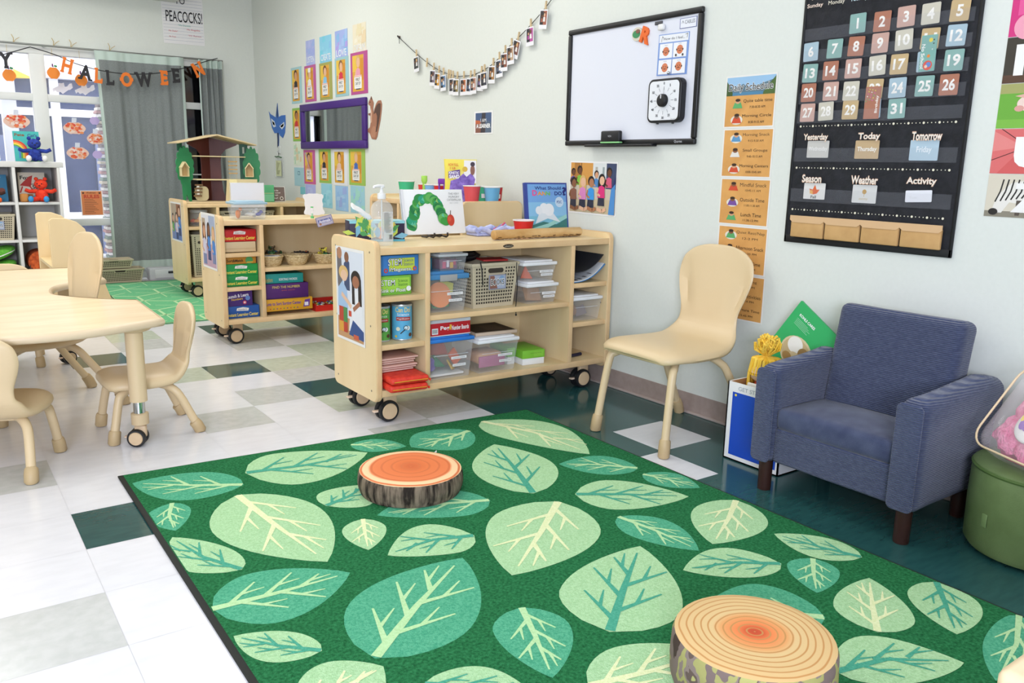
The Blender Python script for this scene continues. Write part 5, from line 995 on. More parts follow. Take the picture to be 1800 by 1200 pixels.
flat(o2, [('o', .3, .75, .28, .1, '#d85a9a'), ('o', .25, .45, .16, .22, '#8a55b0'), ('o', .42, .42, .15, .2, '#8a55b0'), ('o', .65, .75, .12, .12, '#d85a9a'), ('o', .8, .9, .18, .1, '#7fc0d8'), ('o', .1, .62, .08, .14, '#ecd24a'), ('o', .5, 1.0, .25, .08, '#f0a04a'), ('l', [(.62, .7), (.75, .5), (.85, .6)], .05, '#d85a9a')], .09, .1, Mx); tag(o, 'white toy ball with butterfly stickers in the clear bag', 'ball'); x = o2.build('butterfly_sticker', o)
# white box with blue panel
t = thing('toy_box', 'white framed cardboard box with blue front beside the armchair', 'box', (-.35, -2.89, 0)); BLU = C('#1f4fc0', .35); CB = C('#b98a5a', .8)
MB().bx(0, .006, 0, .27, 0, .325, WHITE).bx(0, .26, 0, .006, 0, .325, WHITE).bx(0, .26, .264, .27, 0, .325, WHITE).bx(.254, .26, 0, .27, 0, .325, CB).bx(0, .26, 0, .27, 0, .006, CB).bx(.006, .008, .006, .264, .006, .324, CB).bx(.006, .254, .262, .264, .006, .324, CB).build('carton_body', t)
mb = MB(); M = basis((-.0005, .27, 0), (0, -1, 0), (0, 0, 1), (-1, 0, 0)); flat(mb, [('r', .1, .07, .95, .88, BLU), ('c', .16, .845, .02, '#f0d848'), ('t', .5, .935, .6, .05, 'GET STARTED', '#aeb4bb', .01)], .27, .325, M); mb.build('front_print', t)
# green book leaning on the wall
t = thing('picture_book', 'large green picture book tilted against the wall in the white box', 'book'); w_, h_ = .265, .30
ang = .56
Mb = Matrix.Translation((-.112, -2.779, .455)) @ basis((0, 0, 0), (0, -1, 0), (.12, 0, .993), (-.993, 0, .12)) @ Matrix.Rotation(-ang+PI/2*0, 4, 'Z')
t.matrix_world = Mb
its = [('r', 0, 0, 1, 1, '#2fae62'), ('o', .47, .42, .3, .22, '#d9c9a0'), ('o', .47, .42, .27, .19, '#c9b183'), ('o', .38, .5, .14, .11, '#f2efe6'), ('o', .58, .48, .1, .08, '#9a7a4a'), ('o', .5, .36, .12, .07, '#d8c49a'), ('o', .38, .3, .09, .06, '#b0894f'), ('o', .62, .36, .07, .08, '#e5d8b8'), ('t', .3, .85, .34, .035, 'KOHLS CARES', '#ffffff', .02)]+[('r', .13, .79-.02*k, .13+.34*(.7+.3*((k*7) % 5)/5), .795-.02*k, '#a9dcbc') for k in range(5)]
mb = MB().bx(-w_/2, w_/2, -h_/2, h_/2, -.006, .006, C('#2fae62', .35), .002); flat(mb, its, w_, h_, Matrix.Translation((-w_/2, -h_/2, .0062))); mb.build('cover', t)
MB().bx(-w_/2+.004, w_/2+.0015, -h_/2-.0005, h_/2-.004, -.004, .004, C('#f0ece0')).build('pages', t)
# yarn doll
t = thing('yarn_doll', 'doll with yellow yarn hair standing in the white box', 'doll', (-.235, -2.71, .01)); t.scale = (1.12, 1.12, 1.05); YEL = nmat('yellow_yarn', '#e9b52c', '#f6d35a', 60, (1, 1, .2), .9, .4)
mb = MB(); mb.tube([(0, 0, 0), (0, 0, .2), (0, 0, .3)], [.05, .06, .035], C('#e5562c', .8), 14); mb.build('dress', t)
MB().ball((-.01, 0, .34), .05, C('#efc9a2', .8), (1, 1, .95)).build('cloth_head', t)
mb = MB(); r = random.Random(6)
for k in range(70):
    a = r.uniform(-2.9, 2.9); b = r.uniform(.0, 1); top = Vector((.0, -.0, .40)); q = Vector((.056*math.cos(a+PI/2)*1.0, .06*math.sin(a+PI/2), .33)); low = Vector((q.x*1.02, q.y*1.04+.0, .24-.05*b))
    if q.x < -.03 and abs(q.y) < .035: low.z = .34
    mb.tube([top, (top+q)/2+Vector((q.x*.35, q.y*.35, .025)), q, low], .0045, YEL, 5)
for k in range(80):
    a = r.uniform(0, 2*PI); b = r.uniform(-.3, 1.3); rr = .042*r.uniform(.75, 1.1); d = Vector((math.cos(a)*math.cos(b), math.sin(a)*math.cos(b), math.sin(b)))
    mb.tube([Vector((0, 0, .40)), Vector((0, 0, .425))+d*rr+Vector((0, 0, .01)), Vector((0, 0, .43))+d*rr*.6+Vector((.02*math.sin(k), .02*math.cos(k), .03))], .0036, YEL, 5)
mb.ball((.0, 0, .445), .024, YEL, (1, 1, 1.05), None, 2, .2).ball((.006, 0, .355), .05, YEL, (1, 1.02, 1)); mb.build('yarn_hair', t)
MB().bx(-.062, -.052, -.035, .03, .235, .30, C('#f3efe4', .8), .004).bx(-.064, -.062, -.03, .02, .25, .27, C('#7faf5a')).build('collar', t)
# ================================================================ cube shelf with books
CW = C('#dedcd8', .45); CX, CY, CZ = -1.957, 3.2, .0
t = thing('cube_shelf', 'white cube shelf of books and cushions before the window glass', 'shelf', (CX, CY, 0)); PIT = .325; NC = 4; D_ = .39
xl = -PIT*NC-.02
def cb(nm, *a): MB().bx(*a, CW, .002).build(nm, t)
cb('top_board', xl-.02, .028, 0, D_, 1.065, 1.11); cb('bottom_board', xl, 0, .0, D_, .11, .145)
MB().bx(xl+.01, -.01, .03, D_-.03, 0, .11, CW).build('plinth', t)
for k in range(NC+1): x = -PIT*k; cb('upright', x-.024, x, .002, D_, .145, 1.065)
for z in (.78, .472):
    for k in range(NC): cb('cube_shelf_board', -PIT*(k+1), -PIT*k-.024, .004, D_, z-.02, z)
MB().bx(xl, 0, D_-.008, D_, .11, 1.065, C('#c9c7c4')).build('back_board', t)
def cubby(k, z): return CX-PIT*(k+1), CY+.0, z
def plush(label, loc, m, m2, rz=0, s=1, ears=True, arm='up'):
    t = thing('plush_toy', label, 'plush toy', loc, rz)
    mb = MB().ball((0, 0, .055*s), .05*s, m, (1, .85, 1.1)).ball((0, -.005*s, .145*s), .047*s, m, (1.1, .9, .9))
    for q in (1, -1): mb.tube([(q*.03*s, 0, .09*s), (q*.085*s, -.02*s, .085*s), (q*.115*s, -.03*s, .1*s)], [.017*s, .016*s, .015*s], m, 10)
    mb.build('stuffed_body', t)
    ft = MB()
    for q in (1, -1): ft.tube([(q*.03*s, -.02*s, .025*s), (q*.055*s, -.09*s, .02*s)], [.02*s, .017*s], m, 10).ball((q*.058*s, -.105*s, .026*s), .024*s, m2, (.9, 1, 1.1))
    ft.build('foot_pair', t)
    if ears: MB().ball((.034*s, 0, .188*s), .016*s, m).ball((-.034*s, 0, .188*s), .016*s, m).build('ear_pair', t)
    MB().ball((.017*s, -.044*s, .15*s), .005*s, BLACK).ball((-.017*s, -.044*s, .15*s), .005*s, BLACK).ball((0, -.05*s, .135*s), .006*s, BLACK, (1.3, .7, .8)).build('button_face', t); return t
BLP = nmat('blue_plush', '#1f2d78', '#2f46a0', 40, rough=.95, bump=.4); REP = nmat('red_plush', '#d8321e', '#ee4a2c', 40, rough=.95, bump=.4)
pc = [('r', 0, 0, 1, 1, '#3fb5ae'), ('r', .5, 0, 1, .55, '#7fd08a')]
for k, c in enumerate(('#d8402f', '#f08a3c', '#f4d84a', '#5fae4a', '#4a86c8', '#3fb5ae')): pc.append(('p', [(0.0, .1)]+[(.0+(.52-.07*k)*math.cos(a), .35+(.36-.05*k)*math.sin(a)) for a in [PI/2-PI/2*j/10 for j in range(11)]]+[(.52-.07*k, .1)], c))
pc += [('t', .25, .88, .36, .09, 'Pete', '#8a5a3a', .03), ('t', .74, .87, .36, .1, "Cat's", '#2f5a8a', .03), ('r', .55, .74, .95, .76, '#bfe8dc')]
book('teal picture book with a rainbow cover on top of the cube shelf', lean(CX-.305, CY+.14, 1.1105, .12), .19, .245, .01, '#3fb5ae', pc)
plush('dark blue soft plush toy sitting before the rainbow book', (CX-.165, CY+.07, 1.1105), BLP, C('#f2efec', .9), .0, 1.0)
book('pale book at the window end of the cube shelf top', lean(CX-.60, CY+.14, 1.1105, .12), .19, .2, .01, '#cfe0ea', [('r', 0, 0, 1, .45, '#6fb5d8'), ('p', [(.6, .1), (1, .05), (1, .5)], '#f2f2ee'), ('c', .5, .75, .2, '#e9c94a')])
x, y, z = cubby(0, .7805)
book('cream picture book with red lettered animal drawing in the top cube', lean(x+.026, y+.17, z, .1), .2, .24, .01, '#efe7d6', [('t', .27, .82, .36, .12, 'Fox', '#1e1e1e', .03), ('t', .52, .6, .1, .05, 'in', '#1e1e1e', .02), ('t', .72, .5, .4, .12, 'Sock', '#1e1e1e', .03), ('r', 0, 0, 1, .2, '#7fc0d8'), ('r', 0, 0, .5, .25, '#c98a4a'), ('p', [(.05, .55), (.45, .5), (.55, .9), (.4, .85)], '#c0302a'), ('l', [(.15, .52), (.05, .3)], .05, '#c0302a'), ('l', [(.42, .52), (.6, .28)], .05, '#c0302a')])
plush('red orange plush toy with blue feet sitting in the top cube', (x+.185, y+.105, z), REP, C('#3f9ad8', .9), -.35, 1.0)
tag(MB().box((0, 0, .035), (.06, .05, .07), C('#c98a4a', .9), .015).build('small_pouch', None, (x+.05, y+.055, z)), 'small brown pouch before the cream book', 'pouch')
x, y, z = cubby(1, .7805)
book('blue picture book with a round eared face in the second cube', lean(x+.07, y+.17, z, .1), .2, .22, .01, '#3f86b0', [('t', .5, .87, .6, .08, 'MONKEY', '#e9eef0', .02), ('t', .5, .76, .5, .07, 'jumping', '#8fd04a', .02), ('c', .5, .4, .24, '#3a2420'), ('c', .8, .4, .12, '#8a4a3a'), ('o', .48, .34, .17, .13, '#6a3a2a')])
plush('dark plush toy with orange feet in the second cube', (x+.15, y+.1, z), C('#4a2a20', .9), C('#e8652a', .9), 0, .8)
x, y, z = cubby(1, .4725); basket('beige basket with picture label in the middle cube row', (x+.155, y+.17, z), .27, .3, .21, 0, 'BOOKS')
x, y, z = cubby(1, .1455)
GP = nmat('lime_cloth', '#4f9a2f', '#69b83f', 60, rough=.9, bump=.4)
for q, lb, dz in ((0, 'lime green cushion with white zip, upper of the two', .12), (1, 'lime green cushion underneath the zipped one', .0)):
    t = thing('cushion', lb, 'cushion', (x+.15, y+.16, z+.088+dz), 0)
    M = Matrix.Rotation(-.35, 4, 'Y'); MB().ball((0, 0, 0), .16, GP, (.86, .95, .33), M, 3).build('cover', t)
    if q == 0: MB().tube([M @ Vector((.13*math.cos(a), -.15*math.sin(a), -.012)) for a in [.3+2.2*k/16 for k in range(17)]], .004, WHITE, 6).build('zip', t)
x, y, z = cubby(0, .1455); t = thing('woven_mat', 'rolled orange woven mat with dark fringe in the low cube', 'mat', (x+.13, y+.2, z+.03))
ORW = nmat('orange_weave', '#a8431f', '#d8652f', 40, rough=.9, bump=.4); MB().tube([(0, -.12, .1), (0, .13, .1)], .095, ORW, 22).build('rolled_mat', t)
mb = MB(); [mb.tube([(.085*math.cos(a), -.12, .1+.085*math.sin(a)), (.09*math.cos(a), -.14, .09+.085*math.sin(a)-.03)], .0035, C('#3a2a22'), 5) for a in [k*.3-2.9 for k in range(16)]]; mb.build('fringe', t)
# ================================================================ book display by the table
t = thing('book_display', 'maple two sided book display with rounded end panels behind the table', 'display stand', (-2.12, 1.3, 0))
pf = [(-.175, 0), (.19, 0), (.185, .15), (.12, .36), (.08, .5), (.06, .62), (.035, .7), (-.01, .745), (-.07, .768), (-.15, .77), (-.17, .755)]
for y in (0, .7):
    M = basis((0, y, 0), (1, 0, 0), (0, 0, 1), (0, -1, 0)); q = MB().prism(pf, -.012, .012, MAPLE, M, bev=.004).build('end_panel', t)
    MB().lathe([(.006, .0122), (.005, .0145)], C('#d8c25a', .3, .8), 10, M @ Matrix.Translation((-.01, .53, 0))).lathe([(.006, .0122), (.005, .0145)], C('#d8c25a', .3, .8), 10, M @ Matrix.Translation((-.01, .55, 0))).build('screw', q)
MB().bx(-.165, .08, .012, .688, .43, .45, MAPLE).build('shelf_board', t); MB().bx(-.165, .15, .012, .688, .05, .07, MAPLE).build('bottom_board', t); MB().bx(-.05, -.035, .012, .688, .07, .66, MAPLE).build('centre_board', t)
# ================================================================ things under the curtain
basket('long low beige basket on the floor under the wide curtain', (-1.47, 3.78, .0005), .42, .2, .13)
basket('shallow beige basket standing on the low basket by the glass', (-1.52, 3.78, .14), .34, .2, .08)
t = thing('step_drawer', 'grey plastic drawer unit on the floor under the curtain', 'drawer unit', (-1.0, 3.80, .0003)); GY = C('#cfd0d6', .4)
MB().bx(-.2, .2, -.05, .085, 0, .115, GY, .008).build('case', t); dw = MB().bx(-.15, .15, -.06, -.045, .018, .1, C('#dfe0e4', .35), .005).build('drawer', t); MB().bx(-.03, .03, -.064, -.058, .06, .082, C('#3a3a3e')).build('handle', dw)
# ================================================================ wall display round the mirror
def wallsheet(name, label, cat, y0, y1, z0, z1, col, its=(), th=.0012, group=None, out=.0005, rot=0, r=0):
    """y0 is the far edge (larger y)"""
    M = onR(y0, z0, out)
    if rot: M = M @ Matrix.Rotation(rot, 4, 'Z')
    return sheet(name, label, cat, M, abs(y0-y1), z1-z0, col, its, th, group, r)
def washed(seed, cols, n=14):
    r = random.Random(seed); it = []
    for k in range(n):
        x, y, w2, h2 = r.uniform(0, .8), r.uniform(0, .8), r.uniform(.1, .35), r.uniform(.1, .35); it.append(('p', [(x, y), (min(1, x+w2), y+.03), (min(1, x+w2*.9), min(1, y+h2)), (x+.03, min(1, y+h2*.9))], r.choice(cols)))
    return it
for lb, y0, y1, z0, z1, c, cs, tx in (
    ('lilac painted sheet, top row above the chef hat card', 2.62, 2.42, 1.985, 2.20, '#b3bbea', ('#a9b4ea', '#bcc3ee', '#a3b8ea'), 'LISTEN'),
    ('turquoise painted sheet, top row between two lilac sheets', 2.31, 2.06, 1.97, 2.20, '#8fd0ea', ('#7fd3e8', '#9ad8ee', '#8cc4ea'), 'CREATE'),
    ('violet painted sheet, top row next to the cream one', 1.985, 1.74, 1.975, 2.21, '#a7b6ea', ('#b3a3e6', '#8fbdea', '#a9c4ee'), 'LOVE'),
    ('cream painted sheet, top row above the squirrel side', 1.64, 1.40, 1.98, 2.22, '#ece2c8', ('#f1ead6', '#e8d3ae', '#efe4d4', '#e9dcb6'), 'DREAM'),
    ('lilac painted sheet below the mirror under the folded photo', 2.73, 2.49, .78, .95, '#b0b8ec', ('#aab4ea', '#bcc6f0'), ''),
    ('aqua painted sheet below the mirror, second of the low row', 2.36, 2.12, .76, .97, '#9fd6ea', ('#8fd3e6', '#a9dff0', '#7fcbe0'), ''),
    ('sky blue painted sheet below the mirror, third of the low row', 2.05, 1.79, .75, .96, '#a3c8f0', ('#9ac0ee', '#b0d0f2', '#a3b4ea'), ''),
    ('blue green painted sheet below the mirror, last of the low row', 1.74, 1.47, .75, .97, '#a5d3e2', ('#9fc6ea', '#a8dccf', '#b3d8e6'), '')):
    it = washed(len(lb), cs)
    if tx: it.append(('t', .5, .25, .8, .22, tx, '#e9eef6', .02))
    wallsheet('painted_sheet', lb, 'artwork', y0, y1, z0, z1, c, it)
wallsheet('paper_card', 'pale blue card with small square mark, low beside the paintings', 'card', 3.0, 2.74, .93, 1.10, '#a9d0d8', [('r', .35, .6, .55, .8, '#4a7a90'), ('r', .38, .63, .52, .77, '#a9d0d8')])
wallsheet('paper_card', 'small aqua card behind the brown question sign', 'card', 2.86, 2.74, .855, .925, '#7fcbd6')
wallsheet('painted_sheet', 'pale green painted sheet beside the lower mirror frame corner', 'artwork', 3.0, 2.76, 1.12, 1.32, '#dfe8d0', washed(4, ('#e9eed8', '#bfdcc0', '#e3d0a8', '#d8e6e0')))
def photo_card(label, y0, y1, z0, z1, paper, shirt, hair, sk, hat=None, fold=False, tilt=0, pz=0, sx=.12):
    w, h = y0-y1, z1-z0; M = onR(y0, z0, .0008)
    o = sheet('photo_card', label, 'photo card', M, w, h, paper)
    it = [('r', 0, 0, 1, 1, '#e0a83c'), ('r', .0, .55, .4, 1, '#ecc24a'), ('r', .7, .3, 1, .9, '#d8922f')]
    it += kid(.5, .05, .95, sk, hair, shirt, '#3a4466', False, True, h/w*1.32)
    if hat: it.append(('r', .33, .86, .67, 1.0, hat))
    it += [('r', .16, .08, .82, .44, '#f3f1ee'), ('r', .16, .4, .82, .43, '#e9a9a0'), ('t', .49, .33, .4, .08, 'FIRST', '#2a2a30', .02), ('t', .49, .22, .44, .08, 'DAY OF', '#2a2a30', .02), ('t', .49, .14, .4, .03, 'preschool', '#8a8a92')]
    pw, ph = w*.66, h*.86; M2 = M @ Matrix.Translation((w*sx, h*.07+pz, .0015)) @ Matrix.Rotation(tilt, 4, 'Z')
    mb = MB(); mb.prism([(0, 0), (pw, 0), (pw, ph), (0, ph)], 0, .001, C('#f3efe6'), M2); flat(mb, it, pw, ph, M2, .001)
    if fold: mb.add([(0, ph, .002), (pw*.2, ph, .002), (pw*1.0, ph*.25, .02)], [(0, 1, 2), (2, 1, 0)], C('#e9d6e2'), M2)
    x = mb.build('photo_print', None); c = o.location.copy(); x.data.transform(Matrix.Translation(-c)); x.parent = o; return o
PC = (
 ('photo card on pale blue paper, two grown ups, upper corner', 3.0, 2.74, 1.68, 2.0, '#a9cfd2', '#2a2a30', '#4a2a1a', SKIN[1]),
 ('photo card on pink paper, child in white chef hat', 2.67, 2.41, 1.68, 1.99, '#c0609a', '#f0efec', '#6b4424', SKIN[3], '#f4f4f2'),
 ('photo card on olive paper, child in pale blue shirt', 2.33, 2.06, 1.68, 1.985, '#a9a85a', '#8fc6e6', '#6b4424', SKIN[3]),
 ('photo card on pale blue paper, child with glasses in red shirt', 2.0, 1.73, 1.69, 2.0, '#9fc8cc', '#d8324a', '#8a6038', SKIN[3]),
 ('photo card on magenta paper, blond child in pink, above the mirror end', 1.69, 1.38, 1.69, 2.01, '#b8508f', '#e9a0b4', '#d8b26a', SKIN[3]),
 ('photo card on lime paper beside the mirror, child in red shirt', 3.0, 2.77, 1.34, 1.64, '#8fbf5a', '#cf2f35', '#2a1c14', SKIN[4]),
 ('photo card on pink paper below the mirror, its photo folded over', 2.75, 2.48, .955, 1.26, '#c9609a', '#d88a6a', '#4a2a1a', SKIN[1], None, True),
 ('photo card on lime paper below the mirror, child in black shirt', 2.395, 2.13, .975, 1.265, '#9cc45f', '#2f2f38', '#3a2518', SKIN[1]),
 ('photo card on white paper below the mirror, child in checked shirt', 2.085, 1.79, .965, 1.265, '#eceaf0', '#e9c4b4', '#6b4424', SKIN[3]),
 ('photo card on lime paper below the mirror, child in blue shirt', 1.76, 1.45, .975, 1.265, '#a4c45c', '#4a6fb8', '#d8b26a', SKIN[3]))
for a in PC: photo_card(*a)
# mirror
t = thing('wall_mirror', 'wide wall mirror in a purple wooden frame', 'mirror', (-.0005, 2.07, 1.465)); PF = C('#45207a', .4); w_, h_ = 1.36, .39; fw = .062
M = basis((0, w_/2, -h_/2), (0, -1, 0), (0, 0, 1), (-1, 0, 0)); mb = MB()
for a in ((0, w_, 0, fw), (0, w_, h_-fw, h_), (0, fw, fw, h_-fw), (w_-fw, w_, fw, h_-fw)): mb.bx(*a, 0, .028, PF, .006, M)
mb.build('purple_frame', t); MB().bx(fw-.005, w_-fw+.005, fw-.005, h_-fw+.005, .004, .012, C('#f0f2f2', .02, 1), 0, M).build('mirror_glass', t)
# cut paper squirrel and bird
def cut(name, label, cat, y, z, ps, th, parts, s=1):
    M = onR(y, z, .001); t = thing(name, label, cat, (0, y, z)); 
    L = basis((-.001, 0, 0), (0, -s, 0), (0, 0, s), (-1, 0, 0))
    MB().prism(ps, 0, th, cc(parts[0]), L).build('paper_body', t)
    for nm, p2, c in parts[1:]:
        MB().prism(p2, th, th+.0012, cc(c), L).build(nm, t)
    return t
sq = [(x*.00236, y*.00145) for x, y in [(0, 45), (20, 35), (35, 5), (65, 0), (75, 15), (88, 60), (100, 100), (109, 150), (112, 180), (105, 200), (85, 200), (70, 185), (58, 160), (50, 135), (48, 165), (52, 190), (45, 205), (35, 226), (28, 214), (17, 200), (13, 187), (27, 176), (31, 150), (27, 120), (29, 90), (22, 65), (5, 55)]]
k_ = lambda ps: [(x*.00236, y*.00145) for x, y in ps]
cut('paper_squirrel', 'brown cut paper squirrel on the wall beside the mirror', 'paper cutout', 1.405, 1.335, sq, .003, ('#a9745a', ('tail_stripe', k_([(52, 132), (62, 155), (74, 174), (88, 186), (103, 184), (104, 160), (95, 110), (84, 70), (74, 40), (66, 40), (74, 80), (78, 120), (70, 140)]), '#5a4035'), ('belly', k_([(32, 88), (38, 92), (40, 140), (36, 165), (32, 150), (29, 120)]), '#d6aa90'), ('ear', k_([(32, 214), (36, 224), (42, 206)]), '#4a342a'), ('eye', k_([(24, 197), (28, 200), (30, 195), (26, 192)]), '#2a1c18'), ('arm', k_([(30, 125), (14, 130), (12, 138), (30, 140)]), '#8a5a44'), ('hind_leg', k_([(38, 12), (62, 10), (70, 40), (66, 66), (50, 72), (36, 55), (30, 30)]), '#b98468')))
bd = [(.0, .19), (.03, .17), (.09, .155), (.15, .14), (.18, .21), (.2, .245), (.205, .2), (.215, .14), (.28, .15), (.36, .15), (.36, .09), (.34, .02), (.29, -.02), (.23, .0), (.21, .025), (.205, -.03), (.19, -.09), (.165, -.09), (.17, -.02), (.165, .02), (.11, .02), (.06, .06), (.03, .12)]
b_ = cut('paper_bird', 'blue cut paper bird with spread wings on the wall', 'paper cutout', 3.63, 1.40, bd, .003, ('#3f74c4', ('wing_patch', [(.05, .135), (.12, .11), (.15, .07), (.1, .065), (.06, .1)], '#e9edf2'), ('wing_patch', [(.23, .07), (.33, .10), (.34, .07), (.28, .045)], '#e9edf2'), ('wing_dark', [(.07, .115), (.12, .1), (.13, .08), (.09, .085)], '#2a2a30'), ('wing_dark', [(.25, .07), (.32, .09), (.32, .072), (.28, .058)], '#2a2a30'), ('head', [(.17, .16), (.182, .21), (.2, .245), (.206, .2), (.212, .15), (.19, .13)], '#2f4a7a'), ('tail', [(.166, -.09), (.19, -.09), (.204, -.03), (.208, .02), (.17, .02), (.172, -.03)], '#22345a')), 1.25)
t = thing('wall_hook', 'small white adhesive hook under the blue paper bird', 'hook', (0, 3.375, 1.225)); MB().bx(-.006, 0, -.03, .03, 0, .075, C('#d8dbd8', .4), .003).tube([(-.006, 0, .02), (-.02, 0, .01), (-.022, 0, .03)], .006, C('#d8dbd8', .4), 8).build('hook_plate', t)
t = thing('lanyard_tag', 'clear sleeve with printed list hanging from the wall hook', 'tag', (-.012, 3.375, 1.0)); MB().bx(-.003, 0, -.13, .13, 0, .2, CLEAR).bx(-.0036, -.003, -.07, .08, .01, .16, C('#d9dcb0')).build('sleeve', t)
mb = MB(); M = basis((-.0042, .07, .01), (0, -1, 0), (0, 0, 1), (-1, 0, 0)); flat(mb, [('r', .1, .9-.07*k, .3+.5*((k*13) % 7)/7, .93-.07*k, '#8f936a') for k in range(12)], .15, .15, M); mb.build('list_print', t)
MB().tube([(-.004, -.08, .19), (-.012, -.02, .2), (-.012, .03, .195), (-.004, .09, .2)], .006, C('#3f6a44'), 6).tube([(0, 0, .2), (-.002, .0, .245)], .002, BLACK, 5).build('clip', t)
# ================================================================ string of instant photos
SP = [(.847, 2.048), (.58, 1.907), (.321, 1.792), (.085, 1.727), (-.05, 1.715), (-.188, 1.718), (-.378, 1.764), (-.555, 1.852), (-.699, 1.916), (-.862, 2.003), (-1.0, 2.09), (-1.3, 2.26)]
pts = [spl([(*p, 0) for p in SP], k/60)[:2] for k in range(61)]
t = thing('twine', 'black twine strung across the wall for instant photos', 'twine', (-.012, 0, 0))
MB().tube([(0, a, b) for a, b in pts], .0022, BLACK, 6).tube([(0, .847, 2.048), (0, .835, 2.03), (-.002, .83, 2.0)], .002, BLACK, 5).tube([(0, .86, 2.055), (0, .83, 2.038)], .006, BLACK, 6).build('twine_line', t)
MB().lathe([(.008, 0), (.006, .014)], C('#6b4a35'), 10, Matrix.Rotation(-PI/2, 4, 'Y') @ Matrix.Translation((2.048, .847, -.012))).build('wall_pin', t)
def zat(y):
    for (a, b), (c, d) in zip(pts, pts[1:]):
        if c <= y <= a: return b+(d-b)*(y-a)/(c-a)
    return 2.0
PH = ((.575, -.1, '#4a4f4c'), (.335, .1, '#7a6a7a'), (.265, .12, '#d89a2c'), (.205, -.05, '#5f86b0'), (.085, .0, '#6a6468'), (.03, .05, '#8a7a4a'), (-.05, 0, '#c9764a'), (-.13, .08, '#4f5f80'), (-.175, -.02, '#b98a7a'), (-.255, .1, '#7f6a9a'), (-.29, -.06, '#3a3a48'), (-.385, .04, '#a5763f'), (-.45, -.08, '#56607a'), (-.51, .0, '#8a4f3a'), (-.575, -.05, '#c0a284'), (-.64, .32, '#7a4a3f'), (-.76, -.05, '#b84f9a'), (-.895, .12, '#a5604a'))
PIN = C('#d8bf95', .7)
def pin(label, y, rot, dz=0):
    z = zat(y); t = thing('clothespin', label, 'clothespin', (-.0145, y, z+dz)); t.rotation_euler = (rot, 0, 0)
    for s in (1, -1): MB().prism([(0, -.028), (.005, -.028), (.006, 0), (.004, .03), (0, .01)] if s > 0 else [(0, .01), (-.004, .03), (-.006, 0), (-.005, -.028), (0, -.028)], -.004, .004, PIN, basis((0, 0, 0), (0, 1, 0), (0, 0, 1), (1, 0, 0))).build('wooden_jaw', t)
    return t
for k, (y, rot, c) in enumerate(PH):
    z = zat(y)
    t = thing('instant_photo', 'white bordered instant photo, %s along the twine from its low pin' % ORD[k], 'photo', (-.011, y, z-.012), 0, None); t.rotation_euler = (rot, 0, 0.0)
    M = basis((-.0105-.0025*(k % 3), .036, -.108), (0, -1, 0), (.0, 0, 1), (-1, 0, .0)); mb = MB().prism([(0, 0), (.072, 0), (.072, .102), (0, .102)], -.0006, .0006, C('#f0eff2'), M); mb.build('photo_card', t)
    q = MB(); r = random.Random(k); flat(q, [('r', .08, .22, .92, .93, '#2a282c'), ('r', .5, .22, .92, .93, c)]+[i for j in range(2) for i in kid(.32+.3*j, .22, .55+.1*j, SKIN[(k+j) % 5], HAIR[(k*2+j) % 5], (c, '#e9e4e0')[j], None, False, False, 1.3)], .072, .102, M, .0007); q.build('picture', t)
    pin('wooden clothespin holding the %s instant photo from the low pin' % ORD[k], y+.002, rot)
for y, n in ((.43, 'first gap beyond the single grey photo'), (.145, 'gap after the blue photo'), (.12, 'gap just before the dark photos')): pin('empty wooden clothespin on the twine, '+n, y, .15)
# ================================================================ small sheets
wallsheet('word_card', 'small square I AM A LEARNER card on the bare wall', 'card', -.155, -.366, 1.35, 1.49, '#f3f2f0', [('r', .07, .06, .93, .93, '#4a5f86'), ('p', [(.07, .06), (.93, .06), (.93, .3), (.6, .45), (.3, .6), (.07, .55)], '#8a5a4c'), ('p', [(.35, .06), (.6, .06), (.62, .93), (.42, .93)], '#3f3a40'), ('p', [(.07, .45), (.35, .45), (.3, .6), (.07, .62)], '#c0643f'), ('p', [(.6, .06), (.93, .06), (.93, .5), (.65, .6)], '#5a6a80'), ('t', .5, .6, .3, .15, 'I AM', '#ffffff', .0), ('t', .5, .36, .74, .17, 'A LEARNER', '#ffffff', .03)])
kids = [('r', .02, .03, .98, .97, '#cfc3b0'), ('r', .02, .55, .5, .97, '#d89a4a'), ('r', .1, .6, .22, .97, '#b07838'), ('r', .24, .62, .26, .97, '#8a5a2c'), ('r', .5, .55, .8, .97, '#dfe3e2'), ('r', .78, .5, .98, .97, '#3a4668'), ('r', .55, .6, .6, .9, '#b9b3a8'), ('r', .7, .6, .74, .9, '#9aa6a8'), ('r', .02, .03, .98, .3, '#c9b896')]
for x, y, s, sk, ha, sh, lg in ((.08, .45, .42, 2, 2, '#6a4fa0', 0), (.22, .42, .5, 2, 2, '#7fbf3f', 0), (.58, .42, .42, 1, 4, '#4f86c0', 0), (.84, .4, .5, 2, 2, '#d85a7a', 0), (.1, .12, .58, 0, 2, '#8a5a48', 0), (.3, .12, .62, 3, 1, '#e08ac0', 1), (.48, .13, .6, 4, 2, '#3f9ae0', 0), (.7, .18, .6, 3, 2, '#e0307a', 1)): kids += kid(x, y, s, SKIN[sk], HAIR[ha], sh, '#2f3040' if y < .3 else None, bool(lg), True, .74)
for x, c in ((.12, SKIN[0]), (.32, SKIN[3]), (.5, SKIN[4]), (.7, SKIN[3])): kids += [('l', [(x-.08, .12), (x+.03, .08), (x+.1, .13)], .05, c)]
kids += [('p', [(.86, .03), (.98, .03), (.98, .6), (.9, .5)], '#4f8fd0'), ('p', [(.9, .5), (.98, .6), (.98, .75)], '#2a2f6a')]
wallsheet('photo_poster', 'photo poster of children sitting in a row, on the wall under the whiteboard', 'poster', -1.135, -1.52, .912, 1.192, '#f3f2f0', kids, rot=-.01)
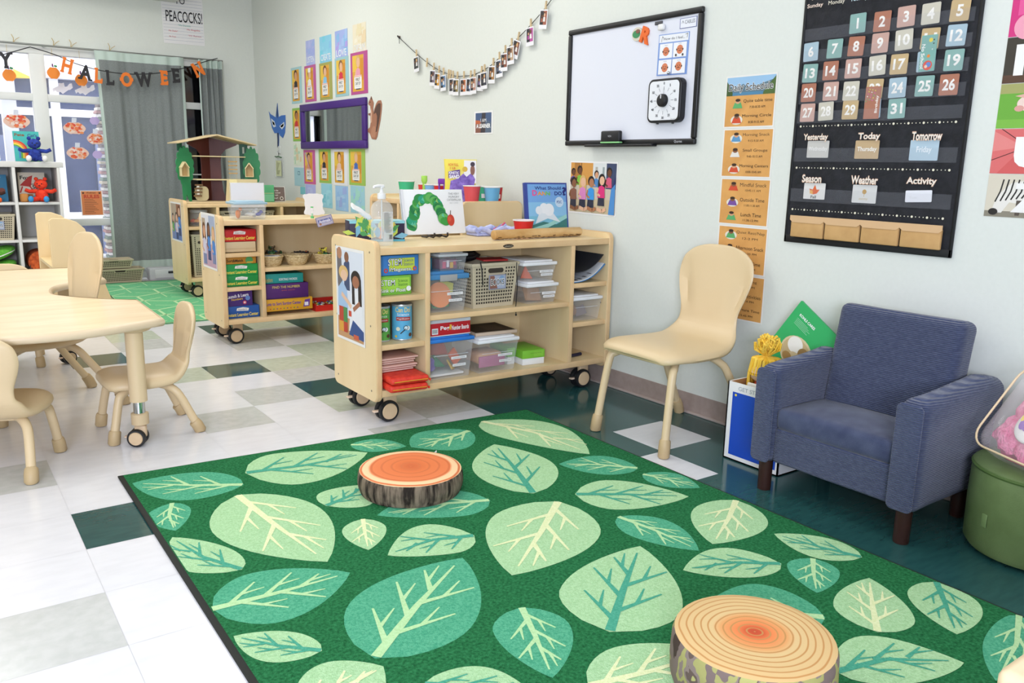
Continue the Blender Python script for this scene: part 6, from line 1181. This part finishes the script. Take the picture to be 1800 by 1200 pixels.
# ================================================================ whiteboard
t = thing('whiteboard', 'black framed whiteboard hung on the wall', 'whiteboard', (0, -1.578, 1.572)); w_, h_ = .945, .60; BF = C('#101014', .35)
M = basis((0, w_/2, -h_/2), (0, -1, 0), (0, 0, 1), (-1, 0, 0)); f_ = .027; mb = MB()
for a in ((0, w_, 0, f_), (0, w_, h_-f_, h_), (0, f_, f_, h_-f_), (w_-f_, w_, f_, h_-f_)): mb.bx(*a, .002, .022, BF, .007, M, 3)
mb.build('black_frame', t); MB().bx(f_-.004, w_-f_+.004, f_-.004, h_-f_+.004, .004, .010, C('#e9ebf5', .14), 0, M).build('white_panel', t)
mb = MB().bx(.2, .7, -.008, .004, .012, .052, BF, .004, M); mb.text('Quartet', w_-.1, .0135, C('#cfcfd6'), .05, None, M, .0225); mb.build('marker_tray', t)
def onboard(px, pz, out=.0105): return onR(px, pz, out)
t = thing('board_eraser', 'black eraser standing on the whiteboard tray', 'eraser', (-.04, -1.505, 1.281)); MB().bx(-.012, .012, -.07, .07, .006, .062, BLACK, .007).build('eraser_body', t); MB().bx(-.0125, .0125, -.071, .071, 0, .008, C('#8fd08a'), .002).build('felt_base', t); mb = MB(); mb.text('VOX', 0, 0, C('#d8d8dc'), .026, None, basis((-.0126, .0, .035), (0, -1, 0), (0, 0, 1), (-1, 0, 0)), .0004); mb.build('mark', t)
t = thing('visual_timer', 'square black framed dial timer stuck on the whiteboard', 'timer', (-.0105, -1.868, 1.473)); R_ = .1
M = basis((0, R_*1.07, -R_), (0, -1, 0), (0, 0, 1), (-1, 0, 0)); W2 = R_*2.14
MB().prism(roundrect(W2, 2*R_, .03, 6), 0, .038, BLACK, M, False, .006).build('case', t)
mb = MB(); mb.prism([(a*.89+W2*.055, b*.89+R_*.11) for a, b in roundrect(W2, 2*R_, .024, 6)], .038, .039, C('#eef0f4', .3), M)
its = []
for k in range(60):
    a = PI/2-2*PI*k/60
    if k % 5 == 0: its.append(('l', [(.5+.22*math.cos(a), .5+.22*math.sin(a)*1.07), (.5+.3*math.cos(a), .5+.3*math.sin(a)*1.07)], .008, '#55585e'))
for k in range(12):
    a = PI/2-2*PI*k/12; its.append(('t', .5+.365*math.cos(a), .5+.365*math.sin(a)*1.07, None, .055, str(k*5), '#2a2c30', .02))
its += [('t', .82, .075, .14, .015, 'TIME TIMER', '#777a80'), ('l', [(.5, .5), (.5, .8)], .006, '#888b90')]
its = [i if i[0] != 't' or i[3] else i for i in its]
flat(mb, its, W2, 2*R_, M, .0392); mb.build('dial_face', t)
MB().lathe([(.03, .0395), (.029, .055), (.026, .058), (.01, .059)], BLACK, 28, M @ Matrix.Translation((W2/2, R_, 0))).bx(-.003, .003, .008, .026, .058, .0595, C('#d8dade'), 0, M @ Matrix.Translation((W2/2, R_, 0))).build('knob', t)
for s in (-.05, .05): MB().lathe([(.006, 0), (.006, .006)], BLACK, 8, Matrix.Translation((-.02, s, -R_-.006))).build('foot', t)
face = lambda x, y, m: [('c', x, y, .105, '#d98058'), ('o', x-.1, y, .02, .025, '#3a2a20'), ('o', x+.1, y, .02, .025, '#3a2a20'), ('c', x-.035, y+.02, .012, '#3a2018'), ('c', x+.035, y+.02, .012, '#3a2018'), ('l', [(x-.04, y-.03+.012*m), (x, y-.03-.012*m), (x+.04, y-.03+.012*m)], .014, '#3a2018')]
its = [('r', .02, .8, .98, .98, '#eef0f4'), ('t', .52, .885, .7, .06, 'How do I feel...', '#2a2c34', .005), ('l', [(.1, .82), (.12, .95), (.18, .9)], .012, '#3a3a3a'), ('l', [(.88, .94), (.95, .96), (.93, .86)], .012, '#3a3a3a')]
for i, (x, y, m, s_) in enumerate(((.27, .58, 1, 'happy'), (.73, .6, -.5, 'silly'), (.27, .19, .4, 'tired'), (.73, .2, -1, 'sad'))): its += [('r', x-.215, (.42, .42, .03, .03)[i], x+.215, (.77, .77, .38, .38)[i], '#f3f4f8')]+face(x, y, m)+[('t', x, (.73, .74, .345, .345)[i], .1, .02, s_, '#555a66')]
its += [('c', .62, .47, .03, '#4a4038'), ('c', .84, .47, .03, '#4a4038')]
wallsheet('feelings_chart', 'blue and white feelings chart with four faces on the whiteboard', 'chart', -1.775, -1.968, 1.592, 1.778, '#7f9fdc', its, .001, None, .0108, -.02)
wallsheet('name_card', 'small blue edged card in the upper whiteboard corner', 'card', -1.908, -2.012, 1.79, 1.835, '#4a5596', [('r', .03, .05, .97, .95, '#eceef6'), ('t', .6, .6, .6, .35, 'CABLES', '#8a8d96', .02), ('l', [(.12, .5), (.18, .75), (.24, .5)], .02, '#333333')], .001, None, .0108)
ORG = C('#ee6a1f', .35); t = thing('magnet_letter', 'orange plastic letter R magnet on the whiteboard', 'magnet', (-.0105, -1.692, 1.785)); vs = MB()
v2, f2, x0, x1, y0, y1 = glyphs('R', .05)
def solid(txt, h, d, m, M, bold=.03):
    v2, f2, x0, x1, y0, y1 = glyphs(txt, bold); s = h/(y1-y0); b = bmesh.new(); vv = [b.verts.new(((x-(x0+x1)/2)*s, (y-(y0+y1)/2)*s, 0)) for x, y in v2]
    for f in f2:
        try: b.faces.new([vv[i] for i in f])
        except ValueError: pass
    bmesh.ops.remove_doubles(b, verts=b.verts[:], dist=1e-6); r = bmesh.ops.extrude_face_region(b, geom=b.faces[:]); bmesh.ops.translate(b, verts=[v for v in r['geom'] if isinstance(v, bmesh.types.BMVert)], vec=(0, 0, d)); bmesh.ops.recalc_face_normals(b, faces=b.faces[:])
    return MB().bm(b, m, M)
solid('R', .075, .009, ORG, basis((0, 0, 0), (0, -1, 0), (0, 0, 1), (-1, 0, 0)) @ Matrix.Rotation(-.35, 4, 'Z'), .05).build('letter_block', t)
t = thing('round_magnet', 'green and cream picture magnet beside the orange letter', 'magnet', (-.0105, -1.632, 1.797)); M = basis((0, 0, 0), (0, -1, 0), (0, 0, 1), (-1, 0, 0)); MB().prism(disc(0, 0, .036, .032, 20), 0, .006, C('#ddd6c4'), M).prism(disc(-.004, 0, .026, .018, 16), .006, .008, C('#3f8f5a'), M).prism(disc(.008, .012, .014, .01, 12), .008, .01, C('#8a5a48'), M).build('printed_disc', t)
t = thing('square_magnet', 'white rounded magnet clip near the whiteboard top', 'magnet', (-.0105, -1.80, 1.81)); MB().bx(-.02, 0, -.018, .018, -.014, .014, WHITE, .006).build('clip_body', t)
t = thing('bar_magnet', 'dark bar magnet at the whiteboard top edge', 'magnet', (-.0105, -1.773, 1.832)); MB().bx(-.006, 0, -.024, .024, -.008, .008, C('#4a4a50', .4), .002).build('bar', t)
t = thing('ball_magnet', 'silver ball magnet holding the feelings chart', 'magnet', (-.0125, -1.86, 1.60)); MB().ball((-.006, 0, 0), .008, CHROME).build('ball', t)
# ================================================================ daily schedule
KR = nmat('kraft_print', '#c9924f', '#d49d58', 12, rough=.6, detail=5); INK = '#2a2018'
rows = [[('Quite table time', '7:30-8:30 AM'), ('Morning Circle', '8:30-9:15 AM')], [('Morning Snack', '9:15-9:30 AM'), ('Small Groups', '9:40-10:15 AM'), ('Morning Centers', '10:00-10:45 AM')], [('Mindful Snack', '10:45-11 AM'), ('Outside Time', '11:00-11:30 AM'), ('Lunch Time', '11:30-12 PM')], [('Quiet Rest/Nap', '12-2 PM'), ('Afternoon Snack', '2-2:20 PM'), ('Outside Time', '2:30-3:00 PM')], [('Book Time', '3:00-3:30 PM'), ('Table Activities', '3:30-4 PM'), ('Departure Time', '4-5:45 PM')]]
zt = 1.560; hs = (.222, .212, .207, .212, .208)
names = ('schedule sheet headed Daily Schedule with mountain lake picture', 'schedule sheet from Morning Snack to Morning Centers', 'schedule sheet from Mindful Snack to Lunch Time', 'schedule sheet from Quiet Rest to the second Outside Time', 'lowest schedule sheet, partly behind the big chair back')
for k, h in enumerate(hs):
    z0 = zt-h; its = [('r', .025, .03, .975, .97, KR)]
    n = len(rows[k]); top = .97
    if k == 0:
        its += [('r', .025, .62, .975, .97, '#9cc4e6'), ('p', [(.025, .62), (.025, .85), (.2, .75), (.35, .84), (.5, .74), (.7, .82), (.975, .9), (.975, .62)], '#5f7a8a'), ('p', [(.025, .62), (.025, .9), (.1, .78), (.18, .62)], '#3f5a2c'), ('p', [(.975, .62), (.975, .95), (.85, .8), (.72, .62)], '#4f6a34'), ('r', .15, .62, .75, .68, '#4f86a8'), ('t', .5, .76, .86, .17, 'Daily Schedule', '#f4f4f2', .045), ('t', .5, .76, .86, .17, 'Daily Schedule', '#15120f', .008)]; top = .6
    for i, (a, b) in enumerate(rows[k]):
        y = top-(top-.03)*(i+.5)/n; q = random.Random(k*7+i); c1 = q.choice(('#8a5a3c', '#d9a27c', '#e8b896')); c2 = q.choice(('#7a4fa0', '#5f9ac8', '#e9e4dc', '#5fae6a', '#d8502f'))
        its += [('t', .66, y+.05, min(.56, .04*len(a)), .075 if k else .07, a, INK), ('t', .66, y-.065, .3, .045, b, INK)]
        its += [('o', .27, y-.02, .12, .09, '#e9e2d2')] if (k+i) % 2 else []
        its += [('p', [(.17, y-.08), (.37, y-.08), (.33, y+.03), (.21, y+.03)], c2), ('o', .27, y+.05, .05, .045, c1), ('o', .27, y+.075, .05, .03, '#3a2518')]
    wallsheet('schedule_sheet', names[k], 'schedule', -2.197-.005*k, -2.468-.006*k, z0+.002, zt, '#efece6', its, .0008); zt = z0
# ================================================================ calendar pocket chart
CB_ = nmat('black_chart_cloth', '#17181d', '#202127', 30, rough=.65, bump=.2, bscale=60, spec=.3); DOT = C('#e9e3cc')
y0, y1, z0, z1 = -2.575, -3.275, .872, 2.0; w_, h_ = y0-y1, z1-z0
t = thing('pocket_chart', 'black fabric calendar pocket chart hung on the wall', 'pocket chart', (-.001, (y0+y1)/2, z0)); L = basis((0, w_/2, 0), (0, -1, 0), (0, 0, 1), (-1, 0, 0))
n = 30; mb = MB(); nz_ = 40; vs = []
for o in (0, .004):
    for j in range(nz_+1):
        for i in range(n+1): vs.append((w_*i/n, h_*j/nz_, o+.0025*(1+math.sin(i*.9+j*.35)*math.sin(j*.5))))
N_ = (n+1)*(nz_+1); fs = []
for j in range(nz_):
    for i in range(n): q = j*(n+1)+i; fs += [(N_+q, N_+q+1, N_+q+n+2, N_+q+n+1)]
mb.add(vs, fs, CB_, L, True); mb.bx(0, w_, 0, .03, .001, .0105, C('#101114', .6), .003, L).bx(0, .012, 0, h_, .001, .0105, C('#101114', .6), .003, L).bx(w_-.012, w_, 0, h_, .001, .0105, C('#101114', .6), .003, L)
mb.build('chart_cloth', t)
Z0 = .0100
def fx(y): return (y0-y)/w_
def fz(z): return (z-z0)/h_
its = []
def dots(z, n=12, y_a=-2.61, y_b=-3.235):
    for k in range((n-1)*4+1): its.append(('c', fx(y_a+(y_b-y_a)*k/((n-1)*4)), fz(z), .0062 if k % 4 == 0 else .0028, DOT))
COLX = [-2.632-.0937*k for k in range(7)]
for z in (1.822, 1.338, 1.175, 1.008): dots(z)
PKC = ('#efd9c9', '#f1ead6', '#cfe6ea', '#efe2c4', '#d5eef0', '#e9d9c9', '#d0e8ea')
for k, d in enumerate('Sunday Monday Tuesday Wednesday Thursday Friday Saturday'.split()): its.append(('t', fx(COLX[k]), fz(1.793), .1 if len(d) < 8 else .125, .0165, d, PKC[k], .015))
its.append(('t', fx(-2.66), fz(1.86), .13, .02, 'Month', '#d8eaf0', .03))
for z, ts in ((1.292, ('Yesterday', 'Today', 'Tomorrow')), (1.133, ('Season', 'Weather', 'Activity'))):
    for k, s_ in enumerate(ts): its += [('t', fx((-2.69, -2.92, -3.142)[k]), fz(z), (.155 if len(s_) > 6 else .125), .027, s_, '#e8c3a8', .035), ('t', fx((-2.69, -2.92, -3.142)[k]), fz(z), (.151 if len(s_) > 6 else .121), .022, s_, '#f4efe6', .008)]
mb = MB(); flat(mb, its, w_, h_, L, Z0, .00006); mb.build('printed_lettering', t)
GLS = clearmat('pocket_film', '#b9bcc6', .045, .08)
ROWZ = [1.664+.0, 1.583, 1.504, 1.424, 1.345+.005]
mb = MB()
for z in ROWZ: mb.bx(.02, w_-.02, z-z0, z-z0+.045, .0185, .019, GLS, 0, L)
for z in (1.2, 1.04): mb.bx(.02, w_-.02, z-z0, z-z0+.052, .0185, .019, GLS, 0, L)
mb.build('clear_pocket', t)
KP = nmat('kraft_paper', '#b8905c', '#c49c66', 16, rough=.8); KF = C('#dcb588', .8)
for k in range(4):
    a = .035+.158*k; p = MB().bx(a+.004, a+.154, .025, .098, .01, .026, KP, .004, L).build('kraft_pouch', t)
    MB().prism([(a, .112), (a+.158, .112), (a+.158, .094), (a+.145, .084), (a+.013, .084), (a, .094)], .026, .0285, KF, L).build('pouch_flap', p)
cols = {'t': '#8ab0a9', 'r': '#b0745c', 'p': '#caa497', 'c': '#cfc9b8', 'o': '#c8ad80', 'b': '#a9c0cc'}
plan = 'trpco btrpc?b trpco ? t rpc?btr pcobt'
kinds = dict(zip(range(1, 32), ['t', 'r', 'p', 'c', 'o', 'b', 't', 'r', 'p', 'c', 'o', 'b', 't', 'r', 'p', 'c', 'o', 'b', 't', 'r', 'p', 'c', 'o', 'b', 't', 'r', 'p', 'c', 'o', 'b', 't']))
kn = {'t': 'teal', 'r': 'rust', 'p': 'dusty pink', 'c': 'stone', 'o': 'ochre', 'b': 'pale blue'}
rr = random.Random(12)
for d in range(1, 32):
    i = d+1; col, row = i % 7, i//7; k = kinds[d]; s_ = .066
    yy = COLX[col]+s_/2+rr.uniform(-.006, .006); zz = ROWZ[row]+.006+rr.uniform(-.002, .004)
    wallsheet('date_card', '%s calendar card printed %d in the pocket chart' % (kn[k], d), 'calendar card', yy, yy-s_, zz, zz+.070, cols[k], [('t', .5, .5, None if d < 10 else .62, .5, str(d), '#f3efe9', .03)], .0012, 'calendar date cards', .0125, rr.uniform(-.05, .05), .005)
wallsheet('event_card', 'teal No School card over the eleventh and eighteenth', 'calendar card', COLX[5]+.022, COLX[5]-.034, ROWZ[2]+.01, ROWZ[1]+.052, '#7fb0a6', [('t', .17, .42, 1.45, .10, 'No School', '#f6f3ee', .02, -PI/2), ('c', .6, .86, .13, '#e9d23a'), ('c', .55, .42, .1, '#e88a3c'), ('c', .55, .16, .3, '#e0503a'), ('c', .6, .18, .16, '#5f86d0'), ('c', .45, .13, .1, '#f0d0b8'), ('c', .8, .86, .05, '#2a4a3a'), ('c', .8, .76, .05, '#2a4a3a'), ('c', .75, .6, .04, '#d8e6e0')], .0012, None, .0146)
wallsheet('event_card', 'rust party card hanging between the twenty third and thirtieth', 'calendar card', COLX[3]+.03, COLX[3]-.032, ROWZ[4]+.008, ROWZ[3]+.05, '#b0745c', [('t', .8, .45, 1.0, .11, 'Birthday', '#f6efe6', .02, PI/2)]+[('c', .08+.6*((_*7) % 16)/16, .55+.4*((_*5) % 16)/16, .035, rr.choice(('#e9d23a', '#e05aa0', '#5fb06a', '#f3efe6'))) for _ in range(16)], .0012, None, .0143)
bpy.data.objects
wallsheet('month_card', 'cream month card at the very top of the pocket chart', 'calendar card', -2.72, -2.90, 1.85, 1.90, '#e9e2d4', (), .0012, None, .0125)
for nm, lb, y, z, w2, h2, c, its in (('day_card', 'stone card printed Wednesday', -2.65, 1.215, .098, .066, '#cbc8c2', [('t', .5, .5, .86, .3, 'Wednesday', '#f0eeea', .01)]), ('day_card', 'ochre card printed Thursday', -2.862, 1.212, .098, .068, '#c6aa82', [('t', .5, .5, .8, .3, 'Thursday', '#f6f2ea', .02)]), ('day_card', 'pale blue card printed Friday', -3.08, 1.207, .105, .072, '#b4cad8', [('t', .5, .5, .52, .36, 'Friday', '#f0f3f5', .01)]),
  ('weather_card', 'white card with orange maple leaf printed Fall', -2.652, 1.052, .098, .064, '#e3e0dc', [('p', [(.45, .3), (.62, .35), (.75, .6), (.6, .6), (.52, .9), (.42, .6), (.25, .65), (.35, .42)], '#e0662c'), ('p', [(.3, .35), (.45, .3), (.42, .55), (.28, .55)], '#eeb05a'), ('t', .48, .14, .24, .17, 'Fall', '#3a3a3a', .02)]), ('weather_card', 'grey white card with brown sun printed sunny', -2.87, 1.047, .1, .068, '#d9d8d6', [('c', .5, .62, .09, '#c09a5a'), ('l', [(.5, .5), (.5, .35)], .02, '#c9a86a'), ('t', .48, .2, .36, .14, 'sunny', '#c8b48a', .01)]), ('activity_slip', 'blank white slip under the Activity heading', -3.085, 1.058, .098, .042, '#e8e8ee', [('t', .3, .4, .3, .2, 'Tues', '#d6d6da')])):
    wallsheet(nm, lb+' in the pocket chart', 'calendar card', y, y-w2, z, z+h2, c, its, .0012, None, .0125, .05 if 'slip' in nm else 0, .004)
# ================================================================ alphabet picture posters at the edge
ZS = [(1.024, 1.166), (1.166, 1.312), (1.312, 1.455), (1.455, 1.60), (1.60, 1.745)]
def zeb():
    it = [('r', 0, 0, 1, 1, '#dcd3c0'), ('r', 0, 0, 1, .14, '#8f8878'), ('p', [(.1, .1), (.16, .5), (.35, .8), (.7, .92), (1, .9), (1, .4), (.6, .3), (.35, .35), (.25, .1)], '#ece8e0')]
    for k in range(11): x = .2+.075*k; it.append(('l', [(x-.06, .35+.02*k), (x, .6), (x+.03, .88)], .022, '#2a2624'))
    for x in (.45, .85): it.append(('p', [(x, .05), (x+.06, .05), (x+.1, .4), (x, .4)], '#5a5048'))
    return it+[('o', .13, .12, .07, .08, '#2a2624'), ('t', .62, .46, .4, .62, 'Z', '#f6f4f0', .03)]
SHEETS = (('zebra picture sheet, lowest of the letter column', zeb()),
 ('pink umbrella picture sheet with letter u', [('r', 0, 0, 1, 1, '#e0706f'), ('p', [(.45, .6), (0, .95), (0, .5)], '#e98a86'), ('p', [(.45, .6), (.1, 0), (.5, 0)], '#d8605f'), ('l', [(.5, .6), (0, .3)], .012, '#5a2a2c'), ('l', [(.5, .6), (.1, 1)], .012, '#5a2a2c'), ('l', [(.5, .6), (.55, 0)], .012, '#5a2a2c'), ('l', [(.5, .6), (1, .1)], .012, '#5a2a2c'), ('l', [(.5, .6), (.9, 1)], .012, '#5a2a2c'), ('t', .55, .48, .4, .6, 'u', '#fbf7f5', .03)]),
 ('piglet on grass picture sheet of the letter column', [('r', 0, 0, 1, 1, '#6faf3f'), ('r', 0, .78, 1, 1, '#a8a868'), ('r', 0, 0, 1, .2, '#7fbc48'), ('o', .75, .55, .3, .3, '#f0cfc4'), ('o', .42, .55, .16, .17, '#f3d8cc'), ('o', .3, .44, .07, .07, '#e0a49a'), ('p', [(.22, .72), (.4, .78), (.4, .65)], '#e7b4a6'), ('r', .85, .3, 1, .5, '#3a3a3a'), ('r', .65, .12, .73, .4, '#e7c4b8')]),
 ('letter K picture sheet of dark leaves', [('r', 0, 0, 1, 1, '#3f3a30'), ('p', [(.4, .3), (1, .2), (1, 1), (.5, 1)], '#8fb04a'), ('c', .75, .7, .14, '#d5e08a'), ('c', .6, .85, .1, '#b8cf6a'), ('c', .9, .45, .12, '#e6ebb4'), ('r', 0, 0, 1, .18, '#5a4030'), ('t', .42, .5, .5, .62, 'K', '#f6f5f0', .03)]),
 ('pink blossom picture sheet, topmost in view of the letter column', [('r', 0, 0, 1, 1, '#d8357f'), ('p', [(.7, .6), (.1, .9), (.1, .45)], '#ea5a9a'), ('p', [(.7, .6), (.3, .1), (.7, .05)], '#f08ab0'), ('p', [(.7, .6), (.5, 1), (.95, 1)], '#e0508f'), ('c', .72, .6, .08, '#e8c04a'), ('c', .25, .2, .18, '#f3a4b8'), ('c', .4, .1, .15, '#f0b4c0')]))
for (a, b), (lb, its) in zip(ZS, SHEETS): wallsheet('letter_sheet', lb, 'poster', -3.362, -3.58, a+.001, b-.001, '#f1efeb', [(i[0], *i[1:]) for i in its], .001)
# ================================================================ paper above the window
its = [('r', .02, .06+.055*k, .98, .064+.055*k, '#a9aec4') for k in range(17)]
its += [('t', .45, .77, .24, .13, 'TO', '#1d1d22', 0), ('t', .53, .485, .88, .19, 'PEACOCKS!', '#1d1d22', .008), ('t', .52, .335, .3, .03, '*Ms Daniela', '#3fae9a'), ('t', .74, .265, .32, .035, 'Ms Angelita', '#d8404a'), ('t', .25, .225, .22, .03, 'Ms Della*', '#e05a5a'), ('t', .76, .165, .32, .03, '*Mr Ramon', '#d87a8a'), ('t', .22, .12, .16, .03, 'Ms Toya', '#d8404a')]
sheet('paper_sign', 'lined paper sign lettered PEACOCKS on the wall above the curtain', 'sign', onB(-.868, 2.245, Y1, .001) @ Matrix.Rotation(.01, 4, 'Z'), .385, .52, '#f0eeee', its, .001)
# ================================================================ halloween garland
GB = [(-2.7, 1.93), (-2.5, 1.94), (-2.25, 1.985), (-2.02, 2.075), (-1.84, 2.03), (-1.67, 1.965), (-1.45, 1.92), (-1.2, 1.912), (-.95, 1.945), (-.72, 2.01), (-.55, 2.075), (-.42, 2.12)]
gp = GB[:4]+[spl([(*p, 0) for p in GB[3:]], k/60)[:2] for k in range(1, 61)]
def gz(x):
    for (a, b), (c, d) in zip(gp, gp[1:]):
        if a <= x <= c: return b+(d-b)*(x-a)/(c-a)
    return 2
t = thing('letter_garland', 'string garland of orange and black letters reading HALLOWEEN across the curtain', 'garland', (-1.2, 3.84, 1.85))
MB().tube([(a+1.2, 0, b-1.85+.006) for a, b in gp], .004, BLACK, 6).build('black_string', t)
for k, (ch, x) in enumerate(zip('YHALLOWEEN', (-2.215, -1.745, -1.60, -1.495, -1.40, -1.262, -1.11, -.928, -.82, -.61))):
    ang = (0, -.25, -.15, -.1, 0, .02, .05, .02, .08, .42)[k]
    LM = Matrix.Translation((x+1.2, -.004, gz(x)-1.85-.045)) @ Matrix.Rotation(-ang, 4, 'Y') @ basis((0, 0, 0), (.74, 0, 0), (0, 0, 1), (0, -1, 0)); lc = C('#e8761f', .6) if ch in 'HLOEN' and k not in (4, 8) else C('#201e22', .6)
    lt = solid(ch, .13, .004, lc, LM, .045); gg = glyphs(ch, .045); lw = .065*(gg[3]-gg[2])/(gg[5]-gg[4])
    for sx, sy in {'H': ((-.75, -1), (.75, -1), (-.75, 1), (.75, 1)), 'A': ((-.85, -1), (.85, -1)), 'L': ((-.7, -1), (-.7, 1), (.85, -.6)), 'O': ((-1, 0), (1, 0)), 'W': ((-.9, 1), (.9, 1), (0, 1)), 'E': ((-.75, -1), (-.75, 1), (.85, .7), (.85, -.7)), 'N': ((-.75, -1), (-.75, 1), (.75, 1)), 'Y': ((0, -1), (-.85, 1), (.85, 1))}[ch]: lt.box((sx*lw, sy*.059, .002), (.042 if abs(sy) == 1 else .018, .016 if abs(sy) == 1 else .03, .0042), lc, 0, LM)
    lt.build('letter', t)
# ================================================================ paper cut outs on the glass
def cutglass(name, label, cat, x, z, ps, c, extra=(), y=4.046, th=.002):
    t = thing(name, label, cat, (x, y, z)); L = basis((0, 0, 0), (1, 0, 0), (0, 0, 1), (0, -1, 0)); MB().prism(ps, 0, th, cc(c), L).build('paper_shape', t)
    for nm, p2, c2 in extra: MB().prism(p2, th, th+.001, cc(c2), L).build(nm, t)
    return t
def pk(w, h): return [(w*math.cos(a)*(1+.05*math.cos(4*a)), h*math.sin(a)*(1-.12*(abs(math.cos(a)) < .25))) for a in [2*PI*k/32 for k in range(32)]]
for lb, x, z in (('orange paper pumpkin hanging at the window by the mullion', -2.19, 1.84), ('orange paper pumpkin behind the garland letter H', -1.845, 1.885), ('orange paper pumpkin behind the garland letter A', -1.625, 1.84)):
    t = cutglass('paper_pumpkin', lb, 'paper cutout', x, z, pk(.05, .055), '#ee8a2c', (('stem', [(-.008, .052), (.006, .05), (.002, .08), (-.01, .08)], '#6a3a6a'), ('leaf', [(.006, .055), (.03, .05), (.035, .065), (.012, .072)], '#2f8a4a')), 3.94)
    MB().tube([(0, -.001, .08), (0, .0, 2.095-z)], .0012, C('#c9a83a'), 5).build('hanging_thread', t)
bat = [(-.075, -.03), (-.06, -.012), (-.045, -.03), (-.02, -.022), (.0, -.04), (.02, -.022), (.05, -.0), (.06, .0), (.085, .02), (.08, .06), (.06, .055), (.04, .03), (.02, .025), (.015, .06), (-.005, .055), (-.03, .055), (-.028, .03), (-.05, .02), (-.085, -.0)]
cutglass('paper_bat', 'white paper bat on the glass, the one by the mullion', 'paper cutout', -1.77, 1.755, bat, '#e9e6f0', ())
cutglass('paper_bat', 'white paper bat on the glass, the one by the curtain', 'paper cutout', -1.585, 1.755, bat, '#efedf3', ())
def splotch(label, x, z, w, h, seed, stem=True):
    t = thing('painted_pumpkin', label, 'artwork', (x, 4.046, z)); L = basis((0, 0, 0), (1, 0, 0), (0, 0, 1), (0, -1, 0)); MB().prism(pk(w, h), 0, .0015, C('#f0c8b4'), L).build('paper_shape', t)
    r = random.Random(seed); mb = MB()
    flat(mb, [('o', .5+.36*r.uniform(-1, 1)*.95, .5+.34*r.uniform(-1, 1), r.uniform(.05, .1), r.uniform(.06, .12), r.choice(('#e8623a', '#ee7f4a', '#f3a98a', '#e0503a', '#f4dccf', '#f0935a'))) for _ in range(34)], w*2, h*2, L @ Matrix.Translation((-w, -h, 0)), .0016); mb.build('paint_daubs', t)
    if stem: MB().prism([(-.02, h*.9), (.02, h*.9), (.025, h+.035), (-.015, h+.035)], -.001, .0012, C('#d9dde8'), L).build('stem', t)
splotch('painted paper pumpkin on the pane beyond the mullion, above the rainbow book', -2.16, 1.455, .1, .065, 1)
splotch('painted paper pumpkin high on the pane, above the lower one', -1.70, 1.415, .09, .058, 2)
splotch('painted paper pumpkin low on the pane, above the rules sheet', -1.69, 1.19, .09, .06, 3)
splotch('painted paper pumpkin half hidden by the curtain edge', -1.53, 1.325, .07, .055, 4)
for lb, z in (('lilac paper shape by the curtain edge, upper one', 1.49), ('lilac paper shape by the curtain edge, lower one', 1.18)): cutglass('paper_ghost', lb, 'paper cutout', -1.525, z, pk(.04, .04), '#c3aedb', ())
its = [('r', .04, .03, .96, .97, '#e0864f'), ('t', .5, .9, .4, .07, 'Fidget', '#3a2a24', .02), ('t', .5, .76, .68, .13, 'RULES', '#c8442c', .04)]+[('r', .15, .64-.06*k, .15+.7*(.6+.4*((k*5) % 4)/4), .655-.06*k, '#5a3a2c') for k in range(10)]+[('c', .13, .9, .045, '#3a2a24'), ('c', .87, .9, .045, '#3a2a24')]
sheet('rules_sheet', 'orange Fidget RULES sheet taped low on the glass by the curtain', 'sign', onB(-1.70, .612, 4.047), .19, .235, '#f0e4da', its, .001)
for lb, x in (('small gold paper twist on the window header, first past the mullion', -1.82), ('small gold paper twist on the window header, second past the mullion', -1.68), ('small gold paper twist on the window header, above the curtain top', -1.36), ('small gold paper twist on the window header, at the far pane', -2.13)):
    tag(MB().tube([(0, 0, 0), (.004, -.004, .04), (-.01, -.006, .07)], .0025, C('#c9a95a', .4), 5).tube([(0, 0, 0), (.02, -.004, .03), (.05, -.004, .05)], .002, C('#c9a95a', .4), 5).build('paper_twist', None, (x, 3.99, 2.12)), lb, 'paper twist')
